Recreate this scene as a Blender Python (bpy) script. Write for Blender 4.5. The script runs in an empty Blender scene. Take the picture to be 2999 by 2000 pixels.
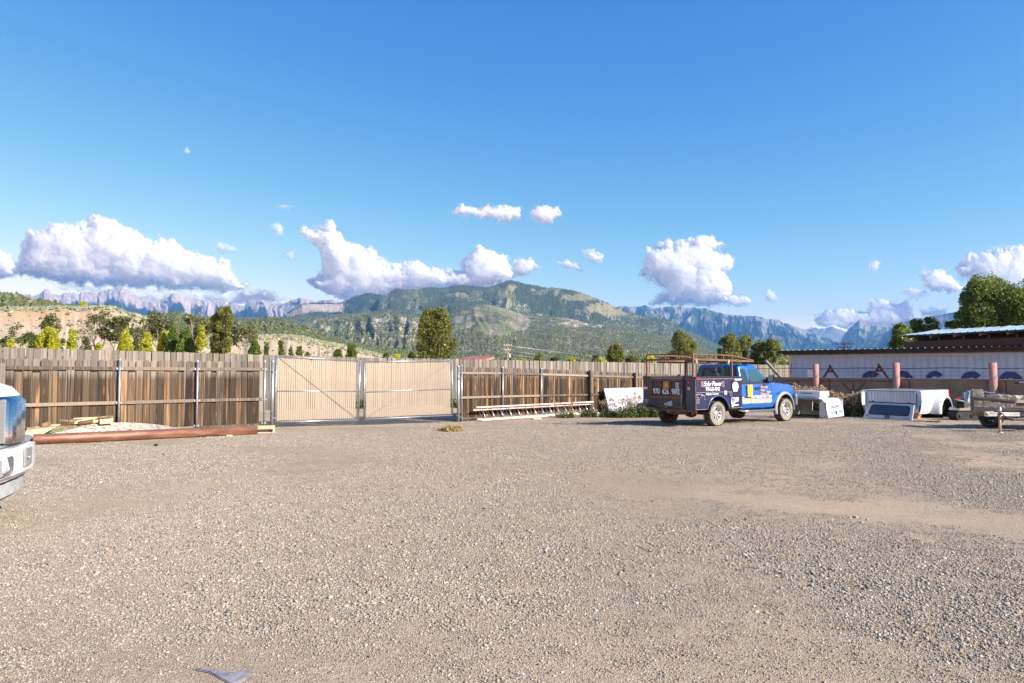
import bpy, bmesh, math, random
import numpy as np
from mathutils import Vector, Matrix, Euler

SC = bpy.context.scene
COL = SC.collection
PI = math.pi
R = math.radians

# ------------------------------------------------------------------ camera
HC = 1.75
PITCH = R(2.35)
cam_d = bpy.data.cameras.new('camera')
cam_d.sensor_width = 36.0
cam_d.lens = 24.01
cam_d.clip_start = 0.1
cam_d.clip_end = 90000
cam = bpy.data.objects.new('camera', cam_d)
cam.location = (0, 0, HC)
cam.rotation_euler = (PI / 2 + PITCH, 0, 0)
COL.objects.link(cam)
SC.camera = cam

# ------------------------------------------------------------------ sky + sun
SUN_EL = R(32)
SUN_AZ = R(120.5)
world = bpy.data.worlds.new('World')
SC.world = world
world.use_nodes = True
wn = world.node_tree
bg = wn.nodes['Background']
sky = wn.nodes.new('ShaderNodeTexSky')
sky.sky_type = 'NISHITA'
sky.sun_disc = False
sky.sun_elevation = SUN_EL
sky.sun_rotation = SUN_AZ
sky.altitude = 2100
sky.air_density = 1.0
sky.dust_density = 0.25
sky.ozone_density = 3.0
# photographic response of the camera to the sky, channel by channel
sep = wn.nodes.new('ShaderNodeSeparateColor'); wn.links.new(sky.outputs[0], sep.inputs[0])
com = wn.nodes.new('ShaderNodeCombineColor')
KS = 0.12 * 2 ** 0.85
for ch, (ga, gp) in enumerate(((2.6, 2.1), (1.22, 1.22), (0.98, 0.42))):
    pw = wn.nodes.new('ShaderNodeMath'); pw.operation = 'POWER'; pw.inputs[1].default_value = gp
    m1 = wn.nodes.new('ShaderNodeMath'); m1.operation = 'MULTIPLY'; m1.inputs[1].default_value = KS
    m2 = wn.nodes.new('ShaderNodeMath'); m2.operation = 'MULTIPLY'; m2.inputs[1].default_value = ga / KS
    wn.links.new(sep.outputs[ch], m1.inputs[0]); wn.links.new(m1.outputs[0], pw.inputs[0]); wn.links.new(pw.outputs[0], m2.inputs[0]); wn.links.new(m2.outputs[0], com.inputs[ch])
wn.links.new(com.outputs[0], bg.inputs[0])
bg.inputs[1].default_value = 0.09
SUNV = Vector((math.sin(SUN_AZ) * math.cos(SUN_EL), math.cos(SUN_AZ) * math.cos(SUN_EL), math.sin(SUN_EL)))
sun_d = bpy.data.lights.new('sun', 'SUN')
sun_d.energy = 5.0
sun_d.angle = R(0.5)
sun_d.color = (1.0, 0.945, 0.855)
sun = bpy.data.objects.new('sun', sun_d)
sun.rotation_euler = SUNV.to_track_quat('Z', 'Y').to_euler()
sun.location = (30, -20, 40)
COL.objects.link(sun)
SC.view_settings.view_transform = 'Standard'
SC.view_settings.look = 'None'
SC.view_settings.gamma = 1
SC.view_settings.use_curve_mapping = False
SC.view_settings.exposure = 1.1
SC.render.engine = 'CYCLES'
cy = SC.cycles
cy.use_denoising = True
cy.max_bounces = 6
cy.diffuse_bounces = 3
cy.glossy_bounces = 3
cy.transmission_bounces = 4
cy.volume_bounces = 0
cy.transparent_max_bounces = 28
cy.caustics_reflective = False
cy.caustics_refractive = False

# ------------------------------------------------------------------ reading the photo: a pixel of the 2999x2000 frame and a depth give a point
CP, SP = math.cos(PITCH), math.sin(PITCH)
def P(px, py, Y):
    u = (px - 1499.5) / 2000.0; v = -(py - 1000.0) / 2000.0
    dy = CP - v * SP; dz = SP + v * CP
    k = Y / dy
    return Vector((u * k, Y, HC + dz * k))
def smooth(a, b, x):
    t = np.clip((np.asarray(x, float) - a) / (b - a), 0, 1)
    return t * t * (3 - 2 * t)
def gz(x, y):
    x = np.asarray(x, float); y = np.asarray(y, float)
    s = smooth(19.5, 26, y - .35 * np.maximum(x, 0))
    d = -.68 * (x + 9) + .735 * (y - 19.5)
    g = -.22 * s + .25 * smooth(1.5, 5, d) * s * (1 - smooth(2, 9, x))
    return g
def gzf(x, y): return float(gz(x, y))
def G(px, py):
    u = (px - 1499.5) / 2000.0; v = -(py - 1000.0) / 2000.0
    dy = CP - v * SP; dz = SP + v * CP
    z = 0.0
    for _ in range(12):
        k = (z - HC) / dz
        z = gzf(u * k, dy * k)
    return Vector((u * k, dy * k, z))

# ------------------------------------------------------------------ noise
_rs = np.random.RandomState(7)
_T = _rs.rand(256, 256)
def vnoise(x, y):
    x = np.asarray(x, float); y = np.asarray(y, float)
    xi = np.floor(x).astype(int); yi = np.floor(y).astype(int)
    fx = x - xi; fy = y - yi
    fx = fx * fx * (3 - 2 * fx); fy = fy * fy * (3 - 2 * fy)
    a = _T[xi & 255, yi & 255]; b = _T[(xi + 1) & 255, yi & 255]
    c = _T[xi & 255, (yi + 1) & 255]; d = _T[(xi + 1) & 255, (yi + 1) & 255]
    return (a * (1 - fx) + b * fx) * (1 - fy) + (c * (1 - fx) + d * fx) * fy
def fbm(x, y, o=4, g=.5):
    s = 0; a = 1; t = 0
    for k in range(o):
        s = s + a * vnoise(x * 2 ** k + 17.3 * k, y * 2 ** k + 9.1 * k); t += a; a *= g
    return s / t
def ridged(x, y, o=4):
    s = 0; a = 1; t = 0
    for k in range(o):
        s = s + a * (1 - np.abs(2 * vnoise(x * 2 ** k + 31.7 * k, y * 2 ** k + 5.3 * k) - 1)); t += a; a *= .5
    return s / t

# ------------------------------------------------------------------ materials
class NT:
    def __init__(s, name):
        s.m = bpy.data.materials.new(name); s.m.use_nodes = True
        s.t = s.m.node_tree; s.n = s.t.nodes; s.b = s.n['Principled BSDF']; s.out = s.n['Material Output']
        s._c = None
    def node(s, ty, **kw):
        n = s.n.new(ty)
        for k, v in kw.items():
            if k.startswith('i_'):
                n.inputs[k[2:].replace('_', ' ')].default_value = v
            else: setattr(n, k, v)
        return n
    def link(s, a, b): s.t.links.new(a, b)
    def coord(s):
        if s._c is None: s._c = s.node('ShaderNodeTexCoord').outputs['Object']
        return s._c
    def mapping(s, scale, src=None, off=None):
        n = s.node('ShaderNodeVectorMath', operation='MULTIPLY'); s.link(src or s.coord(), n.inputs[0]); n.inputs[1].default_value = scale
        if off is not None:
            a = s.node('ShaderNodeVectorMath', operation='ADD'); s.link(n.outputs[0], a.inputs[0]); s.link(off, a.inputs[1]); return a.outputs[0]
        return n.outputs[0]
    def noise(s, scale, vec=None, detail=4, rough=.6, dist=0):
        n = s.node('ShaderNodeTexNoise'); n.inputs['Scale'].default_value = scale; n.inputs['Detail'].default_value = detail
        n.inputs['Roughness'].default_value = rough; n.inputs['Distortion'].default_value = dist
        s.link(vec or s.coord(), n.inputs['Vector']); return n.outputs['Fac']
    def ramp(s, fac, stops, interp='LINEAR'):
        n = s.node('ShaderNodeValToRGB'); n.color_ramp.interpolation = interp
        e = n.color_ramp.elements
        while len(e) < len(stops): e.new(0.5)
        for q, (p, c) in zip(e, stops):
            q.position = p; q.color = (c[0], c[1], c[2], 1) if hasattr(c, '__len__') else (c, c, c, 1)
        s.link(fac, n.inputs[0]); return n.outputs[0]
    def mix(s, f, a, b, mode='MIX'):
        n = s.node('ShaderNodeMix', data_type='RGBA', blend_type=mode)
        for k, v in ((0, f), (6, a), (7, b)):
            if hasattr(v, 'links'): s.link(v, n.inputs[k])
            elif k == 0: n.inputs[0].default_value = v
            else: n.inputs[k].default_value = (v[0], v[1], v[2], 1)
        return n.outputs[2]
    def math(s, op, a, b=0.0):
        n = s.node('ShaderNodeMath', operation=op)
        for k, v in ((0, a), (1, b)):
            if hasattr(v, 'links'): s.link(v, n.inputs[k])
            else: n.inputs[k].default_value = v
        return n.outputs[0]
    def col(s, c):
        if hasattr(c, 'links'): s.link(c, s.b.inputs['Base Color'])
        else: s.b.inputs['Base Color'].default_value = (c[0], c[1], c[2], 1)
    def bump(s, h, strength=.3, dist=.02):
        n = s.node('ShaderNodeBump'); n.inputs['Strength'].default_value = strength; n.inputs['Distance'].default_value = dist
        s.link(h, n.inputs['Height']); s.link(n.outputs[0], s.b.inputs['Normal'])
    def set(s, **kw):
        for k, v in kw.items():
            k = k.replace('_', ' ')
            if hasattr(v, 'links'): s.link(v, s.b.inputs[k])
            else: s.b.inputs[k].default_value = v

def mat(name, c, rough=.6, metal=0, c2=None, scale=6, lo=.4, hi=.65, detail=5, bump=0, coat=0, vec=None, spec=None):
    s = NT(name)
    if c2 is not None:
        f = s.noise(scale, s.mapping(vec) if vec else None, detail)
        s.col(s.ramp(f, [(lo, c), (hi, c2)]))
    else:
        f = s.noise(scale, None, 3)
        d = (c[0] * .88, c[1] * .88, c[2] * .88)
        s.col(s.ramp(f, [(.35, d), (.65, c)]))
    s.set(Roughness=rough, Metallic=metal)
    if coat: s.set(Coat_Weight=coat, Coat_Roughness=.05)
    if spec is not None: s.b.inputs['Specular IOR Level'].default_value = spec
    if bump: s.bump(f, bump)
    return s.m

# ------------------------------------------------------------------ objects
def tag(o, label=None, cat=None, group=None, kind=None):
    if label: o['label'] = label
    if cat: o['category'] = cat
    if group: o['group'] = group
    if kind: o['kind'] = kind
    return o
def empty(name, loc=(0, 0, 0), rz=0, label=None, cat=None, group=None):
    o = bpy.data.objects.new(name, None); COL.objects.link(o)
    o.location = loc; o.rotation_euler = (0, 0, rz); o.empty_display_size = .2
    return tag(o, label, cat, group)
def link(name, me, parent=None, loc=None, rot=None, scale=None):
    o = bpy.data.objects.new(name, me); COL.objects.link(o)
    if parent is not None: o.parent = parent
    if loc is not None: o.location = loc
    if rot is not None: o.rotation_euler = rot
    if scale is not None: o.scale = scale
    return o
def np_mesh(name, V, F, m=None, smooth_=False, cols=None):
    V = np.asarray(V, np.float32); F = np.asarray(F, np.int32)
    me = bpy.data.meshes.new(name)
    me.vertices.add(len(V)); me.vertices.foreach_set('co', V.ravel())
    nf, k = F.shape
    me.loops.add(nf * k); me.loops.foreach_set('vertex_index', F.ravel())
    me.polygons.add(nf); me.polygons.foreach_set('loop_start', np.arange(0, nf * k, k, dtype=np.int32))
    me.polygons.foreach_set('loop_total', np.full(nf, k, np.int32))
    if smooth_: me.polygons.foreach_set('use_smooth', np.ones(nf, bool))
    if cols is not None:
        a = me.color_attributes.new('Col', 'FLOAT_COLOR', 'POINT')
        c4 = np.ones((len(V), 4), np.float32); c4[:, :3] = cols; a.data.foreach_set('color', c4.ravel())
    me.update(calc_edges=True)
    if m: me.materials.append(m)
    return me

class MB:
    """collects simple shapes and builds ONE mesh"""
    def __init__(s): s.v = []; s.f = []; s.mi = []; s.cur = 0; s.sm = []; s.smooth = False
    def add(s, vs, fs):
        b = len(s.v); s.v += [tuple(p) for p in vs]
        for f in fs: s.f.append(tuple(b + i for i in f)); s.mi.append(s.cur); s.sm.append(s.smooth)
        return s
    def box(s, a, b, M=None, taper=None):
        (x0, y0, z0), (x1, y1, z1) = a, b
        vs = [Vector(p) for p in ((x0, y0, z0), (x1, y0, z0), (x1, y1, z0), (x0, y1, z0), (x0, y0, z1), (x1, y0, z1), (x1, y1, z1), (x0, y1, z1))]
        if M is not None: vs = [M @ p for p in vs]
        return s.add(vs, [(0, 3, 2, 1), (4, 5, 6, 7), (0, 1, 5, 4), (1, 2, 6, 5), (2, 3, 7, 6), (3, 0, 4, 7)])
    def bar(s, p0, p1, w, h, up=(0, 0, 1)):
        p0 = Vector(p0); p1 = Vector(p1); d = (p1 - p0).normalized(); u = Vector(up)
        if abs(d.dot(u)) > .99: u = Vector((1, 0, 0))
        a = d.cross(u).normalized() * w / 2; b = a.cross(d).normalized() * h / 2
        vs = [p0 - a - b, p0 + a - b, p0 + a + b, p0 - a + b, p1 - a - b, p1 + a - b, p1 + a + b, p1 - a + b]
        return s.add(vs, [(0, 3, 2, 1), (4, 5, 6, 7), (0, 1, 5, 4), (1, 2, 6, 5), (2, 3, 7, 6), (3, 0, 4, 7)])
    def tube(s, pts, r, n=8, caps=True, closed=False):
        pts = [Vector(p) for p in pts]; rs = r if hasattr(r, '__len__') else [r] * len(pts)
        vs = []; N = len(pts); prev = None
        for i, p in enumerate(pts):
            if closed: d = pts[(i + 1) % N] - pts[i - 1]
            else: d = pts[min(i + 1, N - 1)] - pts[max(i - 1, 0)]
            d.normalize()
            if prev is None:
                u = Vector((0, 0, 1)) if abs(d.z) < .9 else Vector((1, 0, 0)); a = d.cross(u).normalized()
            else:
                a = (prev - d * prev.dot(d)).normalized()
            prev = a; b = d.cross(a)
            for k in range(n):
                t = 2 * PI * k / n; vs.append(p + (a * math.cos(t) + b * math.sin(t)) * rs[i])
        fs = []
        for i in range(N if closed else N - 1):
            j = (i + 1) % N
            for k in range(n): fs.append((i * n + k, i * n + (k + 1) % n, j * n + (k + 1) % n, j * n + k))
        old = s.smooth; s.smooth = True; b0 = len(s.v); s.add(vs, fs); s.smooth = old
        if caps and not closed:
            s.f.append(tuple(b0 + k for k in reversed(range(n)))); s.mi.append(s.cur); s.sm.append(False)
            s.f.append(tuple(b0 + (N - 1) * n + k for k in range(n))); s.mi.append(s.cur); s.sm.append(False)
        return s
    def prism(s, pts, d0, d1, axis='y', fn=None):
        """pts: outline in the plane across axis (x,z for y; y,z for x; x,y for z), counter-clockwise"""
        n = len(pts); vs = []
        for d in (d0, d1):
            for a, b in pts:
                vs.append({'y': (a, d, b), 'x': (d, a, b), 'z': (a, b, d)}[axis])
        if fn: vs = [fn(*v) for v in vs]
        fs = [tuple(range(n)), tuple(range(2 * n - 1, n - 1, -1))]
        for i in range(n):
            j = (i + 1) % n; fs.append((j, i, n + i, n + j))
        return s.add(vs, fs)
    def lathe(s, prof, n=24, axis='y', c=(0, 0, 0), smooth=True):
        """prof: (radius, along axis)"""
        vs = []
        for r, h in prof:
            for k in range(n):
                t = 2 * PI * k / n; a, b = r * math.cos(t), r * math.sin(t)
                v = {'y': (a, h, b), 'x': (h, a, b), 'z': (a, b, h)}[axis]
                vs.append((v[0] + c[0], v[1] + c[1], v[2] + c[2]))
        fs = []
        for i in range(len(prof) - 1):
            for k in range(n): fs.append((i * n + k, i * n + (k + 1) % n, (i + 1) * n + (k + 1) % n, (i + 1) * n + k))
        old = s.smooth; s.smooth = smooth; s.add(vs, fs); s.smooth = old
        return s
    def loft(s, secs, closed=True, cap=True):
        n = len(secs[0]); vs = [p for q in secs for p in q]; fs = []
        for i in range(len(secs) - 1):
            for k in range(n if closed else n - 1):
                fs.append((i * n + k, i * n + (k + 1) % n, (i + 1) * n + (k + 1) % n, (i + 1) * n + k))
        if cap and closed: fs.append(tuple(reversed(range(n)))); fs.append(tuple((len(secs) - 1) * n + k for k in range(n)))
        return s.add(vs, fs)
    def mesh(s, name, mats, bevel=0, seg=2, sharp=40, recalc=True):
        me = bpy.data.meshes.new(name); me.from_pydata(s.v, [], s.f)
        ms = mats if isinstance(mats, (list, tuple)) else [mats]
        for m in ms: me.materials.append(m)
        me.polygons.foreach_set('material_index', s.mi)
        me.polygons.foreach_set('use_smooth', s.sm)
        me.update()
        if recalc or bevel:
            bm = bmesh.new(); bm.from_mesh(me)
            if recalc: bmesh.ops.recalc_face_normals(bm, faces=bm.faces)
            if bevel:
                bmesh.ops.remove_doubles(bm, verts=bm.verts, dist=1e-5)
                es = [e for e in bm.edges if len(e.link_faces) == 2 and e.calc_face_angle(0) > R(25)]
                bmesh.ops.bevel(bm, geom=es, offset=bevel, segments=seg, affect='EDGES', clamp_overlap=True)
                for f in bm.faces: f.smooth = True
            bm.to_mesh(me); bm.free()
            if bevel: me.set_sharp_from_angle(angle=R(sharp))
        return me
    def build(s, name, mats, parent=None, loc=None, rot=None, scale=None, **kw):
        return link(name, s.mesh(name, mats, **kw), parent, loc, rot, scale)
# ================================================================== GROUND
def ground_material():
    s = NT('gravel_ground')
    tc = s.node('ShaderNodeTexCoord')
    o = s.coord()
    big = s.noise(.35, None, 5, .6)
    mid = s.noise(2.2, None, 6, .65)
    fine = s.noise(38, None, 6, .75)
    dirt = s.ramp(big, [(.40, (.25, .205, .155)), (.52, (.30, .245, .185)), (.66, (.37, .285, .20))])
    peb = s.node('ShaderNodeTexVoronoi'); peb.inputs['Scale'].default_value = 52; s.link(o, peb.inputs['Vector'])
    peb2 = s.node('ShaderNodeTexVoronoi'); peb2.inputs['Scale'].default_value = 120; s.link(o, peb2.inputs['Vector'])
    hs = s.node('ShaderNodeSeparateColor'); s.link(peb.outputs['Color'], hs.inputs[0])
    stone = s.ramp(hs.outputs[0], [(0, (.12, .11, .10)), (.25, (.24, .21, .175)), (.55, (.32, .285, .235)), (.8, (.36, .27, .21)), (1, (.46, .42, .36))])
    f = s.math('MULTIPLY', s.ramp(fine, [(.35, 0.0), (.6, 1.0)]), s.ramp(mid, [(.35, .35), (.62, 1.0)]))
    c = s.mix(s.math('MULTIPLY', f, .85), dirt, stone)
    # damp reddish dirt streaks in the worn wheel track
    st = s.noise(1.0, s.mapping((.25, .9, 1)), 6, .7)
    red = s.ramp(st, [(.60, 0.0), (.70, .55)])
    c = s.mix(red, c, (.36, .235, .14))
    # dry grass and field beyond the yard
    ln = s.node('ShaderNodeVectorMath', operation='LENGTH'); s.link(o, ln.inputs[0])
    fr_ = s.node('ShaderNodeMapRange'); fr_.inputs['From Min'].default_value = 62; fr_.inputs['From Max'].default_value = 74; s.link(ln.outputs['Value'], fr_.inputs['Value'])
    c = s.mix(fr_.outputs[0], c, s.ramp(s.noise(.12, None, 6, .7), [(.35, (.10, .12, .045)), (.55, (.19, .17, .07)), (.7, (.26, .21, .11))]))
    dk = s.ramp(s.noise(70, None, 3, .8), [(.36, .30), (.45, 1.0)])
    c = s.mix(.8, c, dk, 'MULTIPLY')
    s.col(s.mix(1.0, c, (1.28, 1.18, 1.07), 'MULTIPLY')); s.set(Roughness=.95); s.b.inputs['Specular IOR Level'].default_value = .15
    h = s.math('ADD', s.math('MULTIPLY', peb.outputs['Distance'], -.8), s.math('MULTIPLY', peb2.outputs['Distance'], -.9))
    h = s.math('ADD', h, s.math('MULTIPLY', fine, .8))
    s.bump(h, .8, .011)
    return s.m
GM = ground_material()
def axis_pts(lo, hi, step, far):
    a = list(np.arange(lo, hi, step)); d = step; x = hi
    up = []
    while x < far: up.append(x); d *= 1.28; x += d
    up.append(far); dn = []; d = step; x = lo - step
    while x > -far: dn.append(x); d *= 1.28; x -= d
    dn.append(-far)
    return np.array(dn[::-1] + a + up)
def yard_h(x, y):
    n = 0.030 * (fbm(x * .8 + 50, y * .8 + 50, 3) - .5) + .012 * (fbm(x * 4, y * 4, 3) - .5)
    # a shallow rut crossing the right foreground
    d = (x - 1.5) * .55 + (y - 10.5) * .83
    n = n - .03 * np.exp(-(d / .35) ** 2) * smooth(1, 4, x)
    return n * smooth(2.2, 3.2, y) * (1 - smooth(30, 60, np.abs(y))) + gz(x, y)
xs = axis_pts(-24, 26, .2, 21000); ys = axis_pts(2.4, 40, .2, 21000)
GX, GY = np.meshgrid(xs, ys)
GZ = yard_h(GX, GY)
V = np.stack([GX, GY, GZ], -1).reshape(-1, 3)
nx, ny = len(xs), len(ys)
I = (np.arange(ny - 1)[:, None] * nx + np.arange(nx - 1)[None]).ravel()
F = np.stack([I, I + 1, I + nx + 1, I + nx], 1)
ground = link('ground', np_mesh('ground', V, F, GM, True)); tag(ground, 'pale grey gravel yard with worn dirt tracks', kind='structure')

# ------------------------------------------------------------------ loose stones: clusters instanced by geometry nodes
def stone_mat():
    s = NT('stone')
    a = s.node('ShaderNodeAttribute'); a.attribute_name = 'rnd'
    oi = s.node('ShaderNodeObjectInfo')
    r = s.math('FRACT', s.math('ADD', a.outputs['Fac'], oi.outputs['Random']))
    c = s.ramp(r, [(0, (.12, .115, .115)), (.16, (.21, .20, .18)), (.32, (.31, .28, .24)), (.48, (.26, .26, .235)), (.62, (.37, .29, .225)), (.74, (.23, .17, .145)), (.86, (.34, .31, .27)), (.95, (.48, .45, .40)), (1, (.20, .19, .18))])
    n = s.noise(60, None, 3)
    s.col(s.mix(1.0, s.mix(.35, c, s.ramp(n, [(.3, .5), (.7, 1.0)]), 'MULTIPLY'), (1.14, 1.06, .98), 'MULTIPLY')); s.set(Roughness=.85); s.b.inputs['Specular IOR Level'].default_value = .25
    return s.m
SM = stone_mat()
def stone_cluster(k, n, rad, smin, smax, seed):
    rs = np.random.RandomState(seed)
    bm = bmesh.new(); bmesh.ops.create_icosphere(bm, subdivisions=1, radius=1)
    bv = np.array([v.co[:] for v in bm.verts]); bf = np.array([[v.index for v in f.verts] for f in bm.faces]); bm.free()
    Vs = []; Fs = []; C = []
    for i in range(n):
        sz = smin + (smax - smin) * rs.rand() ** 2.6
        v = bv * (1 + .28 * rs.randn(len(bv), 1)).clip(.6, 1.5)
        v = v * np.array([1.0, rs.uniform(.6, 1), rs.uniform(.35, .75)]) * sz
        e = Euler((rs.uniform(-.5, .5), rs.uniform(-.5, .5), rs.uniform(0, 6.28))).to_matrix()
        v = v @ np.array(e).T
        a = rs.uniform(0, 6.28); rr = rad * math.sqrt(rs.rand())
        v += [rr * math.cos(a), rr * math.sin(a), sz * .18]
        Fs.append(bf + len(bv) * i); Vs.append(v); C += [rs.rand()] * len(bv)
    me = np_mesh('stone_cluster', np.concatenate(Vs), np.concatenate(Fs), SM)
    at = me.attributes.new('rnd', 'FLOAT', 'POINT'); at.data.foreach_set('value', np.array(C, np.float32))
    return bpy.data.objects.new('stone_cluster', me)
def gravel(name, label, PTS, kinds, seed, smin=.7, smax=1.3):
    src = bpy.data.collections.new(name + '_source')
    for o in kinds: src.objects.link(o)
    rs = np.random.RandomState(seed)
    me = bpy.data.meshes.new(name); me.vertices.add(len(PTS)); me.vertices.foreach_set('co', PTS.astype(np.float32).ravel())
    me.update()
    ob = link(name, me); tag(ob, label, kind='stuff')
    t = bpy.data.node_groups.new(name, 'GeometryNodeTree')
    t.interface.new_socket('Geometry', in_out='INPUT', socket_type='NodeSocketGeometry')
    t.interface.new_socket('Geometry', in_out='OUTPUT', socket_type='NodeSocketGeometry')
    N = t.nodes; gi = N.new('NodeGroupInput'); go = N.new('NodeGroupOutput')
    ci = N.new('GeometryNodeCollectionInfo'); ci.inputs['Collection'].default_value = src; ci.inputs['Separate Children'].default_value = True; ci.inputs['Reset Children'].default_value = True
    ip = N.new('GeometryNodeInstanceOnPoints'); ip.inputs['Pick Instance'].default_value = True
    rv = N.new('FunctionNodeRandomValue'); rv.data_type = 'FLOAT_VECTOR'; rv.inputs[0].default_value = (0, 0, 0); rv.inputs[1].default_value = (0, 0, 6.283); rv.inputs['Seed'].default_value = seed
    rf = N.new('FunctionNodeRandomValue'); rf.data_type = 'FLOAT'; rf.inputs[2].default_value = smin; rf.inputs[3].default_value = smax; rf.inputs['Seed'].default_value = seed + 1
    t.links.new(gi.outputs[0], ip.inputs['Points']); t.links.new(ci.outputs[0], ip.inputs['Instance'])
    t.links.new(rv.outputs[0], ip.inputs['Rotation']); t.links.new(rf.outputs[1], ip.inputs['Scale'])
    t.links.new(ip.outputs[0], go.inputs[0])
    mo = ob.modifiers.new('scatter', 'NODES'); mo.node_group = t
    return ob
def scatter_pts(y0, y1, per, seed, thr, soft, freq=.55):
    rs = np.random.RandomState(seed)
    n = int(per * (y1 - y0) * 2 * (.82 * y1 + 3.5))
    Y = rs.uniform(y0, y1, n); X = rs.uniform(-1, 1, n) * (.82 * y1 + 3.5)
    k = np.abs(X) < .80 * Y + 3.5; X, Y = X[k], Y[k]
    d = fbm(X * freq + 3, Y * freq + 8, 4)
    track = np.exp(-(((X - 1.5) * .55 + (Y - 10.5) * .83) / .55) ** 2) * smooth(0, 3, X)
    right = .05 * smooth(-2, 7, X)
    p = smooth(thr - soft, thr + soft, d + right - .3 * track)
    k = rs.rand(len(X)) < p; X, Y = X[k], Y[k]
    return np.stack([X, Y, yard_h(X, Y)], 1)
small = [stone_cluster(i, 16, .075, .0035, .009, 100 + i) for i in range(8)]
medium = [stone_cluster(i, 15, .10, .005, .0145, 200 + i) for i in range(8)]
coarse = [stone_cluster(i, 9, .16, .009, .026, 300 + i) for i in range(6)]
gravel('gravel', 'fine grey gravel strewn over the yard', np.concatenate([scatter_pts(2.8, 10, 400, 1, .30, .14), scatter_pts(10, 18, 150, 11, .33, .12)]), small, 1)
gravel('gravel', 'mixed pebbles lying in loose patches', np.concatenate([scatter_pts(2.8, 12, 110, 2, .46, .09), scatter_pts(12, 26, 80, 12, .42, .12)]), medium, 2)
gravel('gravel', 'coarse cobbles scattered in the near gravel', np.concatenate([scatter_pts(2.8, 14, 16, 3, .56, .05), scatter_pts(14, 32, 14, 13, .46, .12), scatter_pts(2.8, 12, 1.2, 14, .2, .1)]), coarse, 3, .6, 1.2)

# ================================================================== TERRAIN
def attr_material(name, speck=1, sscale=.02, dark=.6, rough=1, c2=None, thr=.5):
    s = NT(name)
    a = s.node('ShaderNodeVertexColor'); a.layer_name = 'Col'
    n = s.noise(sscale, None, 8, .75)
    c = s.mix(speck, a.outputs[0], s.ramp(n, [(.36, dark), (.6, 1.15)]), 'MULTIPLY')
    if c2:
        n2 = s.noise(sscale * 2.7, None, 6, .7)
        c = s.mix(s.ramp(n2, [(thr, 0.0), (thr + .05, 1.0)]), c, c2)
    s.col(c); s.set(Roughness=rough); s.b.inputs['Specular IOR Level'].default_value = .05
    s.bump(n, .6, .25 / sscale * .02)
    return s.m
def terrain(name, label, pts, Yc, Yt, zt, nx, nt, shape, gul, colfn, m, crest_noise=0, seed=0, ext=(-1400, 4400), yvar=.06, gf=1.0):
    pts = np.array(pts, float)
    px = np.linspace(max(pts[0, 0], ext[0]), min(pts[-1, 0], ext[1]), nx)
    py = np.interp(px, pts[:, 0], pts[:, 1])
    if crest_noise: py = py + crest_noise * (fbm(px / 9 + seed, px * 0 + seed, 4, .6) - .5) * 2
    yc = Yc * (1 + yvar * (fbm(px / 160 + seed * 3.1, px * 0 + 4.2 + seed, 3) - .5) * 2)
    v = -(py - 1000) / 2000; zc = HC + (SP + v * CP) / (CP - v * SP) * yc
    t = np.concatenate([np.linspace(0, 1, nt), [1.03, 1.1, 1.3]])
    T, PXg = np.meshgrid(t, px, indexing='ij')
    Yg = Yt + (yc[None] - Yt) * T
    u = (PXg - 1499.5) / 2000
    Xg = u * Yg * 1.0008
    sh = np.where(T <= 1, shape(np.clip(T, 0, 1), PXg), 1 - (T - 1) * 1.6)
    W = PXg + 60 * (fbm(PXg / 90 + seed, T * 3 + seed, 3) - .5)
    gn = ridged(W / 55 * gf + seed * 1.7, T * 1.6 + seed, 5) - .55
    env = np.where(T < 1, np.sin(np.clip(T, 0, 1) ** .8 * PI) ** .8, 0)
    Zg = zt + (zc[None] - zt) * (sh + gul * gn * env)
    C = colfn(T, PXg, gn, Xg, Yg, Zg, seed)
    n0, n1 = T.shape
    I = (np.arange(n0 - 1)[:, None] * n1 + np.arange(n1 - 1)[None]).ravel()
    F = np.stack([I, I + 1, I + n1 + 1, I + n1], 1)
    V = np.stack([Xg, Yg, Zg], -1)
    me = np_mesh(name, V.reshape(-1, 3), F, m, True, C.reshape(-1, 3))
    o = link(name, me); tag(o, label, kind='structure')
    return V, C
def lerp(a, b, f): f = np.asarray(f)[..., None]; return np.array(a) * (1 - f) + np.array(b) * f
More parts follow.
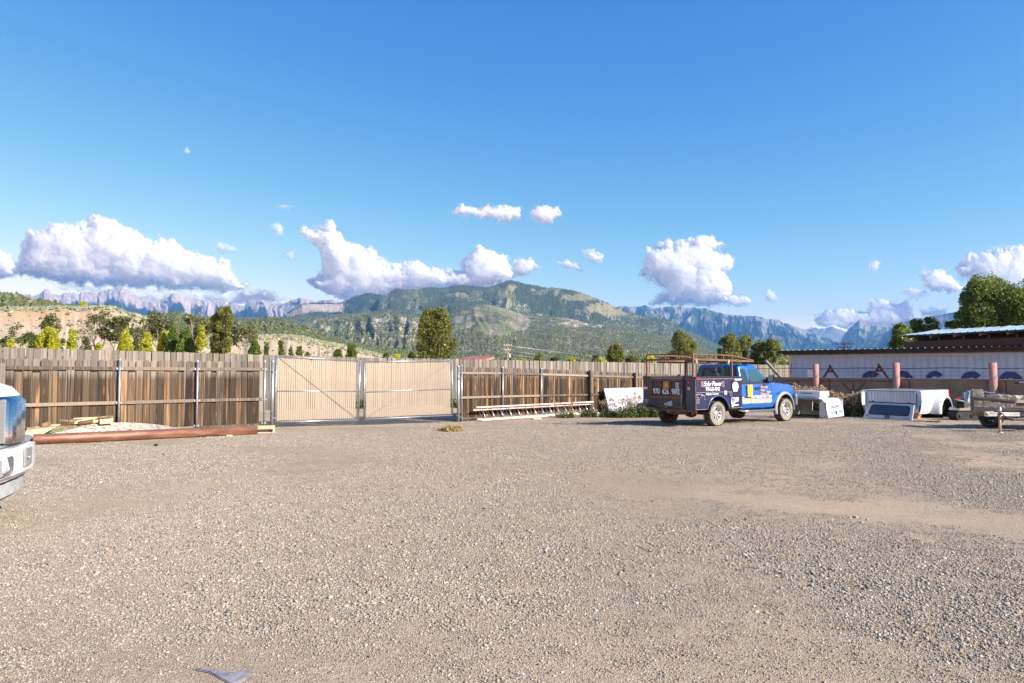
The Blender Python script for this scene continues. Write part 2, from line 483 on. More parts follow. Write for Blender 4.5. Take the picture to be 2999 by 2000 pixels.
def blobs(name, label, V, mask, n, size, tall, m, seed, cone=False, colour=((.075, .088, .045), (.17, .175, .09))):
    """low bushes or conifers standing on a terrain grid, joined: nobody could count them"""
    rs = np.random.RandomState(seed)
    n0, n1 = V.shape[:2]
    a = rs.uniform(0, n0 - 5, n * 4); b = rs.uniform(0, n1 - 1.001, n * 4)
    i = a.astype(int); j = b.astype(int); fa = (a - i)[:, None]; fb = (b - j)[:, None]
    p = (V[i, j] * (1 - fa) + V[i + 1, j] * fa) * (1 - fb) + (V[i, j + 1] * (1 - fa) + V[i + 1, j + 1] * fa) * fb
    w = mask(a / (n0 - 4), p[:, 0] / p[:, 1] * 2000 + 1499.5, p)
    k = rs.rand(len(p)) < w
    p = p[k][:n]; n = len(p)
    s = size * (.55 + .8 * rs.rand(n, 1)); h = s * tall * (.8 + .4 * rs.rand(n, 1))
    if cone:
        base = np.array([[1, 0, 0], [-.5, .87, 0], [-.5, -.87, 0], [0, 0, 1]]); fb_ = np.array([[0, 1, 3], [1, 2, 3], [2, 0, 3]])
    else:
        base = np.array([[1, 0, .35], [0, 1, .3], [-1, 0, .4], [0, -1, .3], [.1, 0, 1], [.5, .5, .0], [-.5, -.4, .0]])
        fb_ = np.array([[0, 1, 4], [1, 2, 4], [2, 3, 4], [3, 0, 4], [3, 5, 0], [0, 5, 1], [2, 6, 3], [3, 6, 5]])
    r = rs.uniform(0, 6.28, n); c, s_ = np.cos(r)[:, None], np.sin(r)[:, None]
    jit = 1 + .3 * rs.randn(n, len(base))
    bx = base[None, :, 0] * jit; by = base[None, :, 1] * jit
    VX = p[:, 0:1] + (bx * c - by * s_) * s / 2; VY = p[:, 1:2] + (bx * s_ + by * c) * s / 2
    VZ = p[:, 2:3] + base[None, :, 2] * h * (1 + .15 * rs.randn(n, 1)) - s * .08
    VV = np.stack([VX, VY, VZ], -1).reshape(-1, 3)
    FF = (fb_[None] + (np.arange(n) * len(base))[:, None, None]).reshape(-1, 3)
    mixf = rs.rand(n) ** 1.5
    cc = lerp(colour[0], colour[1], mixf); cc = np.repeat(cc, len(base), 0)
    o = link(name, np_mesh(name, VV, FF, m, False, cc)); tag(o, label, kind='stuff')
    return o
def simple_attr(name):
    s = NT(name); a = s.node('ShaderNodeVertexColor'); a.layer_name = 'Col'
    s.link(a.outputs[0], s.b.inputs['Base Color']); s.set(Roughness=1); s.b.inputs['Specular IOR Level'].default_value = 0.05
    return s.m
BLM = simple_attr('bush_foliage')
FOREST = (.055, .072, .052); GREEN = (.105, .135, .05); MEADOW = (.24, .225, .095); ROCK = (.36, .30, .265); TAN = (.44, .345, .235); SAGE = (.21, .205, .12); GREYV = (.20, .195, .135)

# far cliff range, left
A_pts = [(-1400, 870), (-300, 872), (42, 863), (70, 866), (85, 864), (94, 871), (115, 861), (122, 854), (128, 849.5), (138, 850), (143, 860), (149, 865), (160, 862), (168, 866), (176, 865), (183, 859), (204, 862), (215, 859), (230, 864), (233, 856), (262, 857), (283, 860), (291, 854.5), (313, 852), (327, 847), (351, 844.5), (366, 851), (383, 862), (393, 876), (417, 882), (440, 886), (468, 884), (490, 874), (500, 862), (513, 861.7), (538, 871), (559, 881), (600, 880), (619, 885), (636, 884), (662, 889), (681, 889), (713, 893.6), (730, 887), (764, 881), (785, 891.5), (810, 892.5), (832, 891.5), (851, 881), (874, 873), (893, 877.6), (925, 885), (953, 881), (1000, 882), (1030, 885), (1100, 895), (1500, 905)]
def colA(T, PX, g, X, Y, Z, sd):
    n = fbm(PX / 22, T * 6 + 3, 5)
    cliff = smooth(.66, .74, T + .25 * (n - .5)) * (1 - smooth(395, 470, PX) * (1 - smooth(485, 500, PX)) * .8)
    cliff = np.where(PX > 640, smooth(.60, .8, T + .9 * (n - .5)) * .8, cliff)
    cliff = np.where((PX > 440) & (PX < 640), smooth(.45, .6, T + .9 * (n - .55)), cliff)
    c = lerp((.018, .034, .030), (.075, .095, .05), smooth(.48, .68, n))
    patch = smooth(.60, .66, fbm(PX / 14 + 9, T * 9, 4)) * (1 - smooth(.3, .5, T)) * smooth(420, 520, PX)
    rock = lerp((.40, .30, .25), (.66, .52, .44), fbm(PX / 3.5, T * 5, 4))
    c = c * (1 - cliff[..., None]) + rock * cliff[..., None]
    c = c * (1 - patch[..., None]) + np.array((.6, .5, .42)) * patch[..., None]
    snow = smooth(.9, .95, T) * smooth(895, 930, PX) * (n > .42) + smooth(.86, .9, T) * ((PX > 640) & (PX < 790)) * smooth(.58, .62, n)
    snow = np.clip(snow, 0, 1)[..., None]
    return c * (1 - snow) + np.array((.8, .8, .82)) * snow
shA = lambda T, PX: np.interp(T, [0, .62, .70, .93, 1], [0, .66, .76, .985, 1])
FARM = attr_material('far_rock', .8, .012, .45)
terrain('mountain', 'pale cliff topped mountain range on the far left skyline', A_pts, 12500, 8500, 200, 1000, 90, shA, .15, colA, FARM, 2.2, 3, gf=3.2, ext=(-500, 1500))
# mesa cliff between range and main mountain
B_pts = [(840, 922), (868, 905), (883, 893.6), (925, 892), (994, 893.5), (1012, 888), (1025, 881), (1050, 872), (1075, 864.6), (1106, 868), (1119, 872), (1200, 880)]
def colB(T, PX, g, X, Y, Z, sd):
    n = fbm(PX / 6, T * 3, 4)
    cl = smooth(.22, .3, T) * (1 - smooth(.90, .93, T + .05 * n)) * (1 - smooth(1010, 1040, PX - 40 * (T - .5)))
    base = lerp(FOREST, (.09, .11, .055), smooth(.4, .6, n))
    rock = lerp((.36, .27, .215), (.58, .45, .37), fbm(PX / 4, T * 1.2, 4))
    return base * (1 - cl[..., None]) + rock * cl[..., None]
shB = lambda T, PX: np.interp(T, [0, .25, .5, .86, 1], [0, .60, .80, .99, 1])
VB, CB_ = terrain('mesa', 'flat topped tan cliff at the foot of the range', B_pts, 6600, 5900, 330, 420, 60, shB, .04, colB, FARM, 1.0, 5, yvar=.02, gf=3)
blobs('conifer_forest', 'conifers on the slope beside the tan cliff', VB, lambda t, px, p: ((t < .25) | (px > 1010)) * smooth(.3, .55, fbm(px / 14, t * 6, 4)) + (t > .93) * .8, 7000, 11, 1.8, BLM, 61, True, ((.03, .05, .04), (.09, .12, .06)))
# right far ranges
D_pts = [(1700, 905), (1809, 897.6), (1856, 898.5), (1889, 894.6), (1919, 902), (1955, 897.6), (1987, 899), (1995, 894), (2008, 902), (2032, 900.6), (2068, 902.6), (2086, 911), (2116, 918), (2151, 923), (2196, 925), (2223, 926.5), (2246, 935), (2264, 934), (2282, 938), (2294, 945), (2306, 946.7), (2330, 955.6), (2360, 966), (2400, 985), (2450, 1000), (2500, 1018), (2600, 1030), (2800, 1040)]
def colD(T, PX, g, X, Y, Z, sd):
    n = fbm(PX / 30 + 5, T * 7, 5); n2 = ridged(PX / 16, T * 2.2 + 2, 4)
    rk = smooth(.60, .78, n2 * .55 + T * .38 + .35 * (n - .5)) * .85
    base = lerp((.018, .035, .032), (.10, .115, .055), smooth(.42, .65, n))
    rock = lerp((.24, .215, .20), (.38, .32, .28), fbm(PX / 5, T * 6, 3))
    return base * (1 - rk[..., None]) + rock * rk[..., None]
shD = lambda T, PX: T ** .9
E_pts = [(2340, 975), (2372, 960), (2381, 955.7), (2417, 957), (2439, 952.7), (2463, 960), (2500, 970), (2560, 990)]
def colE(T, PX, g, X, Y, Z, sd):
    n = fbm(PX / 8, T * 6, 4)
    s = smooth(.80, .86, T + .3 * (n - .5))[..., None]
    return lerp((.10, .11, .09), (.3, .27, .25), n) * (1 - s) + np.array((.82, .83, .86)) * s
terrain('mountain', 'small snow capped peak in the far gap on the right', E_pts, 15500, 13000, 500, 240, 40, shD, .12, colE, FARM, .8, 11, gf=2)
terrain('mountain', 'jagged blue grey ridge running down to the right', D_pts, 12300, 8300, 60, 1000, 130, shD, .27, colD, FARM, 3.0, 8, gf=2.0)
F_pts = [(2440, 1040), (2470, 985), (2488, 960), (2506, 947), (2517, 937), (2534, 943.5), (2561, 949.6), (2586, 949.6), (2616, 955), (2700, 975), (2900, 1000)]
terrain('mountain', 'pointed blue peak above the container roof', F_pts, 11500, 9000, 60, 380, 70, shD, .18, colD, FARM, 1.0, 15, gf=1.5)
F2_pts = [(2480, 1035), (2506, 1017), (2555, 992), (2592, 977), (2625, 953), (2662, 939), (2684, 931), (2715, 930), (2748, 923.6), (2781, 917), (2803, 912), (2815, 914), (2861, 931), (3000, 960), (3600, 950), (4400, 940)]
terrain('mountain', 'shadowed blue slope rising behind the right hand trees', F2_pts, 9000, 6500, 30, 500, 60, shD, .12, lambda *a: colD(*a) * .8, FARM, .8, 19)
# main mountain
C_pts = [(1085, 905), (1100, 885), (1111, 870), (1121, 866), (1135, 862), (1147, 852), (1162, 846), (1188, 851), (1218, 847), (1259, 842.7), (1290, 844), (1315, 839), (1356, 834), (1387, 839), (1417, 842.7), (1443, 836.6), (1468, 829), (1494, 821), (1514, 825), (1540, 832.5), (1565, 836.6), (1596, 841.7), (1627, 842.7), (1652, 847.8), (1688, 854), (1719, 862), (1754, 877), (1785, 890), (1833, 915), (1889, 926), (1940, 930), (1967, 944), (1990, 958), (2026, 973), (2068, 993), (2103, 1009), (2160, 1030), (2300, 1045)]
def colC(T, PX, g, X, Y, Z, sd):
    n = fbm(PX / 45 + 2, T * 9, 5); n2 = fbm(PX / 12, T * 22, 4)
    py = 1082 - (Z - HC) / Y * 2000
    dense = smooth(.42, .5, n) * smooth(960, 925, py + 40 * (n - .5)) * smooth(1640, 1560, PX - (py - 850) * 3.2)
    c = lerp((.15, .175, .075), (.23, .225, .12), n2)
    c = lerp(c, (.25, .245, .17), smooth(.52, .6, fbm(PX / 25, T * 30, 4)) * smooth(880, 900, py) * smooth(960, 940, py)) if False else c
    k = (smooth(.42, .56, fbm(PX / 40, T * 30 + 7, 4)) * smooth(880, 895, py) * smooth(950, 930, py))[..., None]
    c = c * (1 - k) + np.array((.27, .26, .18)) * k
    c = c * (1 - dense[..., None]) + np.array(FOREST) * dense[..., None]
    md = np.zeros_like(T)
    for (cx, cyy, rx, ry) in ((1475, 862, 18, 16), (1500, 845, 14, 14), (1485, 885, 26, 10), (1340, 862, 38, 7), (1700, 872, 60, 14), (1760, 900, 60, 16), (1800, 918, 50, 12), (1560, 850, 9, 6), (1630, 858, 10, 12), (1512, 838, 8, 14)):
        md = np.maximum(md, 1 - smooth(.6, 1.25, np.hypot((PX - cx) / rx, (py - cyy) / ry) + 1.1 * (n2 - .5)))
    c = c * (1 - md[..., None]) + np.array((.235, .205, .105)) * md[..., None]
    cl = smooth(.47, .53, n2) * (1 - smooth(1158, 1175, PX)) * smooth(.72, .8, T) * smooth(1105, 1112, PX)
    return c * (1 - cl[..., None]) + np.array((.46, .42, .38)) * cl[..., None]
HILLM = attr_material('hill_scrub', .7, .02, .55)
shC = lambda T, PX: np.interp(T, [0, .25, .6, 1], [0, .20, .55, 1])
VC, CC = terrain('mountain', 'broad forested mountain with grassy patches in the centre', C_pts, 5200, 2600, 10, 900, 150, shC, .10, colC, HILLM, 1.3, 21, gf=.9)
def mC(t, px, p):
    py = 1082 - (p[:, 2] - HC) / p[:, 1] * 2000
    n = fbm(px / 45 + 2, t * 9 * 155 / 150, 5)
    w = .16 + .84 * smooth(.45, .54, n) * smooth(960, 925, py + 40 * (n - .5))
    for (cx, cyy, rx, ry) in ((1475, 862, 18, 16), (1500, 845, 14, 14), (1485, 885, 26, 10), (1340, 862, 38, 7), (1700, 872, 60, 14), (1760, 900, 60, 16), (1800, 918, 50, 12), (1560, 850, 9, 6), (1630, 858, 10, 12)):
        w = w * smooth(.6, 1.2, np.hypot((px - cx) / rx, (py - cyy) / ry) + 1.0 * (fbm(px / 12, t * 22, 4) - .5))
    return w * (t > .25)
blobs('conifer_forest', 'dark conifer forest covering the upper mountain', VC, mC, 62000, 6.5, 1.6, BLM, 31, True, ((.045, .063, .052), (.13, .15, .08)))
# plateau, foothills
H_pts = [(600, 940), (690, 929), (776, 928.7), (832, 927.6), (904, 923), (1000, 920), (1080, 914), (1140, 905), (1200, 905), (1300, 915)]
def colH(T, PX, g, X, Y, Z, sd):
    n = fbm(PX / 20, T * 12, 4); return lerp((.075, .095, .05), (.15, .15, .09), n)
VH, CH2 = terrain('hills', 'dark green shelf below the tan cliff', H_pts, 4300, 2700, 5, 300, 40, shD, .03, colH, HILLM, .4, 23)
blobs('juniper_scrub', 'scrub on the dark green shelf', VH, lambda t, px, p: smooth(.3, .6, fbm(px / 30, t * 20, 4)), 9000, 9, .7, BLM, 62, False, ((.05, .075, .035), (.15, .165, .075)))
I_pts = [(820, 990), (870, 955), (930, 935), (1004, 923), (1055, 918), (1106, 915.7), (1132, 914), (1178, 922), (1213, 928), (1280, 945), (1340, 985), (1400, 1010)]
def colI(T, PX, g, X, Y, Z, sd):
    n = fbm(PX / 16, T * 8, 5); py = 1082 - (Z - HC) / Y * 2000
    bad = smooth(.46, .56, n + .25 * (g)) * smooth(925, 935, py) * smooth(1010, 985, py) * smooth(860, 930, PX)
    c = lerp((.13, .135, .07), (.20, .18, .11), n)
    r = lerp((.30, .26, .22), (.46, .40, .33), fbm(PX / 3.5, T * 7, 3))
    return c * (1 - bad[..., None]) + r * bad[..., None]
VI, CI = terrain('hills', 'eroded grey badland slope left of the big tree', I_pts, 2600, 1500, 0, 500, 100, shD, .20, colI, HILLM, 1, 27, gf=1.6)
J_pts = [(1150, 985), (1240, 945), (1331, 905), (1389, 893), (1427, 891), (1461, 897), (1508, 912.7), (1552, 924), (1603, 926), (1631, 926), (1678, 935), (1730, 947), (1780, 950), (1849, 964), (1900, 974), (1980, 995), (2080, 1025), (2200, 1050), (2400, 1060)]
def colJ(T, PX, g, X, Y, Z, sd):
    n = fbm(PX / 24, T * 8, 5); n2 = fbm(PX / 9 + 4, T * 26, 4)
    c = lerp((.16, .165, .085), (.255, .215, .155), smooth(.35, .65, n))
    c = c * (1 - .35 * smooth(.5, .6, fbm(PX / 50, T * 14 + 3, 4)))[..., None]
    out = (smooth(.66, .70, n2) * smooth(1560, 1700, PX))[..., None]
    return c * (1 - out) + np.array((.48, .41, .33)) * out
VJ, CJ = terrain('hills', 'long grey green foothill spreading below the mountain', J_pts, 3200, 1500, 0, 800, 130, shD, .065, colJ, HILLM, 1, 33)
def mJ(t, px, p):
    n = fbm(px / 60 + 3, t * 6, 4)
    py = 1082 - (p[:, 2] - HC) / p[:, 1] * 2000
    return .02 + .98 * smooth(.50, .66, n * .7 + .42 * smooth(945, 1000, py) + .20 * smooth(1500, 1600, px)) 
blobs('juniper_scrub', 'juniper scrub dotted over the long foothill', VJ, mJ, 42000, 4.2, .8, BLM, 32)
blobs('juniper_scrub', 'sparse juniper on the badland slope', VI, lambda t, px, p: smooth(.40, .6, fbm(px / 20, t * 8, 4) + .3 * (1 - t)), 14000, 4.8, .8, BLM, 34)
G_pts = [(200, 960), (340, 940), (408, 925.7), (436, 927), (468, 920), (500, 916), (542, 920), (570, 924), (602, 929), (640, 934), (696, 938), (734, 942), (761, 936), (785, 930), (808, 934), (832, 938), (870, 950), (910, 963), (960, 982), (1000, 995), (1060, 1010), (1150, 1024), (1250, 1035), (1400, 1045), (1700, 1040), (2000, 1038), (2500, 1045)]
def colG(T, PX, g, X, Y, Z, sd):
    n = fbm(PX / 10, T * 8, 4); return lerp((.19, .17, .095), (.36, .29, .2), smooth(.4, .7, n))
VG, CG = terrain('hills', 'juniper covered low hills behind the tan bluff', G_pts, 1050, 480, 0, 700, 80, shD, .10, colG, HILLM, .7, 41)
blobs('juniper_scrub', 'dense juniper on the near low hills', VG, lambda t, px, p: smooth(.3, .5, fbm(px / 25, t * 7, 4) + .1), 26000, 3.8, .85, BLM, 42, False, ((.065, .078, .036), (.16, .17, .08)))
K_pts = [(-1400, 820), (-300, 845), (0, 855.5), (13, 858.7), (42, 864), (85, 871.5), (128, 880), (170, 888.5), (191, 895), (223, 902), (300, 925), (420, 960)]
VK, CK = terrain('hills', 'wooded hillside at the far left edge', K_pts, 480, 290, 5, 360, 50, shD, .06, colG, HILLM, .8, 44)
blobs('juniper_scrub', 'juniper on the far left hillside', VK, lambda t, px, p: .35 + .65 * smooth(.3, .5, fbm(px / 25, t * 7, 4)), 7000, 3.6, .8, BLM, 45, False, ((.065, .078, .036), (.16, .17, .08)))
# tan bluffs
def colL(T, PX, g, X, Y, Z, sd):
    n = fbm(PX / 12, T * 10, 4); n2 = fbm(PX / 5 + 7, T * 2, 4)
    scarp = smooth(.10, .14, T) * (1 - smooth(.36, .40, T + .04 * (n - .5)))
    top = lerp((.40, .33, .20), (.27, .255, .155), smooth(.4, .65, n))
    face = lerp((.36, .275, .195), (.44, .345, .25), fbm(PX / 9 + 7, T * 5, 4))
    redband = (smooth(.29, .34, T) * (1 - smooth(150, 450, PX)) * .5)[..., None]
    face = face * (1 - redband) + np.array((.50, .24, .12)) * redband
    return top * (1 - scarp[..., None]) + face * scarp[..., None]
def shL(T, PX): return np.interp(T, [0, .12, .22, .36, .42, 1], [0, .03, .30, .64, .70, 1])
BLUFFM = attr_material('bluff_soil', .5, .8, .7)
L_pts = [(-1400, 880), (-300, 895), (0, 903), (223, 902), (234, 902), (270, 902), (319, 901), (340, 907.6), (372, 916), (404, 924.6), (436, 936), (468, 948), (500, 963), (560, 990), (640, 1025), (720, 1050)]
VL, CL = terrain('hill', 'tan sage bluff with eroded red bank on the left', L_pts, 240, 112, 0, 600, 120, shL, .045, colL, BLUFFM, .5, 51, yvar=.03, gf=1.5)
blobs('sagebrush', 'grey green sagebrush dotting the left bluff', VL, lambda t, px, p: (t > .40) * .9 + .16, 14000, .9, .7, BLM, 52, False, ((.17, .175, .10), (.33, .32, .20)))
M_pts = [(380, 1000), (450, 990), (600, 984), (713, 983), (745, 979), (776, 982), (840, 981), (883, 985), (925, 996), (1000, 1010), (1060, 1024), (1127, 1041), (1200, 1060), (1300, 1075)]
VM, CM = terrain('hill', 'low tan bluff with gullied face behind the gate', M_pts, 310, 190, 0, 420, 90, shL, .08, lambda *a: colL(*a) * .95, BLUFFM, .5, 57, yvar=.03, gf=1.5)
blobs('sagebrush', 'sagebrush on the low bluff behind the gate', VM, lambda t, px, p: (t > .40) * .9 + .14, 8000, .95, .7, BLM, 58, False, ((.16, .16, .09), (.40, .36, .22)))

# ================================================================== CLOUDS
def cloud_material():
    s = NT('cloud_vapour')
    geo = s.node('ShaderNodeNewGeometry')
    n = s.noise(.004, geo.outputs['Position'], 8, .7)
    at = s.node('ShaderNodeAttribute'); at.attribute_name = 'dens'
    a = s.math('ADD', at.outputs['Fac'], s.math('MULTIPLY', s.math('SUBTRACT', n, .5), 1.3))
    a = s.ramp(a, [(.10, 0.0), (.32, .35), (.75, 1.0)])
    bp = s.node('ShaderNodeBump'); bp.inputs['Strength'].default_value = .3; bp.inputs['Distance'].default_value = 110; s.link(n, bp.inputs['Height'])
    s.col((.79, .83, .825)); s.set(Roughness=1.0, Subsurface_Weight=1.0, Subsurface_Scale=800.0); s.b.inputs['Specular IOR Level'].default_value = 0
    s.b.inputs['Subsurface Radius'].default_value = (1, 1, 1); s.link(bp.outputs[0], s.b.inputs['Normal'])
    tl = s.node('ShaderNodeBsdfTranslucent'); tl.inputs[0].default_value = (.79, .83, .825, 1)
    mxn = s.node('ShaderNodeMixShader'); mxn.inputs[0].default_value = .42; s.link(s.b.outputs[0], mxn.inputs[1]); s.link(tl.outputs[0], mxn.inputs[2]); mx = mxn
    tr = s.node('ShaderNodeBsdfTransparent')
    m2 = s.node('ShaderNodeMixShader'); s.link(a, m2.inputs[0]); s.link(tr.outputs[0], m2.inputs[1]); s.link(mx.outputs[0], m2.inputs[2])
    s.link(m2.outputs[0], s.out.inputs['Surface'])
    return s.m
CLM = cloud_material()
def worley(x, y, seed):
    xi = np.floor(x).astype(int); yi = np.floor(y).astype(int); best = np.full(x.shape, 9.0)
    for a in (-1, 0, 1):
        for b in (-1, 0, 1):
            cx = xi + a; cy_ = yi + b
            jx = _T[(cx + seed * 7) & 255, cy_ & 255]; jy = _T[cy_ & 255, (cx + seed * 13 + 91) & 255]
            best = np.minimum(best, np.hypot(cx + jx - x, cy_ + jy - y))
    return best
def cloud(label, poly, Y, n, seed, rmin=7, rmax=45, thin=0.0, group=None):
    """a body of vapour: billowing front and back shells with real depth, fraying out at the rim"""
    poly = np.array(poly, float); q = np.roll(poly, -1, 0)
    lo = poly.min(0) - 22; hi = poly.max(0) + 22; st = 2.0 if (hi - lo)[0] > 200 else 1.4
    x, y = np.meshgrid(np.arange(lo[0], hi[0], st), np.arange(lo[1], hi[1], st))
    wa = min(1.0, (hi - lo)[1] / 120)
    xw = x + wa * 15 * (fbm(x / 26 + seed, y / 26, 4) - .5) * 2 + wa * 5 * (fbm(x / 7, y / 7 + seed, 3) - .5) * 2
    yw = y + wa * 15 * (fbm(x / 26 + seed + 40, y / 26 + 9, 4) - .5) * 2 + wa * 5 * (fbm(x / 7 + 9, y / 7 + seed, 3) - .5) * 2
    ins = np.zeros(x.shape, bool); D = np.full(x.shape, 1e9)
    for (ax, ay), (bx, by) in zip(poly, q):
        if ay != by: ins ^= ((ay > yw) != (by > yw)) & (xw < (bx - ax) * (yw - ay) / (by - ay) + ax)
        ex, ey = bx - ax, by - ay; t = np.clip(((xw - ax) * ex + (yw - ay) * ey) / (ex * ex + ey * ey + 1e-9), 0, 1)
        D = np.minimum(D, np.hypot(xw - ax - t * ex, yw - ay - t * ey))
    sd = np.where(ins, D, -D)
    Dm = max(10.0, min(70.0, D[ins].max())); e = np.clip(sd / Dm, 0, 1)
    dome = Dm * np.sqrt(1 - (1 - e) ** 2) * 1.0
    bump = 0; sc = 1.0
    for k, cell in enumerate((88, 44, 22, 11, 6)):
        if cell > Dm * 1.6: continue
        wx = xw + cell * .3 * (fbm(x / cell, y / cell + seed, 2) - .5); f = worley(wx / cell + seed * 3.7, yw / cell / .85 + k * 5, seed + k)
        bump = bump + np.sqrt(np.clip(1 - (f * .95) ** 2, 0, 1)) * cell * (.46 if cell > 30 else .34)
    depth = dome * .95 + bump * np.clip(e * 3.5, .15, 1)
    dens = np.clip((sd + 6) / (17 + 60 * thin), 0, 1.15) * (1 - thin)
    keep = sd > -12
    idx = -np.ones(x.shape, int); idx[keep] = np.arange(keep.sum()); N = keep.sum()
    v = -(y - 1000) / 2000; dyy = CP - v * SP; elev = (SP + v * CP) / dyy; u = (x - 1499.5) / 2000 / dyy
    def shell(sgn, k=1.0):
        Yg = Y - sgn * depth * k * Y / 2000
        return np.stack([u * Yg, Yg, HC + elev * Yg], -1)[keep]
    V = np.concatenate([shell(1), shell(-1, .5)])
    a_, b_, c_, d_ = idx[:-1, :-1], idx[:-1, 1:], idx[1:, 1:], idx[1:, :-1]
    ok = (a_ >= 0) & (b_ >= 0) & (c_ >= 0) & (d_ >= 0)
    F = np.stack([a_[ok], d_[ok], c_[ok], b_[ok]], 1); F2 = F[:, ::-1] + N
    me = np_mesh('cloud', V, np.concatenate([F, F2]), CLM, True)
    at = me.attributes.new('dens', 'FLOAT', 'POINT'); at.data.foreach_set('value', np.concatenate([dens[keep], dens[keep] * .0]).astype(np.float32))
    o = link('cloud', me); tag(o, label, 'cloud', group)
P1 = [(64, 717), (85, 675), (125, 662), (162, 651), (204, 651), (255, 649), (275, 632), (295, 628), (315, 641), (353, 658), (383, 673), (425, 688), (442, 700), (506, 698), (536, 722), (574, 739), (630, 756), (672, 760), (681, 790), (698, 815), (725, 838), (700, 855), (560, 850), (400, 842), (300, 840), (180, 828), (90, 812), (45, 795), (60, 760)]
cloud('huge heaped white cloud above the left cliffs', P1, 27000, 190, 1, 9, 60)
cloud('white cloud cut off by the left edge of the picture', [(-200, 740), (0, 728), (40, 745), (52, 775), (45, 805), (0, 812), (-200, 820)], 26500, 34, 2, 8, 36)
cloud('thin pale cloud sheet under the huge left cloud', [(150, 830), (260, 825), (400, 845), (560, 848), (700, 845), (790, 848), (850, 880), (800, 905), (700, 905), (560, 900), (440, 890), (300, 862), (180, 850)], 29500, 110, 3, 6, 26, .22)
P2 = [(874, 676), (893, 663), (930, 668), (962, 645), (983, 650), (989, 676), (1020, 702), (1084, 721), (1110, 759), (1160, 772), (1225, 765), (1288, 785), (1352, 790), (1352, 760), (1378, 735), (1416, 721), (1450, 735), (1492, 753), (1500, 800), (1480, 830), (1420, 845), (1300, 850), (1180, 860), (1080, 890), (1000, 880), (930, 846), (899, 826), (905, 810), (940, 800), (937, 765), (925, 720), (900, 700)]
cloud('tall towering white cloud left of the main mountain', P2, 27500, 190, 4, 9, 58)
cloud('small grey bottomed cloud trailing off above the main summit', [(1480, 775), (1530, 755), (1556, 757), (1582, 776), (1556, 804), (1500, 815)], 28500, 22, 5, 7, 22, .1)
cloud('flat ragged cloud high above the mountain', [(1324, 618), (1345, 603), (1370, 600), (1400, 610), (1480, 602), (1520, 600), (1525, 635), (1490, 648), (1430, 640), (1380, 638), (1340, 632)], 24000, 40, 6, 7, 20, .06)
cloud('small round cloud beside the flat ragged cloud', [(1550, 625), (1570, 606), (1635, 603), (1645, 630), (1600, 662), (1575, 655)], 24000, 22, 7, 7, 26, .08)
P5 = [(1882, 750), (1895, 720), (1960, 705), (2000, 705), (2045, 690), (2082, 695), (2122, 722), (2090, 735), (2145, 755), (2152, 775), (2125, 800), (2145, 830), (2135, 865), (2150, 893), (2080, 899), (2000, 895), (1900, 890), (1915, 868), (1950, 850), (1920, 822), (1870, 812), (1885, 790)]
cloud('bulky white cloud over the service truck', P5, 27000, 130, 8, 9, 55)
cloud('small puff touching the bulky cloud on its right', [(2128, 875), (2150, 862), (2190, 864), (2200, 882), (2180, 897), (2135, 895)], 26500, 16, 9, 7, 18)
cloud('tiny lone puff between bulky cloud and blue ridge', [(2238, 852), (2250, 844), (2278, 872), (2262, 881), (2238, 880)], 26500, 8, 10, 6, 15, .05)
cloud('lone little puff high above the container', [(2538, 775), (2560, 758), (2580, 765), (2570, 795), (2546, 797)], 25500, 9, 11, 7, 16, .08)
cloud('heaped cloud resting on the snow capped peak', [(2390, 930), (2410, 900), (2465, 895), (2505, 910), (2545, 907), (2545, 878), (2575, 870), (2600, 890), (2650, 882), (2680, 915), (2665, 945), (2600, 962), (2500, 960), (2450, 970), (2395, 960)], 29000, 95, 12, 7, 30)
cloud('small flat cloud left of the leafy treetops', [(2690, 905), (2735, 898), (2775, 902), (2765, 928), (2700, 928)], 28500, 14, 13, 6, 16, .06)
cloud('bright rounded cloud in front of the big right cloud', [(2692, 800), (2705, 793), (2762, 788), (2792, 820), (2832, 845), (2790, 857), (2740, 860), (2712, 842)], 26500, 42, 14, 8, 30)
cloud('big pale cloud bank at the right edge', [(2785, 790), (2830, 740), (2880, 733), (2930, 720), (3000, 715), (3300, 705), (3300, 930), (2900, 930), (2840, 905), (2830, 860), (2850, 830), (2800, 810)], 28500, 130, 15, 9, 60, .1)
cloud('faint grey puffs under the bright rounded cloud', [(2635, 855), (2670, 838), (2700, 843), (2718, 868), (2680, 884)], 28000, 14, 16, 7, 20, .15)
cloud('upright wispy cloud left of the towering cloud', [(788, 657), (812, 645), (832, 670), (830, 697), (805, 692)], 24500, 16, 17, 6, 16, .18, 'small wisps of cloud')
cloud('thin double wisp between the two great clouds', [(612, 722), (640, 703), (672, 712), (706, 730), (690, 747), (640, 742)], 24500, 22, 18, 6, 17, .22, 'small wisps of cloud')
cloud('tiny wisp below the upright wispy cloud', [(828, 747), (850, 733), (870, 750), (850, 768)], 24500, 9, 19, 6, 14, .15, 'small wisps of cloud')
cloud('little flat wisp high above the left clouds', [(803, 606), (835, 595), (864, 605), (840, 614)], 23000, 12, 20, 5, 11, .2, 'small wisps of cloud')
cloud('soft puff right of the main summit', [(1628, 766), (1660, 759), (1690, 768), (1700, 796), (1670, 788), (1640, 782)], 26500, 16, 21, 6, 15, .1, 'small wisps of cloud')
cloud('pair of soft puffs left of the bulky cloud', [(1703, 728), (1740, 733), (1774, 755), (1760, 773), (1722, 770)], 26500, 17, 22, 6, 17, .1, 'small wisps of cloud')
cloud('smallest speck of cloud alone in the upper left sky', [(528, 437), (545, 431), (558, 445), (548, 454)], 21000, 7, 23, 4, 9, .25, 'small wisps of cloud')

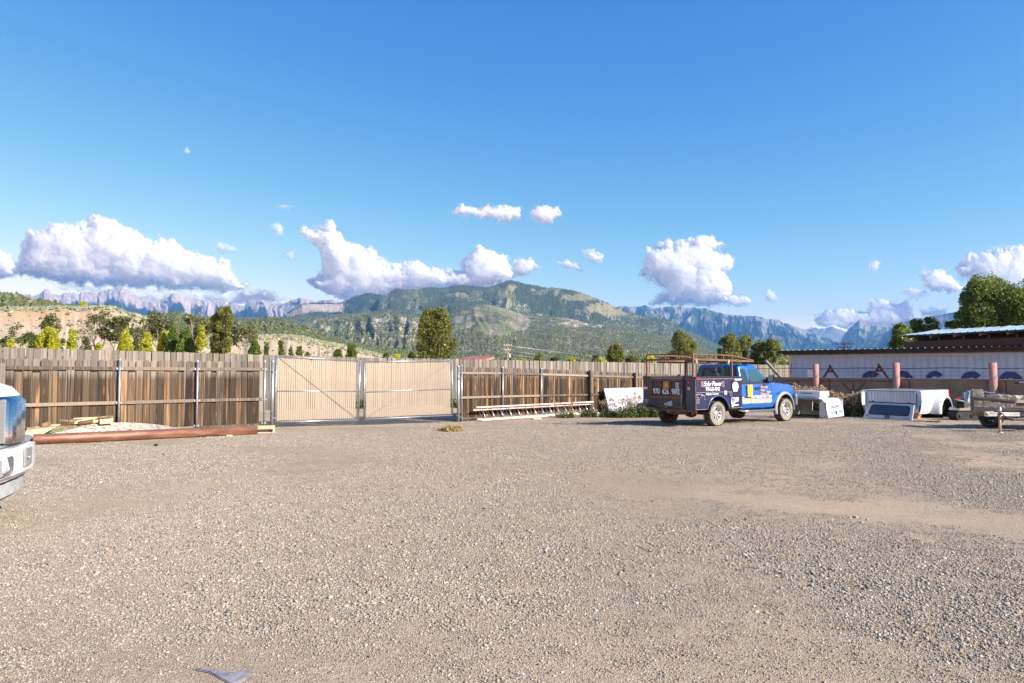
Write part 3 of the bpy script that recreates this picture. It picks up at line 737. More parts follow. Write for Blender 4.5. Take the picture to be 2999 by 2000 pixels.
# ================================================================== HAZE
hz = MB().box((-17000, -300, -60), (17000, 16600, 1560))
hm = bpy.data.materials.new('haze_air'); hm.use_nodes = True
hn = hm.node_tree; hn.nodes.remove(hn.nodes['Principled BSDF'])
pv = hn.nodes.new('ShaderNodeVolumePrincipled'); pv.inputs['Color'].default_value = (.20, .50, 1.0, 1); pv.inputs['Density'].default_value = 5.0e-5; pv.inputs['Anisotropy'].default_value = .1
hn.links.new(pv.outputs[0], hn.nodes['Material Output'].inputs['Volume'])
hm.cycles.homogeneous_volume = True
tag(hz.build('haze', hm), 'thin blue summer haze filling the valley air', kind='stuff')
# ================================================================== FENCES AND GATES
def wood_board(name, lowc, midc, hic, knot, grey, grey_z, sx=30, light=.45, edge=9.0):
    s = NT(name)
    oi = s.node('ShaderNodeObjectInfo')
    rv = s.node('ShaderNodeVectorMath', operation='SCALE'); 
    cx = s.node('ShaderNodeCombineXYZ'); s.link(oi.outputs['Random'], cx.inputs[0]); s.link(oi.outputs['Random'], cx.inputs[1]); s.link(oi.outputs['Random'], cx.inputs[2])
    s.link(cx.outputs[0], rv.inputs[0]); rv.inputs['Scale'].default_value = 137.0
    tc = s.coord()
    # streaks along the grain, own pattern on every board
    g1 = s.noise(1, s.mapping((sx, 8, 1.3), off=rv.outputs[0]), 6, .65, .4)
    g2 = s.noise(1, s.mapping((110, 20, 2.2), off=rv.outputs[0]), 4, .7)
    w = s.noise(1, s.mapping((9, 3, .9), off=rv.outputs[0]), 3, .5, 1.0)
    shift = s.math('MULTIPLY', s.math('SUBTRACT', oi.outputs['Random'], .5), light)
    f = s.math('ADD', g1, shift)
    c = s.ramp(f, [(.30, lowc), (.46, midc), (.62, midc), (.74, hic)])
    c = s.mix(s.ramp(w, [(.64, 0.0), (.70, .9)]), c, hic)
    c = s.mix(.7, c, s.ramp(g2, [(.34, .38), (.6, 1.15)]), 'MULTIPLY')
    # grey weathered end of the board
    sp = s.node('ShaderNodeSeparateXYZ'); s.link(tc, sp.inputs[0])
    gf = s.ramp(s.math('ADD', sp.outputs['Z'], s.math('MULTIPLY', s.math('SUBTRACT', g1, .5), .25)), [(0, 0.0), (1, 1.0)])
    m = s.node('ShaderNodeMapRange'); m.inputs['From Min'].default_value = grey_z - .05; m.inputs['From Max'].default_value = grey_z + .04
    s.link(s.math('ADD', sp.outputs['Z'], s.math('MULTIPLY', s.math('SUBTRACT', g1, .5), .2)), m.inputs['Value'])
    gc = s.ramp(g1, [(.3, (grey[0] * .45, grey[1] * .43, grey[2] * .42)), (.62, grey)])
    c = s.mix(s.math('MULTIPLY', m.outputs[0], .92), c, gc)
    # knots
    v = s.node('ShaderNodeTexVoronoi'); v.inputs['Scale'].default_value = 1; s.link(s.mapping((7.5, 1, 2.6), off=rv.outputs[0]), v.inputs['Vector'])
    c = s.mix(s.ramp(v.outputs['Distance'], [(.07, .95), (.20, 0.0)]), c, knot)
    # shade of the gaps between boards, painted dark along each board's edges
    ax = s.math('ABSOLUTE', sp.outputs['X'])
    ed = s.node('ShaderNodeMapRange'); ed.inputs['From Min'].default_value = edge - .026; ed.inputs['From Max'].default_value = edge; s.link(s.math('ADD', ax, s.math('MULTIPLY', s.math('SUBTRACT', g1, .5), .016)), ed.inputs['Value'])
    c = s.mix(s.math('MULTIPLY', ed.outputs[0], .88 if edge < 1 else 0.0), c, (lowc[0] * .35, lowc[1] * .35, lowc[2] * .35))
    tone = s.ramp(s.math('FRACT', s.math('MULTIPLY', oi.outputs['Random'], 7.31)), [(0, .62), (.5, .95), (1, 1.22)])
    c = s.mix(1.0, c, tone, 'MULTIPLY')
    s.col(c); s.set(Roughness=.85); s.b.inputs['Specular IOR Level'].default_value = .2
    s.bump(s.math('ADD', g1, g2), .35, .004)
    return s.m
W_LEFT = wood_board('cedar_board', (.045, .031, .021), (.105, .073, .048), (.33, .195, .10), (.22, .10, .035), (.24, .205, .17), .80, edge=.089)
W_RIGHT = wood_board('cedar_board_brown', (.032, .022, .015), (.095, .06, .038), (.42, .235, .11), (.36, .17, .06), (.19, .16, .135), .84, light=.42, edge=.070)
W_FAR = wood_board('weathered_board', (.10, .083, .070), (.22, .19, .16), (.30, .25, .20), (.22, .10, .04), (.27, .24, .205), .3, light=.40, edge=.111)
W_RAIL = wood_board('rail_timber', (.10, .08, .064), (.22, .185, .15), (.29, .22, .15), (.20, .12, .06), (.36, .32, .26), 9)
W_POST = wood_board('post_timber', (.03, .022, .017), (.10, .072, .05), (.2, .13, .08), (.05, .03, .02), (.2, .17, .14), .93, 22)
GALV = mat('galvanised_steel', (.27, .285, .30), .42, .7, (.40, .415, .43), 9, .35, .7, bump=.03)
GALV_D = mat('dull_steel', (.20, .20, .20), .55, .7)

def board_mesh(w, dog, t=.018):
    d = dog; h = 1.0; e = w / 2
    pts = [(-e, 0), (e, 0), (e, h - d), (e - d * 1.9, h), (-e + d * 1.9, h), (-e, h - d)] if dog else [(-e, 0), (e, 0), (e, h), (-e, h)]
    return MB().prism(pts, -t / 2, t / 2).mesh('board', W_LEFT)
def mesh_with(me, m):
    c = me.copy(); c.materials.clear(); c.materials.append(m); return c

U = Vector((.735, .678, 0)).normalized(); FA = math.atan2(U.y, U.x)
F0 = Vector((-9.0, 19.5, 0)); NRM = Vector((U.y, -U.x, 0))       # NRM points to the camera side
def s_of(px):
    r = (px - 1499.5) / 2000 * 1.0008
    return (r * F0.y - F0.x) / (U.x - r * U.y)
def on_line(s): return F0 + U * s
TOPS = [(-200, 1046), (0, 1048.5), (350, 1054), (577, 1057), (772, 1059), (1347, 1074), (1468, 1076), (1581, 1080), (1723, 1086), (1855, 1092), (2150, 1103), (2300, 1108)]
def top_z(s):
    p = on_line(s); px = 1499.5 + p.x / p.y * 2000
    py = np.interp(px, [a for a, b in TOPS], [b for a, b in TOPS])
    return P(px, py, p.y).z
def front_fence(label, s0, s1, bw, m, posts, rails_ext, dog=.022, rnd=1):
    rs = random.Random(rnd)
    base = on_line(s0); f = empty('wooden_fence', base, FA, label, 'fence')
    bms = [mesh_with(board_mesh(bw - g, dog), m) for g in (.004, .008, .012)]
    n = int((s1 - s0) / bw)
    for i in range(n):
        x = bw * (i + .5); s = s0 + x
        p = on_line(s); g = gzf(p.x, p.y)
        z1 = top_z(s) + rs.uniform(-.008, .012); z0 = g - .05
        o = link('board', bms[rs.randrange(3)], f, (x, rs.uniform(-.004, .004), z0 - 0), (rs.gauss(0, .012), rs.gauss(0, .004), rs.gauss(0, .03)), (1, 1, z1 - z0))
    # rails run between posts on the yard side of the boards
    ss = [p[0] for p in posts]
    for k in range(len(ss) - 1):
        a, b = ss[k] - s0, ss[k + 1] - s0
        for q, fr in enumerate((.885, .435, .04)):
            za = gzf(*on_line(ss[k]).xy); zb = gzf(*on_line(ss[k + 1]).xy)
            ha = za + (top_z(ss[k]) - za) * fr; hb = zb + (top_z(ss[k + 1]) - zb) * fr
            if q == 2: ha, hb = za + .10, zb + .10
            L = b - a - .06
            me = MB().box((0, 0, 0), (L, .038, .088)).mesh('rail', W_RAIL, bevel=.004, seg=1)
            link('rail', me, f, (a + .03, -.05 - rs.uniform(0, .006), ha - .044), (0, -math.atan2(hb - ha, L), 0))
    for s, kind, extra in posts:
        p = on_line(s); g = gzf(p.x, p.y); h = top_z(s) - g + extra
        if kind == 'pipe':
            mb = MB().tube([(0, 0, -.3), (0, 0, h)], .031, 14)
            mb.lathe([(.0, h + .022), (.02, h + .018), (.034, h + .004), (.034, h - .03)], 14, 'z')
            po = mb.build('metal_post', GALV, f, (s - s0, -.095, g))
            for fr in (.885, .435, .08):
                z = (h - extra) * fr; br = MB()
                br.box((-.075, .012, z - .028), (.075, .03, z + .028)); br.lathe([(.036, z - .03), (.036, z + .03)], 12, 'z')
                br.build('rail_bracket', GALV, po)
        else:
            MB().box((-.068, -.068, -.3), (.068, .068, h)).build('wooden_post', W_POST, f, (s - s0, -.12, g), bevel=.008, seg=1)
    return f
sL0 = s_of(-120)
front_fence('brown board fence with steel posts left of the gate', sL0, s_of(765), .178, W_LEFT,
            [(s_of(-110), 'wood', 0), (s_of(4), 'wood', -.12), (s_of(350), 'pipe', .02), (s_of(577), 'pipe', .0), (s_of(773), 'pipe', .02)], 0, rnd=4)
front_fence('dark brown board fence right of the gate behind the ladder', s_of(1349), s_of(2230), .140, W_RIGHT,
            [(s_of(1348), 'pipe', .06), (s_of(1468), 'pipe', .0), (s_of(1581), 'pipe', .02), (s_of(1723), 'wood', .02), (s_of(1855), 'wood', .02), (s_of(1985), 'wood', .02), (s_of(2110), 'wood', .02), (s_of(2225), 'wood', .02)], 0, rnd=5)
# gate posts that carry the leaves
for px, t, lb in ((795, 1058, 'thick steel gate post at the left end of the gate'), (1337, 1073, 'thick steel gate post at the right end of the gate')):
    p = on_line(s_of(px)) + NRM * .12; g = gzf(p.x, p.y); zt = P(px, t, p.y).z
    mb = MB().tube([(0, 0, -.3), (0, 0, zt - g)], .052, 18)
    mb.lathe([(.0, zt - g + .05), (.03, zt - g + .042), (.052, zt - g + .02), (.056, zt - g), (.056, zt - g - .03)], 18, 'z')
    po = mb.build('gate_post', GALV, None, (p.x, p.y, g)); tag(po, lb, 'gate post', 'posts that carry the gate leaves')
    for h in ((.25, 1.62) if px > 1000 else (.30, 1.70)):
        hb = MB(); hb.lathe([(.057, h - .03), (.057, h + .03)], 14, 'z')
        d = U * (1 if px < 1000 else -1) * .11
        hb.bar((0, 0, h), d + Vector((0, 0, h)), .02, .04); hb.build('hinge', GALV_D, po)

SLAT = mat('beige_vinyl_slat', (.35, .27, .195), .5, 0, (.43, .34, .25), 2.5, .3, .7)
def gate_leaf(label, c, rod):
    """c: four pixel corners (tl, bl, tr, br)"""
    (tl, bl, tr, br) = c
    def pt(q):
        p = on_line(s_of(q[0])) + NRM * .10
        return P(q[0], q[1], p.y)
    TL, BL, TR, BR = map(pt, c)
    o = BL.copy(); f = empty('chain_link_gate', o, 0, label, 'gate')
    TL, BL, TR, BR = [q - o for q in (TL, BL, TR, BR)]
    fr = MB()
    for a, b in ((TL, TR), (BL, BR)): fr.tube([a, b], .024, 10)
    for a, b in ((TL, BL), (TR, BR)): fr.tube([a + (a - b).normalized() * .03, b - (a - b).normalized() * .03], .030, 10)
    fr.build('frame', GALV, f)
    ML = TL.lerp(BL, .565 if rod else .525); MR = TR.lerp(BR, .50 if rod else .485)
    ml = TL.lerp(BL, .53); mr = TR.lerp(BR, .515)
    MB().tube([ml, mr], .024, 10).build('middle_rail', GALV, f)
    inset = .07; W = (BR - BL).length; n = int((W - 2 * inset) / .0735)
    un = (BR - BL).normalized(); ang = math.atan2(un.y, un.x)
    me = MB().add([(-.026, .006, 0), (0, -.006, 0), (.026, .006, 0), (.026, .009, 0), (-.026, .009, 0), (-.026, .006, 1), (0, -.006, 1), (.026, .006, 1), (.026, .009, 1), (-.026, .009, 1)], [(0, 1, 6, 5), (1, 2, 7, 6), (2, 3, 8, 7), (3, 4, 9, 8), (4, 0, 5, 9), (4, 3, 2, 1, 0), (5, 6, 7, 8, 9)]).mesh('slat', SLAT)
    rs = random.Random(3)
    for i in range(n):
        t = (inset + (i + .5) * .0735) / W
        a = BL.lerp(BR, t); b = TL.lerp(TR, t); a = a + Vector((0, 0, .055)); b = b - Vector((0, 0, .05 + rs.uniform(0, .008)))
        h = (b - a).length; lean = math.atan2((b - a).dot(un), h)
        link('slat', me, f, a, (0, lean + rs.gauss(0, .0015), ang), (1, 1, h)).rotation_euler = Euler((0, lean, ang))
    # woven wire in front of and behind the slats
    wm = MB(); st = .095; H = (TL - BL).length
    nrm = Vector((un.y, -un.x, 0)) * .008
    k = -int(H / st)
    while k * st < W:
        for sg in (1, -1):
            x0 = k * st; x1 = x0 + H
            t0 = max(0, -x0 / H); t1 = min(1, (W - x0) / H)
            if t1 > t0:
                def q(t, x):
                    u = min(max(x / W, 0), 1); v = t if sg > 0 else 1 - t
                    return BL.lerp(BR, u).lerp(TL.lerp(TR, u), v) + nrm
                wm.bar(q(t0, x0 + t0 * H), q(t1, x0 + t1 * H), .003, .003)
        k += 1
    wm.build('wire_mesh', GALV, f, recalc=False)
    rd = MB(); a, b = (TL, BR) if rod else (TR, BL)
    rd.tube([a + (b - a).normalized() * .08 + nrm * 4, b - (b - a).normalized() * .08 + nrm * 4], .006, 6)
    rd.build('tension_rod', GALV_D if rod else GALV, f)
    tb = MB()
    for e, g_, sgn in ((TL, BL, 1), (TR, BR, -1)):
        for i in range(6):
            q = e.lerp(g_, .08 + .84 * i / 5); tb.box(q - Vector((.03, .03, .012)) + un * sgn * .03, q + Vector((.03, .03, .012)) + un * sgn * .03)
        tb.tube([e + un * sgn * .062, g_ + un * sgn * .062], .007, 6)
    tb.build('tension_bar', GALV, f)
    return f, TR + o, BR + o, TL + o
g1 = gate_leaf('left leaf of the sagging chain link gate with a dark diagonal rod', ((811, 1044), (804, 1236), (1055, 1056.5), (1049, 1230)), True)
g2 = gate_leaf('right leaf of the chain link gate with beige slats next to the ladder', ((1067, 1059), (1067, 1228), (1323, 1057), (1325, 1216)), False)
a = g1[1].lerp(g1[2], .52); b = g2[3].lerp(P(1067, 1228, g2[3].y), .5)
ch = MB(); mid = (a + b) / 2 - Vector((0, 0, .05))
for i in range(7):
    t = i / 6; p = a.lerp(b, t) - Vector((0, 0, .07 * math.sin(PI * t) - .02)) + NRM * .04
    d = Vector((1, .9, .4 if i % 2 else -.4)).normalized() * .022
    ch.tube([p - d, p + d], .007, 6)
ch.build('gate_chain', GALV_D); tag(bpy.data.objects['gate_chain'], 'short dark chain tying the two gate leaves together', 'chain')

# far fence across the alley
D0 = Vector((-18.0, 24.0, 0)); DU = Vector((.84, .54, 0)).normalized(); DA = math.atan2(DU.y, DU.x)
def ds(px):
    r = (px - 1499.5) / 2000; return (r * D0.y - D0.x) / (DU.x - r * DU.y)
FT = [(-300, 1009), (0, 1017), (460, 1029.5), (810, 1039.6), (1055, 1047), (1300, 1050.5), (1715, 1059), (1950, 1063.5), (2310, 1069), (2700, 1073)]
f = empty('wooden_fence', D0, DA, 'tall grey plank fence running behind the gate and the truck', 'fence')
rs = random.Random(9); bw = .222
bms = [mesh_with(board_mesh(bw - g, 0), W_FAR) for g in (.004, .007, .012)]
s0 = ds(-160); s1 = ds(2400); n = int((s1 - s0) / bw)
stuff = MB()
for i in range(n):
    s = s0 + (i + .5) * bw; p = D0 + DU * s; px = 1499.5 + p.x / p.y * 2000
    zt = P(px, np.interp(px, [a for a, b in FT], [b for a, b in FT]), p.y).z + rs.uniform(-.012, .012)
    z0 = min(gzf(p.x, p.y), .0) - .05
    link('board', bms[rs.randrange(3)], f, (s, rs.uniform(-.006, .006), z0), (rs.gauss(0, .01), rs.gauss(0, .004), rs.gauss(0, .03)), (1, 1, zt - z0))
for k in range(int((s1 - s0) / 2.6)):
    a = s0 + k * 2.6
    for h in (.35, 1.1, 1.85): MB().box((0, .012, 0), (2.58, .05, .09)).build('rail', W_RAIL, f, (a, .03, h - .2), recalc=True)
# ================================================================== VEHICLES
def paint(name, c, dirt=(.30, .26, .21), amt=.35, rough=.28, metal=0.0, low=.9):
    s = NT(name)
    n = s.noise(5, None, 6, .7); n2 = s.noise(60, None, 4, .8)
    sp = s.node('ShaderNodeSeparateXYZ'); s.link(s.coord(), sp.inputs[0])
    g = s.node('ShaderNodeMapRange'); g.inputs['From Min'].default_value = low; g.inputs['From Max'].default_value = .2; s.link(sp.outputs['Z'], g.inputs['Value'])
    f = s.math('MULTIPLY', s.math('ADD', s.math('MULTIPLY', g.outputs[0], .7), .22), s.ramp(n, [(.35, 0.0), (.7, amt * 1.6)]))
    cc = s.mix(f, c, dirt)
    cc = s.mix(s.ramp(n2, [(.68, 0.0), (.74, .5 * amt)]), cc, (.6, .6, .62))
    s.col(cc); r = s.math('ADD', s.math('MULTIPLY', f, .6), rough); s.set(Roughness=r, Metallic=metal, Coat_Weight=.5, Coat_Roughness=.08)
    return s.m
BLUE = paint('bright_blue_paint', (.002, .105, .40), (.14, .17, .20), amt=.16, metal=.15)
NAVY = paint('navy_box_paint', (.004, .012, .055), (.08, .09, .12), amt=.09, rough=.38, low=.65)
NAVY_S = paint('dark_box_paint', (.010, .011, .028), (.045, .028, .020), .25, .55, low=1.1)
RUST = mat('rusty_brown_steel', (.115, .05, .030), .75, .2, (.24, .115, .072), 9, .35, .7, bump=.2)
RUST_R = mat('rusty_rack_steel', (.10, .042, .030), .7, .1, (.21, .105, .078), 7, .3, .7, bump=.1)
DIRTY = mat('muddy_steel', (.10, .07, .05), .8, .2, (.25, .18, .12), 8)
BLACK = mat('black_plastic', (.012, .012, .013), .5)
VOID = mat('dark_interior', (.01, .01, .011), .9)
TYRE = mat('dusty_tyre_rubber', (.028, .027, .026), .85, 0, (.16, .14, .115), 11, .42, .72, bump=.25)
TYRE_SIDE = mat('muddy_tyre_sidewall', (.15, .135, .11), .9, 0, (.27, .24, .195), 6, .3, .7)
ALLOY = mat('bright_wheel_metal', (.55, .56, .58), .28, .85, (.75, .76, .78), 6)
CHROME = mat('chrome', (.75, .77, .80), .10, 1.0)
GREYP = mat('grey_cladding', (.20, .21, .225), .5, .1, (.30, .305, .31), 5)
SILVER = mat('dusty_silver_cladding', (.36, .36, .35), .45, .3, (.50, .49, .46), 4)
WHITE = mat('white_print', (.78, .78, .78), .6)
YEL = mat('yellow_orange_print', (.90, .45, .03), .55)
ORG = mat('orange_lettering', (.85, .36, .06), .55)
SKYP = mat('pale_blue_print', (.30, .55, .75), .6)
REDL = mat('red_lens', (.55, .012, .015), .2, coat=.6)
CLEARL = mat('cloudy_clear_lens', (.45, .45, .42), .3, coat=.5)
def glass_mat(name, tint=(.03, .04, .045), rough=.04, alpha=.12):
    s = NT(name); s.col(tint); s.set(Roughness=rough, Coat_Weight=1.0, Coat_Roughness=.02)
    s.b.inputs['Alpha'].default_value = 1 - alpha; return s.m
GLASS = glass_mat('tinted_window_glass'); GLASS_C = glass_mat('side_window_glass', (.04, .09, .10), .05, .25)

def text(name, body, m, parent, loc, rot, size, xs=1.0, shear=0, ext=.0008, ax='CENTER', off=0, sp=1.0):
    c = bpy.data.curves.new(name, 'FONT'); c.body = body; c.size = size; c.extrude = ext; c.shear = shear; c.align_x = ax; c.align_y = 'CENTER'; c.offset = off * .25; c.space_character = sp
    c.materials.append(m); c.resolution_u = 3
    tmp = bpy.data.objects.new('tmp', c); COL.objects.link(tmp); dg = bpy.context.evaluated_depsgraph_get(); me = bpy.data.meshes.new_from_object(tmp.evaluated_get(dg))
    bpy.data.objects.remove(tmp); bpy.data.curves.remove(c)
    if not me.materials: me.materials.append(m)
    return link(name, me, parent, loc, rot, (xs, 1, 1))

def wheel_meshes(rad=.385, wid=.27, hub=.215):
    """centre at origin, axle along y, outer face at -y"""
    w = wid / 2; t = MB()
    n = 48
    prof = [(hub, w * .55), (hub + .01, w * .8), (rad * .75, w * .98), (rad * .93, w * .93), (rad, w * .72), (rad, w * .25), (rad, -w * .25), (rad, -w * .72), (rad * .93, -w * .93)]
    t.lathe(prof, n)
    t.cur = 1; t.lathe([(rad * .93, -w * .93), (rad * .75, -w * .99), (hub + .012, -w * .86), (hub, -w * .6)], n)
    t.cur = 0
    for k in range(36):            # tread blocks
        a0 = 2 * PI * k / 36
        for (y0, y1, off) in ((-w * .93, -w * .42, 0), (-w * .3, w * .3, .5), (w * .42, w * .93, 0)):
            a = a0 + off * 2 * PI / 36; da = 2 * PI / 36 * .30
            vs = []
            for rr in (rad - .004, rad + .011):
                for aa, yy in ((a - da, y0), (a + da, y0), (a + da, y1), (a - da, y1)):
                    vs.append((rr * math.cos(aa), yy, rr * math.sin(aa)))
            t.add(vs, [(0, 1, 2, 3), (7, 6, 5, 4), (0, 4, 5, 1), (1, 5, 6, 2), (2, 6, 7, 3), (3, 7, 4, 0)])
    tyre = t.mesh('tyre', [TYRE, TYRE_SIDE])
    r = MB()
    r.lathe([(hub + .004, -w * .80), (hub - .008, -w * .86), (hub - .022, -w * .70), (hub - .03, -w * .35), (hub - .035, w * .5)], 36)
    r.lathe([(0.0, -w * .62), (.035, -w * .62), (.05, -w * .52), (.085, -w * .50), (.10, -w * .42), (.10, -w * .2)], 24)
    for k in range(8):
        a = 2 * PI * (k + .5) / 8; c, s_ = math.cos(a), math.sin(a)
        r.bar((c * .085, -w * .42, s_ * .085), (c * (hub - .02), -w * .55, s_ * (hub - .02)), .052, .028, up=(0, 1, 0))
        r.lathe([(0, -w * .6), (.011, -w * .6), (.011, -w * .45)], 6, 'y', (math.cos(a + .39) * .062, 0, math.sin(a + .39) * .062))
    rim = r.mesh('rim', ALLOY)
    d = MB(); d.lathe([(0, -w * .1), (hub - .03, -w * .1)], 24)
    disc = d.mesh('brake_disc', BLACK)
    return tyre, rim, disc
TY, RI, DI = wheel_meshes()
def wheel(parent, loc, rz=0, name='wheel'):
    t = link(name, TY, parent, loc, (0, 0, rz)); link('rim', RI, t); link('hub_backing', DI, t); return t

def liner(m, x, z, r, y0, y1):
    ts = np.linspace(.1, PI - .1, 18); vs = [(x + r * math.cos(t), y, z + r * math.sin(t)) for y in (y0, y1) for t in ts]
    m.add(vs, [(i, i + 1, 18 + i + 1, 18 + i) for i in range(17)])
    yi = y0 if abs(y0) < abs(y1) else y1
    m.add([(x + r * math.cos(t), yi, z + r * math.sin(t)) for t in ts], [tuple(range(18))])
O = Vector((5.74, 22.0, 0)); HEAD = math.atan2(.58, .815)
truck = empty('service_truck', O, HEAD, 'blue service truck with navy utility box and rusty ladder rack', 'truck')
TMI = (Matrix.Translation(O) @ Matrix.Rotation(HEAD, 4, 'Z')).inverted()
CAMP = Vector((0, 0, HC))
def loc_on(px, py, axis, val, MI=None):
    """pixel -> point on a plane of the thing's own frame"""
    MI = MI or TMI
    a = MI @ CAMP; b = MI @ P(px, py, 10.0); d = b - a
    t = (val - a[axis]) / d[axis]; return a + d * t
def zt(zx, zy):   # coordinates read in the 4.7x close-up of the truck
    return 1850 + zx * 500 / 2351, 1020 + zy * 240 / 1128
def side(zx, zy, y=-1.06): return loc_on(*zt(zx, zy), 1, y)
def rear(zx, zy, x=-1.06): return loc_on(*zt(zx, zy), 0, x)
SIDE_ROT = (PI / 2, 0, 0); REAR_ROT = (PI / 2, 0, -PI / 2)
YB = 1.07
# --- utility box
def arch(cx, cz, r, z0, n=12, flat=.0):
    a0 = math.asin(min(1, (cz - z0) / r)) if cz > z0 else -math.asin(min(1, (z0 - cz) / r))
    return [(cx + r * math.cos(t), cz + r * math.sin(t)) for t in np.linspace(-a0 if cz > z0 else math.asin((z0 - cz) / r), PI - (-a0 if cz > z0 else math.asin((z0 - cz) / r)), n)]
zb = .53; ztop = 1.50
for sg, nm in ((-1, 'right'), (1, 'left')):
    ar = arch(0, .40, .52, zb)[::-1]
    out = [(-1.06, zb)] + ar + [(1.2, zb), (1.2, ztop), (-1.06, ztop)]
    b = MB(); y0, y1 = sorted((sg * YB, sg * .70)); b.prism(out, y0, y1)
    bx = b.build('utility_box', NAVY if sg < 0 else NAVY_S, truck, bevel=.012)
    MB().box((-1.075, y0 - .012, ztop), (1.215, y1 + .012, ztop + .035)).build('box_lid', NAVY_S, bx, bevel=.01)
    w = MB(); liner(w, 0, .42, .50, sg * .60, sg * (YB - .02)); w.build('wheel_liner', VOID, bx)
# door panels and seams on the lit side
ys = -YB
def panel(name, zx0, zy0, zx1, zy1, m=NAVY, t=.012, parent=truck):
    a = side(zx0, zy0, ys); b = side(zx1, zy1, ys)
    return MB().box((a.x, ys - t, min(a.z, b.z)), (b.x, ys + .002, max(a.z, b.z))).build(name, m, parent, bevel=.005)
def door(x0, x1, z0, z1, nm='box_door', m=NAVY):
    return MB().box((x0, ys - .014, z0), (x1, ys + .001, z1)).build(nm, m, truck, bevel=.006)
dU = door(-1.02, .62, 1.07, 1.44); dV = door(.66, 1.17, .56, 1.44); dB = door(-1.02, -.66, .56, 1.04); dC = door(-.62, .62, .97, 1.045)
# pale worn drip edges along the box
tr = MB()
for x0, z0, x1, z1 in ((-1.05, 1.462, 1.19, 1.462), (-1.03, 1.056, .64, 1.056), (-1.06, .545, -.5, .545), (-1.058, .56, -1.058, 1.45), (.64, .545, 1.18, .545)):
    tr.bar((x0, ys - .016, z0), (x1, ys - .016, z1), .006, .010)
tr.build('worn_edge', mat('worn_paint_edge', (.16, .17, .22), .6, 0, (.45, .42, .38), 25, .4, .6), truck)
lip = [(.545 * math.cos(t), .40 + .545 * math.sin(t)) for t in np.linspace(.25, PI - .25, 20)]
MB().tube([(x, ys - .012, z) for x, z in lip], .022, 6).build('arch_lip', paint('arch_blue', (.03, .07, .28), amt=.3), truck)
def latch(zx0, zy0, zx1, zy1):
    a = side(zx0, zy0, ys - .015); b = side(zx1, zy1, ys - .015); x0, x1 = a.x, b.x; z0, z1 = sorted((a.z, b.z))
    o = MB(); w = .012
    for q in (((x0, z0), (x1, z0)), ((x1, z0), (x1, z1)), ((x1, z1), (x0, z1)), ((x0, z1), (x0, z0))):
        o.bar((q[0][0], ys - .018, q[0][1]), (q[1][0], ys - .018, q[1][1]), w, w)
    o.box(((x0 + x1) / 2 - .012, ys - .02, z0 + .02), ((x0 + x1) / 2 + .012, ys - .012, z1 - .02))
    o.build('latch', ALLOY, truck)
latch(955, 462, 986, 528); latch(1242, 458, 1275, 526); latch(895, 702, 930, 755); latch(1350, 606, 1383, 655)
a = side(882, 418, ys); MB().box((a.x - .0, ys - .03, a.z - .03), (a.x + .12, ys, a.z + .025)).build('side_marker', REDL, truck, bevel=.006)
a = side(1415, 432, ys); MB().box((a.x, ys - .016, a.z - .018), (a.x + .33, ys, a.z + .022)).build('pale_strip', WHITE, truck)
text('lettering', 'Solar Power', WHITE, truck, side(1114, 490, ys - .018), SIDE_ROT, .215, .90, .35, off=.006, sp=.88)
text('lettering', '970-626-9842', WHITE, truck, side(1117, 563, ys - .018), SIDE_ROT, .165, .80, 0, off=.004, sp=.9)
text('lettering', 'Ridgway, Colorado', WHITE, truck, side(1110, 627, ys - .018), SIDE_ROT, .088, 1.0, .25, off=.003, sp=.9)
a = side(1295, 610, ys - .016); MB().box((a.x - .06, ys - .018, a.z - .06), (a.x + .06, ys - .014, a.z + .06)).build('sticker', mat('tan_sticker', (.6, .5, .38), .7), truck)
def flat(name, pts, m, parent=truck, y=None, t=.003):
    """a flat printed shape read from the close-up"""
    y = ys - .015 if y is None else y
    q = [side(px, py, y) for px, py in pts]
    return MB().prism([(p.x, p.z) for p in q], y - t, y).build(name, m, parent)
flat('logo_white', [(1388, 512), (1392, 490), (1408, 468), (1427, 460), (1448, 468), (1463, 490), (1468, 512), (1470, 548), (1459, 552), (1457, 592), (1398, 592), (1396, 552), (1386, 548)][::-1], WHITE)
flat('logo_band', [(1389, 516), (1467, 516), (1467, 540), (1389, 540)][::-1], SKYP, y=ys - .019)
flat('logo_white', [(1418, 682), (1470, 672), (1470, 712), (1428, 716)][::-1], WHITE)
text('lettering', 'CO', WHITE, truck, side(1394, 700, ys - .018), SIDE_ROT, .15, .8, .2, off=.003)
flat('logo_white', [(1368, 728), (1378, 728), (1390, 752), (1404, 734), (1430, 720), (1468, 714), (1468, 728), (1440, 738), (1420, 752), (1408, 776), (1406, 805), (1378, 808), (1380, 775)][::-1], WHITE)
flat('logo_white', [(1414, 772), (1472, 768), (1472, 784), (1414, 790)][::-1], WHITE)
# faded print on the small rear door
rs = random.Random(5); fd = MB()
for i in range(26):
    zx = rs.uniform(882, 1005); zy = rs.choice((645, 650, 640, 688, 692)) + rs.uniform(-14, 14); q = side(zx, zy, ys - .015)
    fd.box((q.x, ys - .017, q.z), (q.x + rs.uniform(.01, .05), ys - .014, q.z + rs.uniform(.006, .02)))
fd.build('faded_print', mat('chipped_print', (.55, .56, .62), .7), truck)
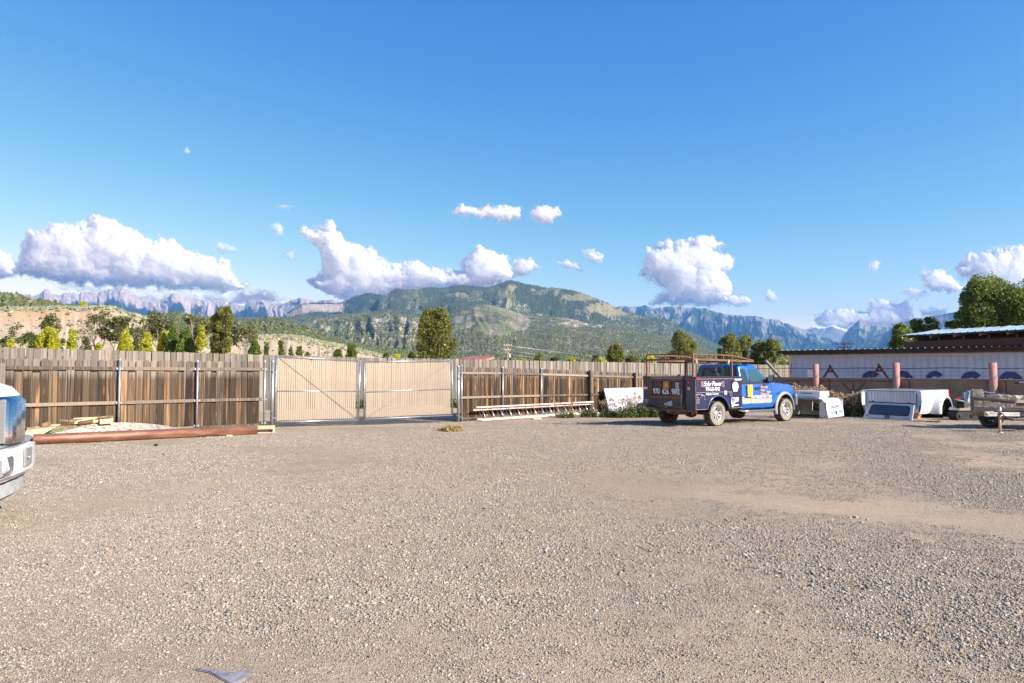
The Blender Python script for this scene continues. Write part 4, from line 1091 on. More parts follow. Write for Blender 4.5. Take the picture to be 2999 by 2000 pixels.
# --- rear
MB().box((-1.02, -.70, .52), (1.18, .70, .80)).build('bed_floor', NAVY_S, truck)
MB().box((1.12, -.70, .80), (1.18, .70, 1.46)).build('bed_headboard', GALV_D, truck)
xr = -1.09
tg = MB()
zg0, zg1 = .86, 1.46; yg0, yg1 = -.62, .70
tg.box((xr + .012, yg0, zg0), (xr + .03, yg1, zg1)); gate = tg.build('tailgate', NAVY_S, truck)
fr = MB()
for z in (zg0, zg1 - .07): fr.box((xr - .02, yg0, z), (xr + .02, yg1, z + .07))
for y in (yg0, yg0 + .40, yg0 + .40 * 1 + .44, yg1 - .08): pass
cols_ = [yg0, yg0 + .075, yg0 + .46, yg0 + .50, yg0 + .86, yg0 + .90, yg1 - .075, yg1]
for k in (0, 2, 4, 6): fr.box((xr - .02, cols_[k], zg0 + .07), (xr + .02, cols_[k + 1], zg1 - .07))
fr.build('tailgate_frame', RUST, gate, bevel=.006)
def rt(zx, zy, x=None): return rear(zx, zy, xr if x is None else x)
for w, yy, sz, xs_ in (('970', yg0 + 1.06, .235, .80), ('626', yg0 + .68, .235, .80), ('9842', yg0 + .27, .235, .70)):
    text('number', w, WHITE, gate, (xr - .024, yy, zg0 + .20), REAR_ROT, sz, xs_, off=.02)
def rflat(name, pts, m, x, parent=truck, t=.003):
    q = [rear(px, py, x) for px, py in pts]
    return MB().prism([(p.y, p.z) for p in q], x - t, x, 'x').build(name, m, parent)
def emblem(ctr, w, h, ax, parent, m, rays=True):
    """plain yellow sun on a square patch; ax 'y' lies on the side, 'x' on the tail"""
    e = MB()
    def pt(a, b, d): return (ctr.x + a, ctr.y - d, ctr.z + b) if ax == 'y' else (ctr.x - d, ctr.y - a, ctr.z + b)
    def quad(a0, b0, a1, b1, d): e.add([pt(a0, b0, d), pt(a1, b0, d), pt(a1, b1, d), pt(a0, b1, d)], [(0, 1, 2, 3)])
    for i in range(4):
        for j in range(5):
            if 1 <= i <= 2 and j == 2: continue
            quad(-w / 2 + i * w / 4 + .004, -h / 2 + j * h / 5 + .006, -w / 2 + (i + 1) * w / 4 - .004, -h / 2 + (j + 1) * h / 5 - .004, .004)
    n = 20; e.add([pt(math.cos(2 * PI * k / n) * w * .24, math.sin(2 * PI * k / n) * h * .17, .007) for k in range(n)], [tuple(range(n))])
    if rays:
        for k in range(12):
            t = 2 * PI * k / 12; c, s_ = math.cos(t), math.sin(t)
            e.add([pt(c * w * .28 - s_ * .012, s_ * h * .2 + c * .012, .006), pt(c * w * .62, s_ * h * .58, .006), pt(c * w * .28 + s_ * .012, s_ * h * .2 - c * .012, .006)], [(0, 1, 2)])
    return e.build('sun_emblem', m, parent)
emblem(Vector((xr + .008, yg0 + .68, 1.26)), .21, .20, 'x', gate, YEL, False)
text('lettering', 'SOLAR', WHITE, gate, (xr + .006, yg0 + .68, 1.375), REAR_ROT, .05, 1.1)
q = Vector((xr + .008, yg0 + .22, 1.22)); lb = MB()
for k in range(6): lb.box((xr - .004, q.y - .075, q.z - .13 + k * .045), (xr, q.y + .075, q.z - .13 + k * .045 + .034))
lb.build('paper_label', mat('grey_label', (.5, .52, .56), .7), gate)
# bumper beam, plate, hitch, step
MB().box((xr + .01, -.66, .60), (xr + .08, .82, .85)).build('rear_beam', NAVY_S, truck, bevel=.01)
MB().box((xr - .03, -.68, .585), (xr + .04, .30, .625)).build('beam_lip', RUST, truck)
pl = MB().box((-.006, -.155, -.078), (.006, .155, .078)).build('number_plate', mat('plate_white', (.62, .66, .72), .4), truck, rt(505, 765, xr - .01), (R(-17), 0, 0), bevel=.003)
text('number', 'BDM-J74', mat('plate_green', (.02, .06, .04), .5), pl, (-.008, 0, -.008), REAR_ROT, .098, .78, off=.001)
MB().box((-.0085, -.15, .052), (-.006, .15, .076)).build('plate_mountains', mat('plate_green2', (.015, .07, .05), .5), pl)
MB().box((-.0085, -.14, -.07), (-.006, -.09, -.03)).build('plate_sticker', ORG, pl)
MB().box((-.92, -.55, .44), (-.70, .75, .55)).box((-1.10, -.05, .42), (-.7, .05, .52)).box((-1.0, -.95, .46), (-.86, .60, .52)).build('hitch_frame', DIRTY, truck, bevel=.008)
sp = MB(); sp.lathe([(.12, -.04), (.30, -.10), (.375, -.06), (.375, .06), (.30, .10), (.12, .04)], 36, 'z'); sp.build('spare_tyre', DIRTY, truck, (-.52, .05, .44))
q = rt(55, 780, xr); MB().box((-.13, -.19, -.06), (.02, .19, .06)).build('rear_step', mat('scuffed_grey_step', (.12, .12, .12), .6, .2, (.3, .29, .27), 9), truck, (xr, 1.0, .60), bevel=.02)
MB().tube([(-.55, -.62, .42), (-.92, -.74, .40)], .04, 14, caps=False).tube([(-.2, -.5, .42), (-.55, -.62, .42)], .035, 12).build('exhaust_pipe', DIRTY, truck)
for zx, zy, m, r_ in ((785, 472, REDL, .055), (786, 553, CLEARL, .052)):
    q = rt(zx, zy, -1.06); l = MB(); l.lathe([(0, q.x - .03), (r_ * .6, q.x - .028), (r_, q.x - .012), (r_ * 1.1, q.x), (r_ * 1.1, q.x + .01)], 20, 'x', (0, q.y, q.z)); l.build('tail_light', m, truck)
MB().tube([rt(683, 540, xr - .03), rt(683, 830, xr - .03)], .016, 8).build('tailgate_prop', GALV, truck)
MB().box((-1.068, -.70, .54), (-1.055, -.62, 1.45)).box((-1.10, -.70, .95), (-1.06, -.64, 1.0)).box((-1.10, -.70, 1.3), (-1.06, -.64, 1.4)).build('tailgate_hinge', BLACK, truck)
MB().box((-1.066, .74, .58), (-1.055, YB, .80)).build('worn_patch', mat('bare_metal_patch', (.25, .28, .36), .5, .3, (.10, .10, .12), 14), truck)
text('lettering', 'SOLAR', WHITE, truck, rear(330, 826, -.92) , REAR_ROT, .05, 1.6)
MB().box((-1.072, .86, 1.12), (-1.055, YB + .01, 1.19)).build('sticker', WHITE, truck)
# --- rack
rk = MB(); yl = .96
T_ = .045
for y in (-yl + .02, yl - .02):
    rk.bar((-1.0, y, 1.50), (-1.0, y, 2.23), T_, T_); rk.bar((.86, y, 1.50), (.86, y, 2.05), T_, T_)
    rk.bar((-1.0, y, 2.06), (1.98, y, 2.02), T_, .06); rk.bar((-1.0, y, 2.22), (.86, y, 2.20), .03, .03)
    rk.bar((.86, y, 2.20), (1.98, y, 2.05), .03, .03)
    for x in (-.40, .02, .45, .86): rk.bar((x, y, 2.05), (x, y, 2.21), .03, .03)
rk.bar((-1.0, -yl, 2.06), (-1.0, yl, 2.06), .05, .06); rk.bar((-1.0, -yl, 2.22), (-1.0, yl, 2.22), .03, .03)
for y in (-.4, .16): rk.bar((-1.0, y, 2.06), (-1.0, y, 2.22), .03, .03)
rk.bar((.86, -yl, 2.04), (.86, yl, 2.04), .05, .05); rk.bar((1.98, -yl, 2.02), (1.98, yl, 2.02), .04, .05)
for y in (-yl + .02, yl - .02): rk.box((-1.06, y - .05, 1.535), (-.92, y + .05, 1.56))
rk.build('ladder_rack', RUST_R, truck)
sm_ = MB()
for k in range(26):                                             # expanded metal screen behind the window
    y = -.86 + k * 1.72 / 25
    for sg in (1, -1):
        z0, z1 = 1.50, 2.02; dy = .30 * sg
        y1 = max(-.86, min(.86, y + dy)); t = (y1 - y) / dy if dy else 1
        sm_.bar((.88, y, z0), (.88, y1, z0 + (z1 - z0) * t), .004, .004)
        if t < 1: sm_.bar((.88, y1, z0 + (z1 - z0) * t), (.88, y1 - dy * (1 - t), z1), .004, .004)
for y in (-.87, .87): sm_.bar((.88, y, 1.5), (.88, y, 2.03), .03, .03)
for z in (1.52, 2.02): sm_.bar((.88, -.87, z), (.88, .87, z), .03, .03)
sm_.build('window_screen', mat('dark_screen', (.03, .025, .025), .7), truck, recalc=False)
co = MB(); rs = random.Random(2)
for k in range(7):
    r_ = .17 + rs.uniform(-.02, .02); cy_, cz_ = -.52 + rs.uniform(-.02, .02), 1.74 + rs.uniform(-.02, .02)
    co.tube([(.80 + rs.uniform(-.03, .02), cy_ + r_ * .8 * math.cos(t), cz_ + r_ * 1.15 * math.sin(t)) for t in np.linspace(0, 2 * PI, 20, endpoint=False)], .008, 5, closed=True)
co.build('hose_coil', mat('pale_green_hose', (.25, .30, .24), .5), None); ho = bpy.data.objects['hose_coil']; ho.matrix_world = Matrix.Translation(O) @ Matrix.Rotation(HEAD, 4, 'Z'); tag(ho, 'coiled hose hanging on the rack behind the truck rear window', 'hose')
ro = MB()
for (x, y) in ((-.86, -yl + .02), (.66, -yl + .02), (-1.0, .72)):
    for k in range(6):
        ro.tube([(x + rs.uniform(-.05, .05), y - .02 + rs.uniform(-.03, .03), 2.06), (x + rs.uniform(-.06, .06), y - .04, 1.98 + rs.uniform(-.04, .04)), (x + rs.uniform(-.05, .05), y - .03, 1.9 + rs.uniform(-.03, .05))], .009, 5)
ro.build('tie_strap', mat('pale_strap', (.42, .42, .36), .8), truck)
# --- cab
xc0, xc1 = 1.25, 4.48
def nose(x, y, z):
    k = 1 - .22 * max(0, (x - 3.95) / .55) ** 1.8
    if z > 1.2: k *= 1 - .05 * min(1, (z - 1.2) / .12)
    return (x, y * k, z)
ar = arch(3.65, .41, .52, .60)[::-1]
body = [(1.25, .50), (2.98, .50), (3.06, .60)] + ar[1:-1] + [(4.22, .60), (4.30, .56), (4.46, .60), (4.47, .82), (4.45, 1.10), (4.36, 1.17), (3.95, 1.25), (3.3, 1.305), (2.95, 1.325), (1.25, 1.325)]
b = MB()
ysl = [-.98, -.95, -.5, 0, .5, .95, .98]
secs = []
for y in ysl:
    secs.append([nose(x, y * (1 if abs(y) < .97 else 1), z + (.0 if abs(y) > .9 else .022 * (1 - abs(y)) * (z > 1.0))) for x, z in body])
n = len(body)
for i, q in enumerate(secs): b.v += q
for i in range(len(secs) - 1):
    for k in range(n):
        b.f.append((i * n + k, i * n + (k + 1) % n, (i + 1) * n + (k + 1) % n, (i + 1) * n + k)); b.mi.append(0); b.sm.append(False)
b.f.append(tuple(reversed(range(n)))); b.mi.append(0); b.sm.append(False)
b.f.append(tuple((len(secs) - 1) * n + k for k in range(n))); b.mi.append(0); b.sm.append(False)
cab = b.build('cab_body', BLUE, truck, bevel=.022, seg=2)
# greenhouse: loft from belt to roof
def ring(x0, x1, yh, z, fr): # rounded rectangle
    pts = []
    for (cx, cy_, a0) in ((x1 - fr, yh - fr, 0), (x0 + fr, yh - fr, 90), (x0 + fr, -yh + fr, 180), (x1 - fr, -yh + fr, 270)):
        for k in range(4):
            a = R(a0 + 30 * k); pts.append((cx + fr * math.cos(a), cy_ + fr * math.sin(a), z))
    return pts
gh = MB(); gh.smooth = True
gh.loft([ring(1.27, 2.98, .955, 1.30, .06), ring(1.30, 2.72, .90, 1.50, .08), ring(1.35, 2.36, .81, 1.80, .08), ring(1.37, 2.27, .79, 1.885, .09), ring(1.44, 2.18, .68, 1.925, .12)])
gh.build('roof', BLUE, truck, bevel=0)
# windows, proud of the pillars, each with its dark rubber
def lean_y(z): return -(.955 + (.80 - .955) * (z - 1.30) / .48)
def swin(name, pts, m, inner=.0, out=.012):
    w = MB(); vs = [(p[0], lean_y(p[1]) - out, p[1]) for p in pts]; vi = [(v[0], v[1] + .02, v[2]) for v in vs]; n_ = len(vs)
    w.add(vs + vi, [tuple(range(n_)), tuple(range(2 * n_ - 1, n_ - 1, -1))] + [((i + 1) % n_, i, n_ + i, n_ + (i + 1) % n_) for i in range(n_)])
    return w.build(name, m, truck)
def rnd(pts, r=.04, n=4):
    out = []; N = len(pts)
    for i in range(N):
        p = Vector(pts[i]); a = (Vector(pts[i - 1]) - p).normalized(); c = (Vector(pts[(i + 1) % N]) - p).normalized()
        for k in range(n):
            t = k / (n - 1); q = p + a * r * (1 - t) ** 2 + c * r * t ** 2; out.append((q.x, q.y))
    return out
w1 = [(1.37, 1.35), (1.72, 1.35), (1.69, 1.79), (1.42, 1.79)]; w2 = [(1.80, 1.35), (2.76, 1.35), (2.64, 1.46), (2.26, 1.79), (1.83, 1.79)]
def grow(pts, d):
    c = sum((Vector(p) for p in pts), Vector((0, 0))) / len(pts); return [tuple(Vector(p) + (Vector(p) - c).normalized() * d) for p in pts]
for w, nm in ((w1, 'extended_cab_window'), (w2, 'door_window')):
    swin('window_rubber', rnd(grow(w, .022), .05), BLACK, out=.010)
    swin(nm, rnd(w), GLASS if w is w1 else GLASS_C, out=.016)
rw = [(-.80, 1.36), (.80, 1.36), (.70, 1.80), (-.70, 1.80)]
def rwin(name, pts, m, off):
    w = MB(); vs = [(1.272 - off + .09 * (p[1] - 1.30) / .48, p[0], p[1]) for p in pts]; vi = [(v[0] + .015, v[1], v[2]) for v in vs]; n_ = len(vs)
    w.add(vs + vi, [tuple(reversed(range(n_))), tuple(range(n_, 2 * n_))] + [(i, (i + 1) % n_, n_ + (i + 1) % n_, n_ + i) for i in range(n_)]); return w.build(name, m, truck)
rwin('window_rubber', rnd(grow(rw, .03), .06), BLACK, .022); rwin('rear_window', rnd(rw, .06), GLASS, .03)
ws = MB(); ws.add([(2.965, -.86, 1.33), (2.965, .86, 1.33), (2.36, .70, 1.80), (2.36, -.70, 1.80)], [(0, 1, 2, 3)]); ws.build('windscreen', GLASS, truck)
MB().box((1.36, -.16, 1.835), (1.42, .16, 1.865)).build('high_brake_light', REDL, truck, bevel=.008)
# door seams, handle
sm_ = MB()
for pts in (((1.76, .60), (1.76, 1.34), (1.79, 1.78)), ((2.92, .56), (2.92, 1.0), (2.86, 1.30))):
    for p, q in zip(pts[:-1], pts[1:]):
        ya = -.983 if p[1] < 1.32 else lean_y(p[1]) - .004; yb = -.983 if q[1] < 1.32 else lean_y(q[1]) - .004
        sm_.bar((p[0], ya, p[1]), (q[0], yb, q[1]), .008, .008, (0, 1, 0))
sm_.bar((1.32, -.983, .575), (2.92, -.983, .575), .008, .008)
sm_.bar((1.30, -.975, 1.315), (2.90, -.975, 1.315), .010, .012)
sm_.build('door_seam', VOID, truck)
q = side(1742, 548, -.99); MB().box((q.x - .11, -1.005, q.z - .035), (q.x + .11, -.982, q.z + .04)).build('door_handle', CHROME, truck, bevel=.012); MB().box((q.x - .07, -1.012, q.z - .012), (q.x + .07, -1.003, q.z + .018)).build('handle_recess', BLACK, truck)
# mirror
mr = MB().box((2.60, -1.26, 1.34), (2.70, -1.05, 1.56)); mr.build('side_mirror', BLACK, truck, bevel=.03)
MB().box((2.592, -1.245, 1.36), (2.598, -1.065, 1.54)).build('mirror_glass', CHROME, truck)
MB().prism([(2.62, 1.33), (2.80, 1.33), (2.66, 1.46)], -1.07, -.95).build('mirror_arm', BLACK, truck)
MB().box((2.60, 1.05, 1.34), (2.70, 1.26, 1.56)).build('side_mirror', BLACK, truck, bevel=.03)
# cladding, flare, step bar, bumper
cl = MB().box((1.30, -.998, .645), (1.755, -.975, .87)).build('door_cladding', SILVER, truck, bevel=.01)
MB().box((1.765, -.998, .645), (2.915, -.975, .80)).build('door_cladding', SILVER, truck, bevel=.01)
MB().box((1.765, -.996, .81), (2.915, -.975, .915)).build('scuffed_band', mat('scuffed_blue_band', (.10, .16, .33), .5, 0, (.42, .42, .42), 9, .42, .58), truck, bevel=.006)
MB().box((1.42, -1.006, .825), (1.755, -.98, .87)).build('chrome_strip', CHROME, truck, bevel=.008)
fl = MB(); ts = np.linspace(-.06, PI + .28, 26)
for i in range(len(ts) - 1):
    for sg in (-1, 1):
        vs = []
        for t in (ts[i], ts[i + 1]):
            for r_, yy in ((.50, .975), (.50, 1.04), (.535, 1.045), (.60, 1.0), (.60, .965)):
                vs.append((3.65 + r_ * math.cos(t), sg * yy * (1 - .03 * max(0, math.cos(t))), .41 + r_ * math.sin(t)))
        fl.smooth = True; fl.add(vs, [(k, (k + 1) % 5, 5 + (k + 1) % 5, 5 + k) for k in range(5)])
fl.build('fender_flare', GREYP, truck)
wl = MB(); liner(wl, 3.65, .43, .49, -.94, -.45); wl.build('wheel_liner', VOID, truck); wl = MB(); liner(wl, 3.65, .43, .49, .45, .94); wl.build('wheel_liner', VOID, truck)
MB().tube([(1.30, -.80, .48), (1.42, -.97, .42), (1.6, -1.02, .405), (2.95, -1.02, .405), (3.05, -.98, .42), (3.08, -.85, .48)], .045, 14).build('step_tube', CHROME, truck)
bp = MB(); out = [(4.30, -.99), (4.42, -.985), (4.58, -.80), (4.66, -.4), (4.68, 0), (4.66, .4), (4.58, .80), (4.42, .985), (4.30, .99), (4.34, 0)]
bp.prism(out, .52, .82, 'z'); bp.build('front_bumper', mat('steel_bumper', (.30, .32, .34), .35, .6, (.45, .46, .48), 5), truck, bevel=.03)
MB().prism([(x - .01, y * 1.002) for x, y in out], .80, .90, 'z').build('bumper_top', GREYP, truck, bevel=.02)
for sg in (-1, 1):
    MB().box((4.28, sg * .50 - .2, .92), (4.46, sg * .50 + .2, 1.10)).build('headlight', CLEARL, truck, bevel=.03)
MB().box((4.40, -.3, .90), (4.48, .3, 1.10)).build('grille', BLACK, truck, bevel=.02)
MB().box((-1.0, -.45, .42), (4.2, -.35, .56)).box((-1.0, .35, .42), (4.2, .45, .56)).box((-.1, -.9, .33), (.08, .9, .43)).box((3.58, -.85, .33), (3.72, .85, .43)).box((1.2, -.3, .38), (2.4, .3, .6)).build('chassis', DIRTY, truck, bevel=.01)
MB().lathe([(0, -.18), (.14, -.14), (.17, 0), (.14, .14), (0, .18)], 16, 'y', (0, 0, .38)).build('axle_housing', DIRTY, truck)
emblem(side(1632, 585, -.99), .27, .40, 'y', truck, YEL)
for i, w in enumerate(('Alternative', 'Power', 'Enterprises, Inc.')):
    zy = (533, 578, 626)[i]
    text('lettering', w, ORG, truck, side(1779, zy, -.99), SIDE_ROT, .115 if i < 2 else .105, .78, 0, ax='LEFT', off=.002, sp=.92)
MB().box((2.62, -.990, .985), (2.86, -.980, 1.03)).build('badge', SILVER, truck)
st = MB().box((1.6, -.55, 1.0), (1.85, -.1, 1.62)).box((1.6, .1, 1.0), (1.85, .55, 1.62)).box((1.66, -.42, 1.62), (1.76, -.22, 1.74)).box((1.66, .22, 1.62), (1.76, .42, 1.74)); st.build('seats', VOID, truck, bevel=.04)
for x, y, rz in ((0, -.93, 0), (0, .93, PI), (3.65, -.92, 0), (3.65, .92, PI)): wheel(truck, (x, y, .386), rz)

# ---------------------------------------------------------------- white pickup whose front corner enters at the left edge
WHP = paint('white_truck_paint', (.72, .72, .71), (.45, .41, .36), .25, .22)
WCH = NT('dusty_chrome'); n_ = WCH.noise(30, None, 5, .8); WCH.col(WCH.ramp(n_, [(.4, (.55, .58, .63)), (.7, (.35, .34, .33))])); WCH.set(Metallic=1.0, Roughness=WCH.ramp(n_, [(.4, .06), (.7, .35)])); WCH = WCH.m
WO = Vector((-5.24, 7.0, 0))
wt = empty('white_pickup', WO, R(22), 'white pickup truck with chrome grille trim cut off by the left edge', 'truck')
# local x forward (nose at x=0), y left; right side at y = 0 .. the body spans y 0 .. 1.0 .. 2.0 towards the fence
def plan(depth, k=1.0, y0=0.0, r=.30):
    """half outline of the nose from the right side to the centre and on to the left side"""
    pts = [(-1.1, y0), (-.62, y0), (-.42, y0 + .015), (-.26, y0 + .06), (-.13, y0 + .16), (-.06, y0 + .32), (-.02, y0 + .6), (0, 1.0)]
    pts = pts + [(x, 2.0 - y) for x, y in pts[-2::-1]]
    return [(x * k + depth, y) for x, y in pts]
def slab(name, z0, z1, depth, m, bev=.03, y0=0.0, back=-1.1, parent=wt, inset=0):
    o = plan(depth, 1, y0); o = [(max(x, back), y) for x, y in o]
    return MB().prism(o, z0, z1, 'z').build(name, m, parent, bevel=bev)
slab('bumper', .53, .905, .0, WHP, .055, .0)
slab('bumper_top_pad', .90, .93, -.02, GREYP, .012, .02)
slab('air_dam', .30, .53, -.10, mat('grey_air_dam', (.30, .31, .31), .6, 0, (.40, .41, .40), 4), .04, .04)
slab('front_fascia', .93, 1.42, -.13, BLACK, .03, .05)
# hood with falling front edge
hd = MB(); secs = []
for x, zc_, yy in ((-.16, 1.43, .20), (-.26, 1.535, .10), (-.45, 1.60, .06), (-1.0, 1.64, .05), (-1.8, 1.66, .05)):
    secs.append([(x - (.14 if j in (0, 8) else .05 if j in (1, 7) else 0), yy + (2 - 2 * yy) * j / 8, zc_ - (.10 if j in (0, 8) else .02 if j in (1, 7) else -.015 * math.sin(PI * j / 8))) for j in range(9)])
for q in secs: hd.v += q
for i in range(4):
    for j in range(8): hd.f.append((i * 9 + j, i * 9 + j + 1, (i + 1) * 9 + j + 1, (i + 1) * 9 + j)); hd.mi.append(0); hd.sm.append(True)
hd.build('hood', WHP, wt)
MB().box((-2.1, .0, .70), (-.62, .06, 1.54)).box((-2.1, 1.94, .70), (-.62, 2.0, 1.54)).box((-5.6, .02, .62), (-2.1, 1.98, 1.30)).build('fender', WHP, wt, bevel=.02)
MB().loft([ring(-4.3, -1.75, .93, 1.30, .08), ring(-4.2, -2.2, .80, 1.75, .1), ring(-4.0, -2.4, .70, 1.93, .16)]).build('cab_roof', WHP, wt, (0, 1.0, 0))
for x in (-1.35, -5.0):
    for y, rz in ((.16, 0), (1.84, PI)): wheel(wt, (x, y, .40), rz)
# headlight: clear lens wrapped round the corner over two bright reflectors
hl = MB(); pl = [(-.62, -.012), (-.45, -.004), (-.30, .035), (-.19, .10), (-.125, .20), (-.075, .32), (-.035, .48)]
hl.smooth = True
for i in range(len(pl) - 1):
    (x0, y0), (x1, y1) = pl[i], pl[i + 1]
    hl.add([(x0 - .03, y0, .955), (x1 - .03, y1, .955), (x1 - .03, y1, 1.425), (x0 - .03, y0, 1.425)], [(0, 1, 2, 3)])
lens = NT('clear_lens'); lens.col((.75, .77, .78)); lens.set(Roughness=.05, Coat_Weight=1.0); lens.b.inputs['Alpha'].default_value = .30; lens = lens.m
h = hl.build('headlight', lens, wt)
MB().prism([(-.60, .06), (-.34, .12), (-.22, .26), (-.17, .40), (-.15, .48), (-.6, .48)], .96, 1.42, 'z').build('lamp_housing', mat('grey_lamp_housing', (.42, .43, .44), .3, .6, (.6, .61, .62), 12), h, bevel=.01)
for z in (1.07, 1.29):
    l = MB(); l.lathe([(.0, .035), (.05, .03), (.088, -.005), (.095, -.03)], 22, 'x'); l.build('reflector', CHROME, h, (-.17, .36, z), (0, 0, R(-24)))
# chrome band between headlight and grille
cb = MB(); pl = [(-.075, .47), (-.045, .50), (-.015, .54), (-.0, .62), (.012, .74), (.015, .9)]
cb.smooth = True
for i in range(len(pl) - 1):
    (x0, y0), (x1, y1) = pl[i], pl[i + 1]
    cb.add([(x0, y0, .94), (x1, y1, .94), (x1, y1, 1.40), (x0, y0, 1.40), (x0 - .07, y0, 1.455), (x1 - .07, y1, 1.455)], [(0, 1, 2, 3), (3, 2, 5, 4)])
cb.build('chrome_grille_trim', WCH, wt)
# fog lamp opening in the bumper: dark recess with round lamp
rc = [(.24, .62), (.30, .585), (.56, .60), (.62, .64), (.62, .76), (.56, .81), (.29, .80), (.24, .76)]
def nose_x(y): return float(np.interp(y, [0, .015, .06, .16, .32, .6, 1.0], [-.62, -.42, -.26, -.13, -.06, -.02, 0]))
fg = MB(); n8 = len(rc)
def rp(y, z, d): return (nose_x(y) + d, y - d * .6, z)
cy0, cz0 = .43, .70
for (k0, d0, k1, d1) in ((1.10, .004, 1.0, .012), (1.0, .012, .93, -.03)):
    vs = [rp(cy0 + (y - cy0) * k0, cz0 + (z - cz0) * k0, d0) for y, z in rc] + [rp(cy0 + (y - cy0) * k1, cz0 + (z - cz0) * k1, d1) for y, z in rc]
    fg.add(vs, [(i, (i + 1) % n8, n8 + (i + 1) % n8, n8 + i) for i in range(n8)])
fg.build('fog_lamp_rim', WHP, wt)
fg = MB(); vs = [rp(y, z, .006) for y, z in rc]; fg.add(vs, [tuple(range(n8))]); fg.build('fog_lamp_opening', mat('dark_bumper_recess', (.06, .06, .065), .5, 0, (.16, .16, .17), 8), wt)
fi = MB(); fi.lathe([(.0, .03), (.04, .026), (.065, .008), (.07, 0)], 20, 'x'); fi.build('fog_lamp', CLEARL, wt, (nose_x(.37) + .006, .36, .70), (0, 0, R(-25)))
MB().box((.0, -.04, 0), (.012, .04, .18)).build('fog_lamp_trim', GREYP, wt, (nose_x(.28) + .006, .285, .61), (0, 0, R(-30)))
MB().box((.0, .92, .64), (.022, 1.2, .84)).build('plate_bracket', GREYP, wt, bevel=.006)
MB().tube([(.02, 1.0, .74), (.05, 1.0, .74)], .016, 10).build('plate_bolt', ALLOY, wt)
# ================================================================== THINGS ALONG THE FENCE
LUMBER = mat('fresh_pine', (.50, .36, .20), .75, 0, (.66, .52, .33), 5, .3, .7, bump=.1, vec=(2, 12, 12))
LUMBER2 = mat('pale_plywood', (.50, .38, .24), .75, 0, (.62, .50, .34), 3, .3, .7, vec=(1, 8, 8))
OLDWOOD = mat('old_brown_timber', (.10, .065, .04), .85, 0, (.28, .19, .11), 7, .35, .7, bump=.2)
PIPE = NT('rusty_pipe'); f1 = PIPE.noise(3, PIPE.mapping((.5, 3, 3)), 7, .7); f2 = PIPE.noise(40, None, 4, .8)
PIPE.col(PIPE.mix(.5, PIPE.ramp(f1, [(.30, (.095, .045, .030)), (.5, (.20, .085, .050)), (.68, (.30, .165, .115))]), PIPE.ramp(f2, [(.35, .5), (.65, 1.2)]), 'MULTIPLY')); PIPE.set(Roughness=.55, Metallic=.25); PIPE.bump(f2, .15, .004); PIPE = PIPE.m
# long pipe lying in front of the boards
a = G(97, 1303); b = G(752, 1272); L = (b - a).length; r_ = .128
pp = MB(); pp.lathe([(r_, 0), (r_, L), (r_ - .012, L), (r_ - .012, 0), (r_, 0)], 40, 'x')
po = pp.build('steel_pipe', PIPE, None, a.lerp(b, 0) + Vector((0, 0, r_ - .01)), (0, 0, math.atan2(b.y - a.y, b.x - a.x))); tag(po, 'long rusty steel pipe lying on the gravel before the fence', 'pipe')
# sheet of chipboard bowed over pallets
OSB = NT('chipboard'); v = OSB.node('ShaderNodeTexVoronoi'); v.inputs['Scale'].default_value = 1; OSB.link(OSB.mapping((16, 34, 20)), v.inputs['Vector'])
h_ = OSB.node('ShaderNodeSeparateColor'); OSB.link(v.outputs['Color'], h_.inputs[0]); OSB.col(OSB.ramp(h_.outputs[0], [(0, (.17, .10, .07)), (.25, (.32, .25, .20)), (.6, (.45, .40, .34)), (1, (.54, .50, .45))])); OSB.set(Roughness=.85); OSB = OSB.m
def sheet(name, corners, bow, m, label, cat, t=.014, n=14):
    A, B, C, D = corners; vs = []; c0 = (A + B + C + D) / 4
    for s_ in (0, -t):
        for i in range(n + 1):
            for j in range(n + 1):
                u, w = i / n, j / n; p = A.lerp(B, u).lerp(D.lerp(C, u), w); vs.append(p - c0 + Vector((0, 0, bow * (math.sin(PI * u) ** .8) * (.35 + .65 * w) + s_)))
    N = n + 1; fs = []
    for i in range(n):
        for j in range(n):
            q = i * N + j; fs.append((q, q + N, q + N + 1, q + 1)); q += N * N; fs.append((q, q + 1, q + N + 1, q + N))
    for i in range(n):
        q = i * N; fs.append((q, q + N * N, q + N + N * N, q + N)); q = i * N + n; fs.append((q, q + N, q + N + N * N, q + N * N))
        q = i; fs.append((q, q + 1, q + 1 + N * N, q + N * N)); q = n * N + i; fs.append((q, q + N * N, q + 1 + N * N, q + 1))
    o = MB().add(vs, fs).build(name, m, None, c0); tag(o, label, cat); return o
def fy(px, d=.25): return on_line(s_of(px)).y - d
sheet('chipboard_sheet', (P(128, 1281, 16.65), P(560, 1264, 18.1), P(500, 1249, fy(500)), P(190, 1247, fy(190))), .10, OSB, 'speckled pale chipboard sheet bowed over the pallets behind the pipe', 'board')
sheet('chipboard_sheet', (P(520, 1264, 18.0), P(752, 1254, 18.9), P(735, 1250, 19.6), P(500, 1256, 19.0)), .02, LUMBER2, 'narrow pale board lying flat between pipe and steel posts', 'board', n=6)
sheet('plywood_sheet', (P(60, 1288, 15.7), P(126, 1270, 16.3), P(182, 1239, fy(182, .15)), P(82, 1252, fy(82, .15))), .0, LUMBER2, 'smooth tan plywood sheet tilted on the lumber pile by the white truck', 'board', n=4)
gb = MB().bar(P(143, 1267, 16.75), P(184, 1261, 16.95), .03, .02); o = gb.build('green_strip', mat('green_plastic_strip', (.02, .28, .08), .5)); tag(o, 'thin green plastic strip lying on the speckled chipboard', 'strip')
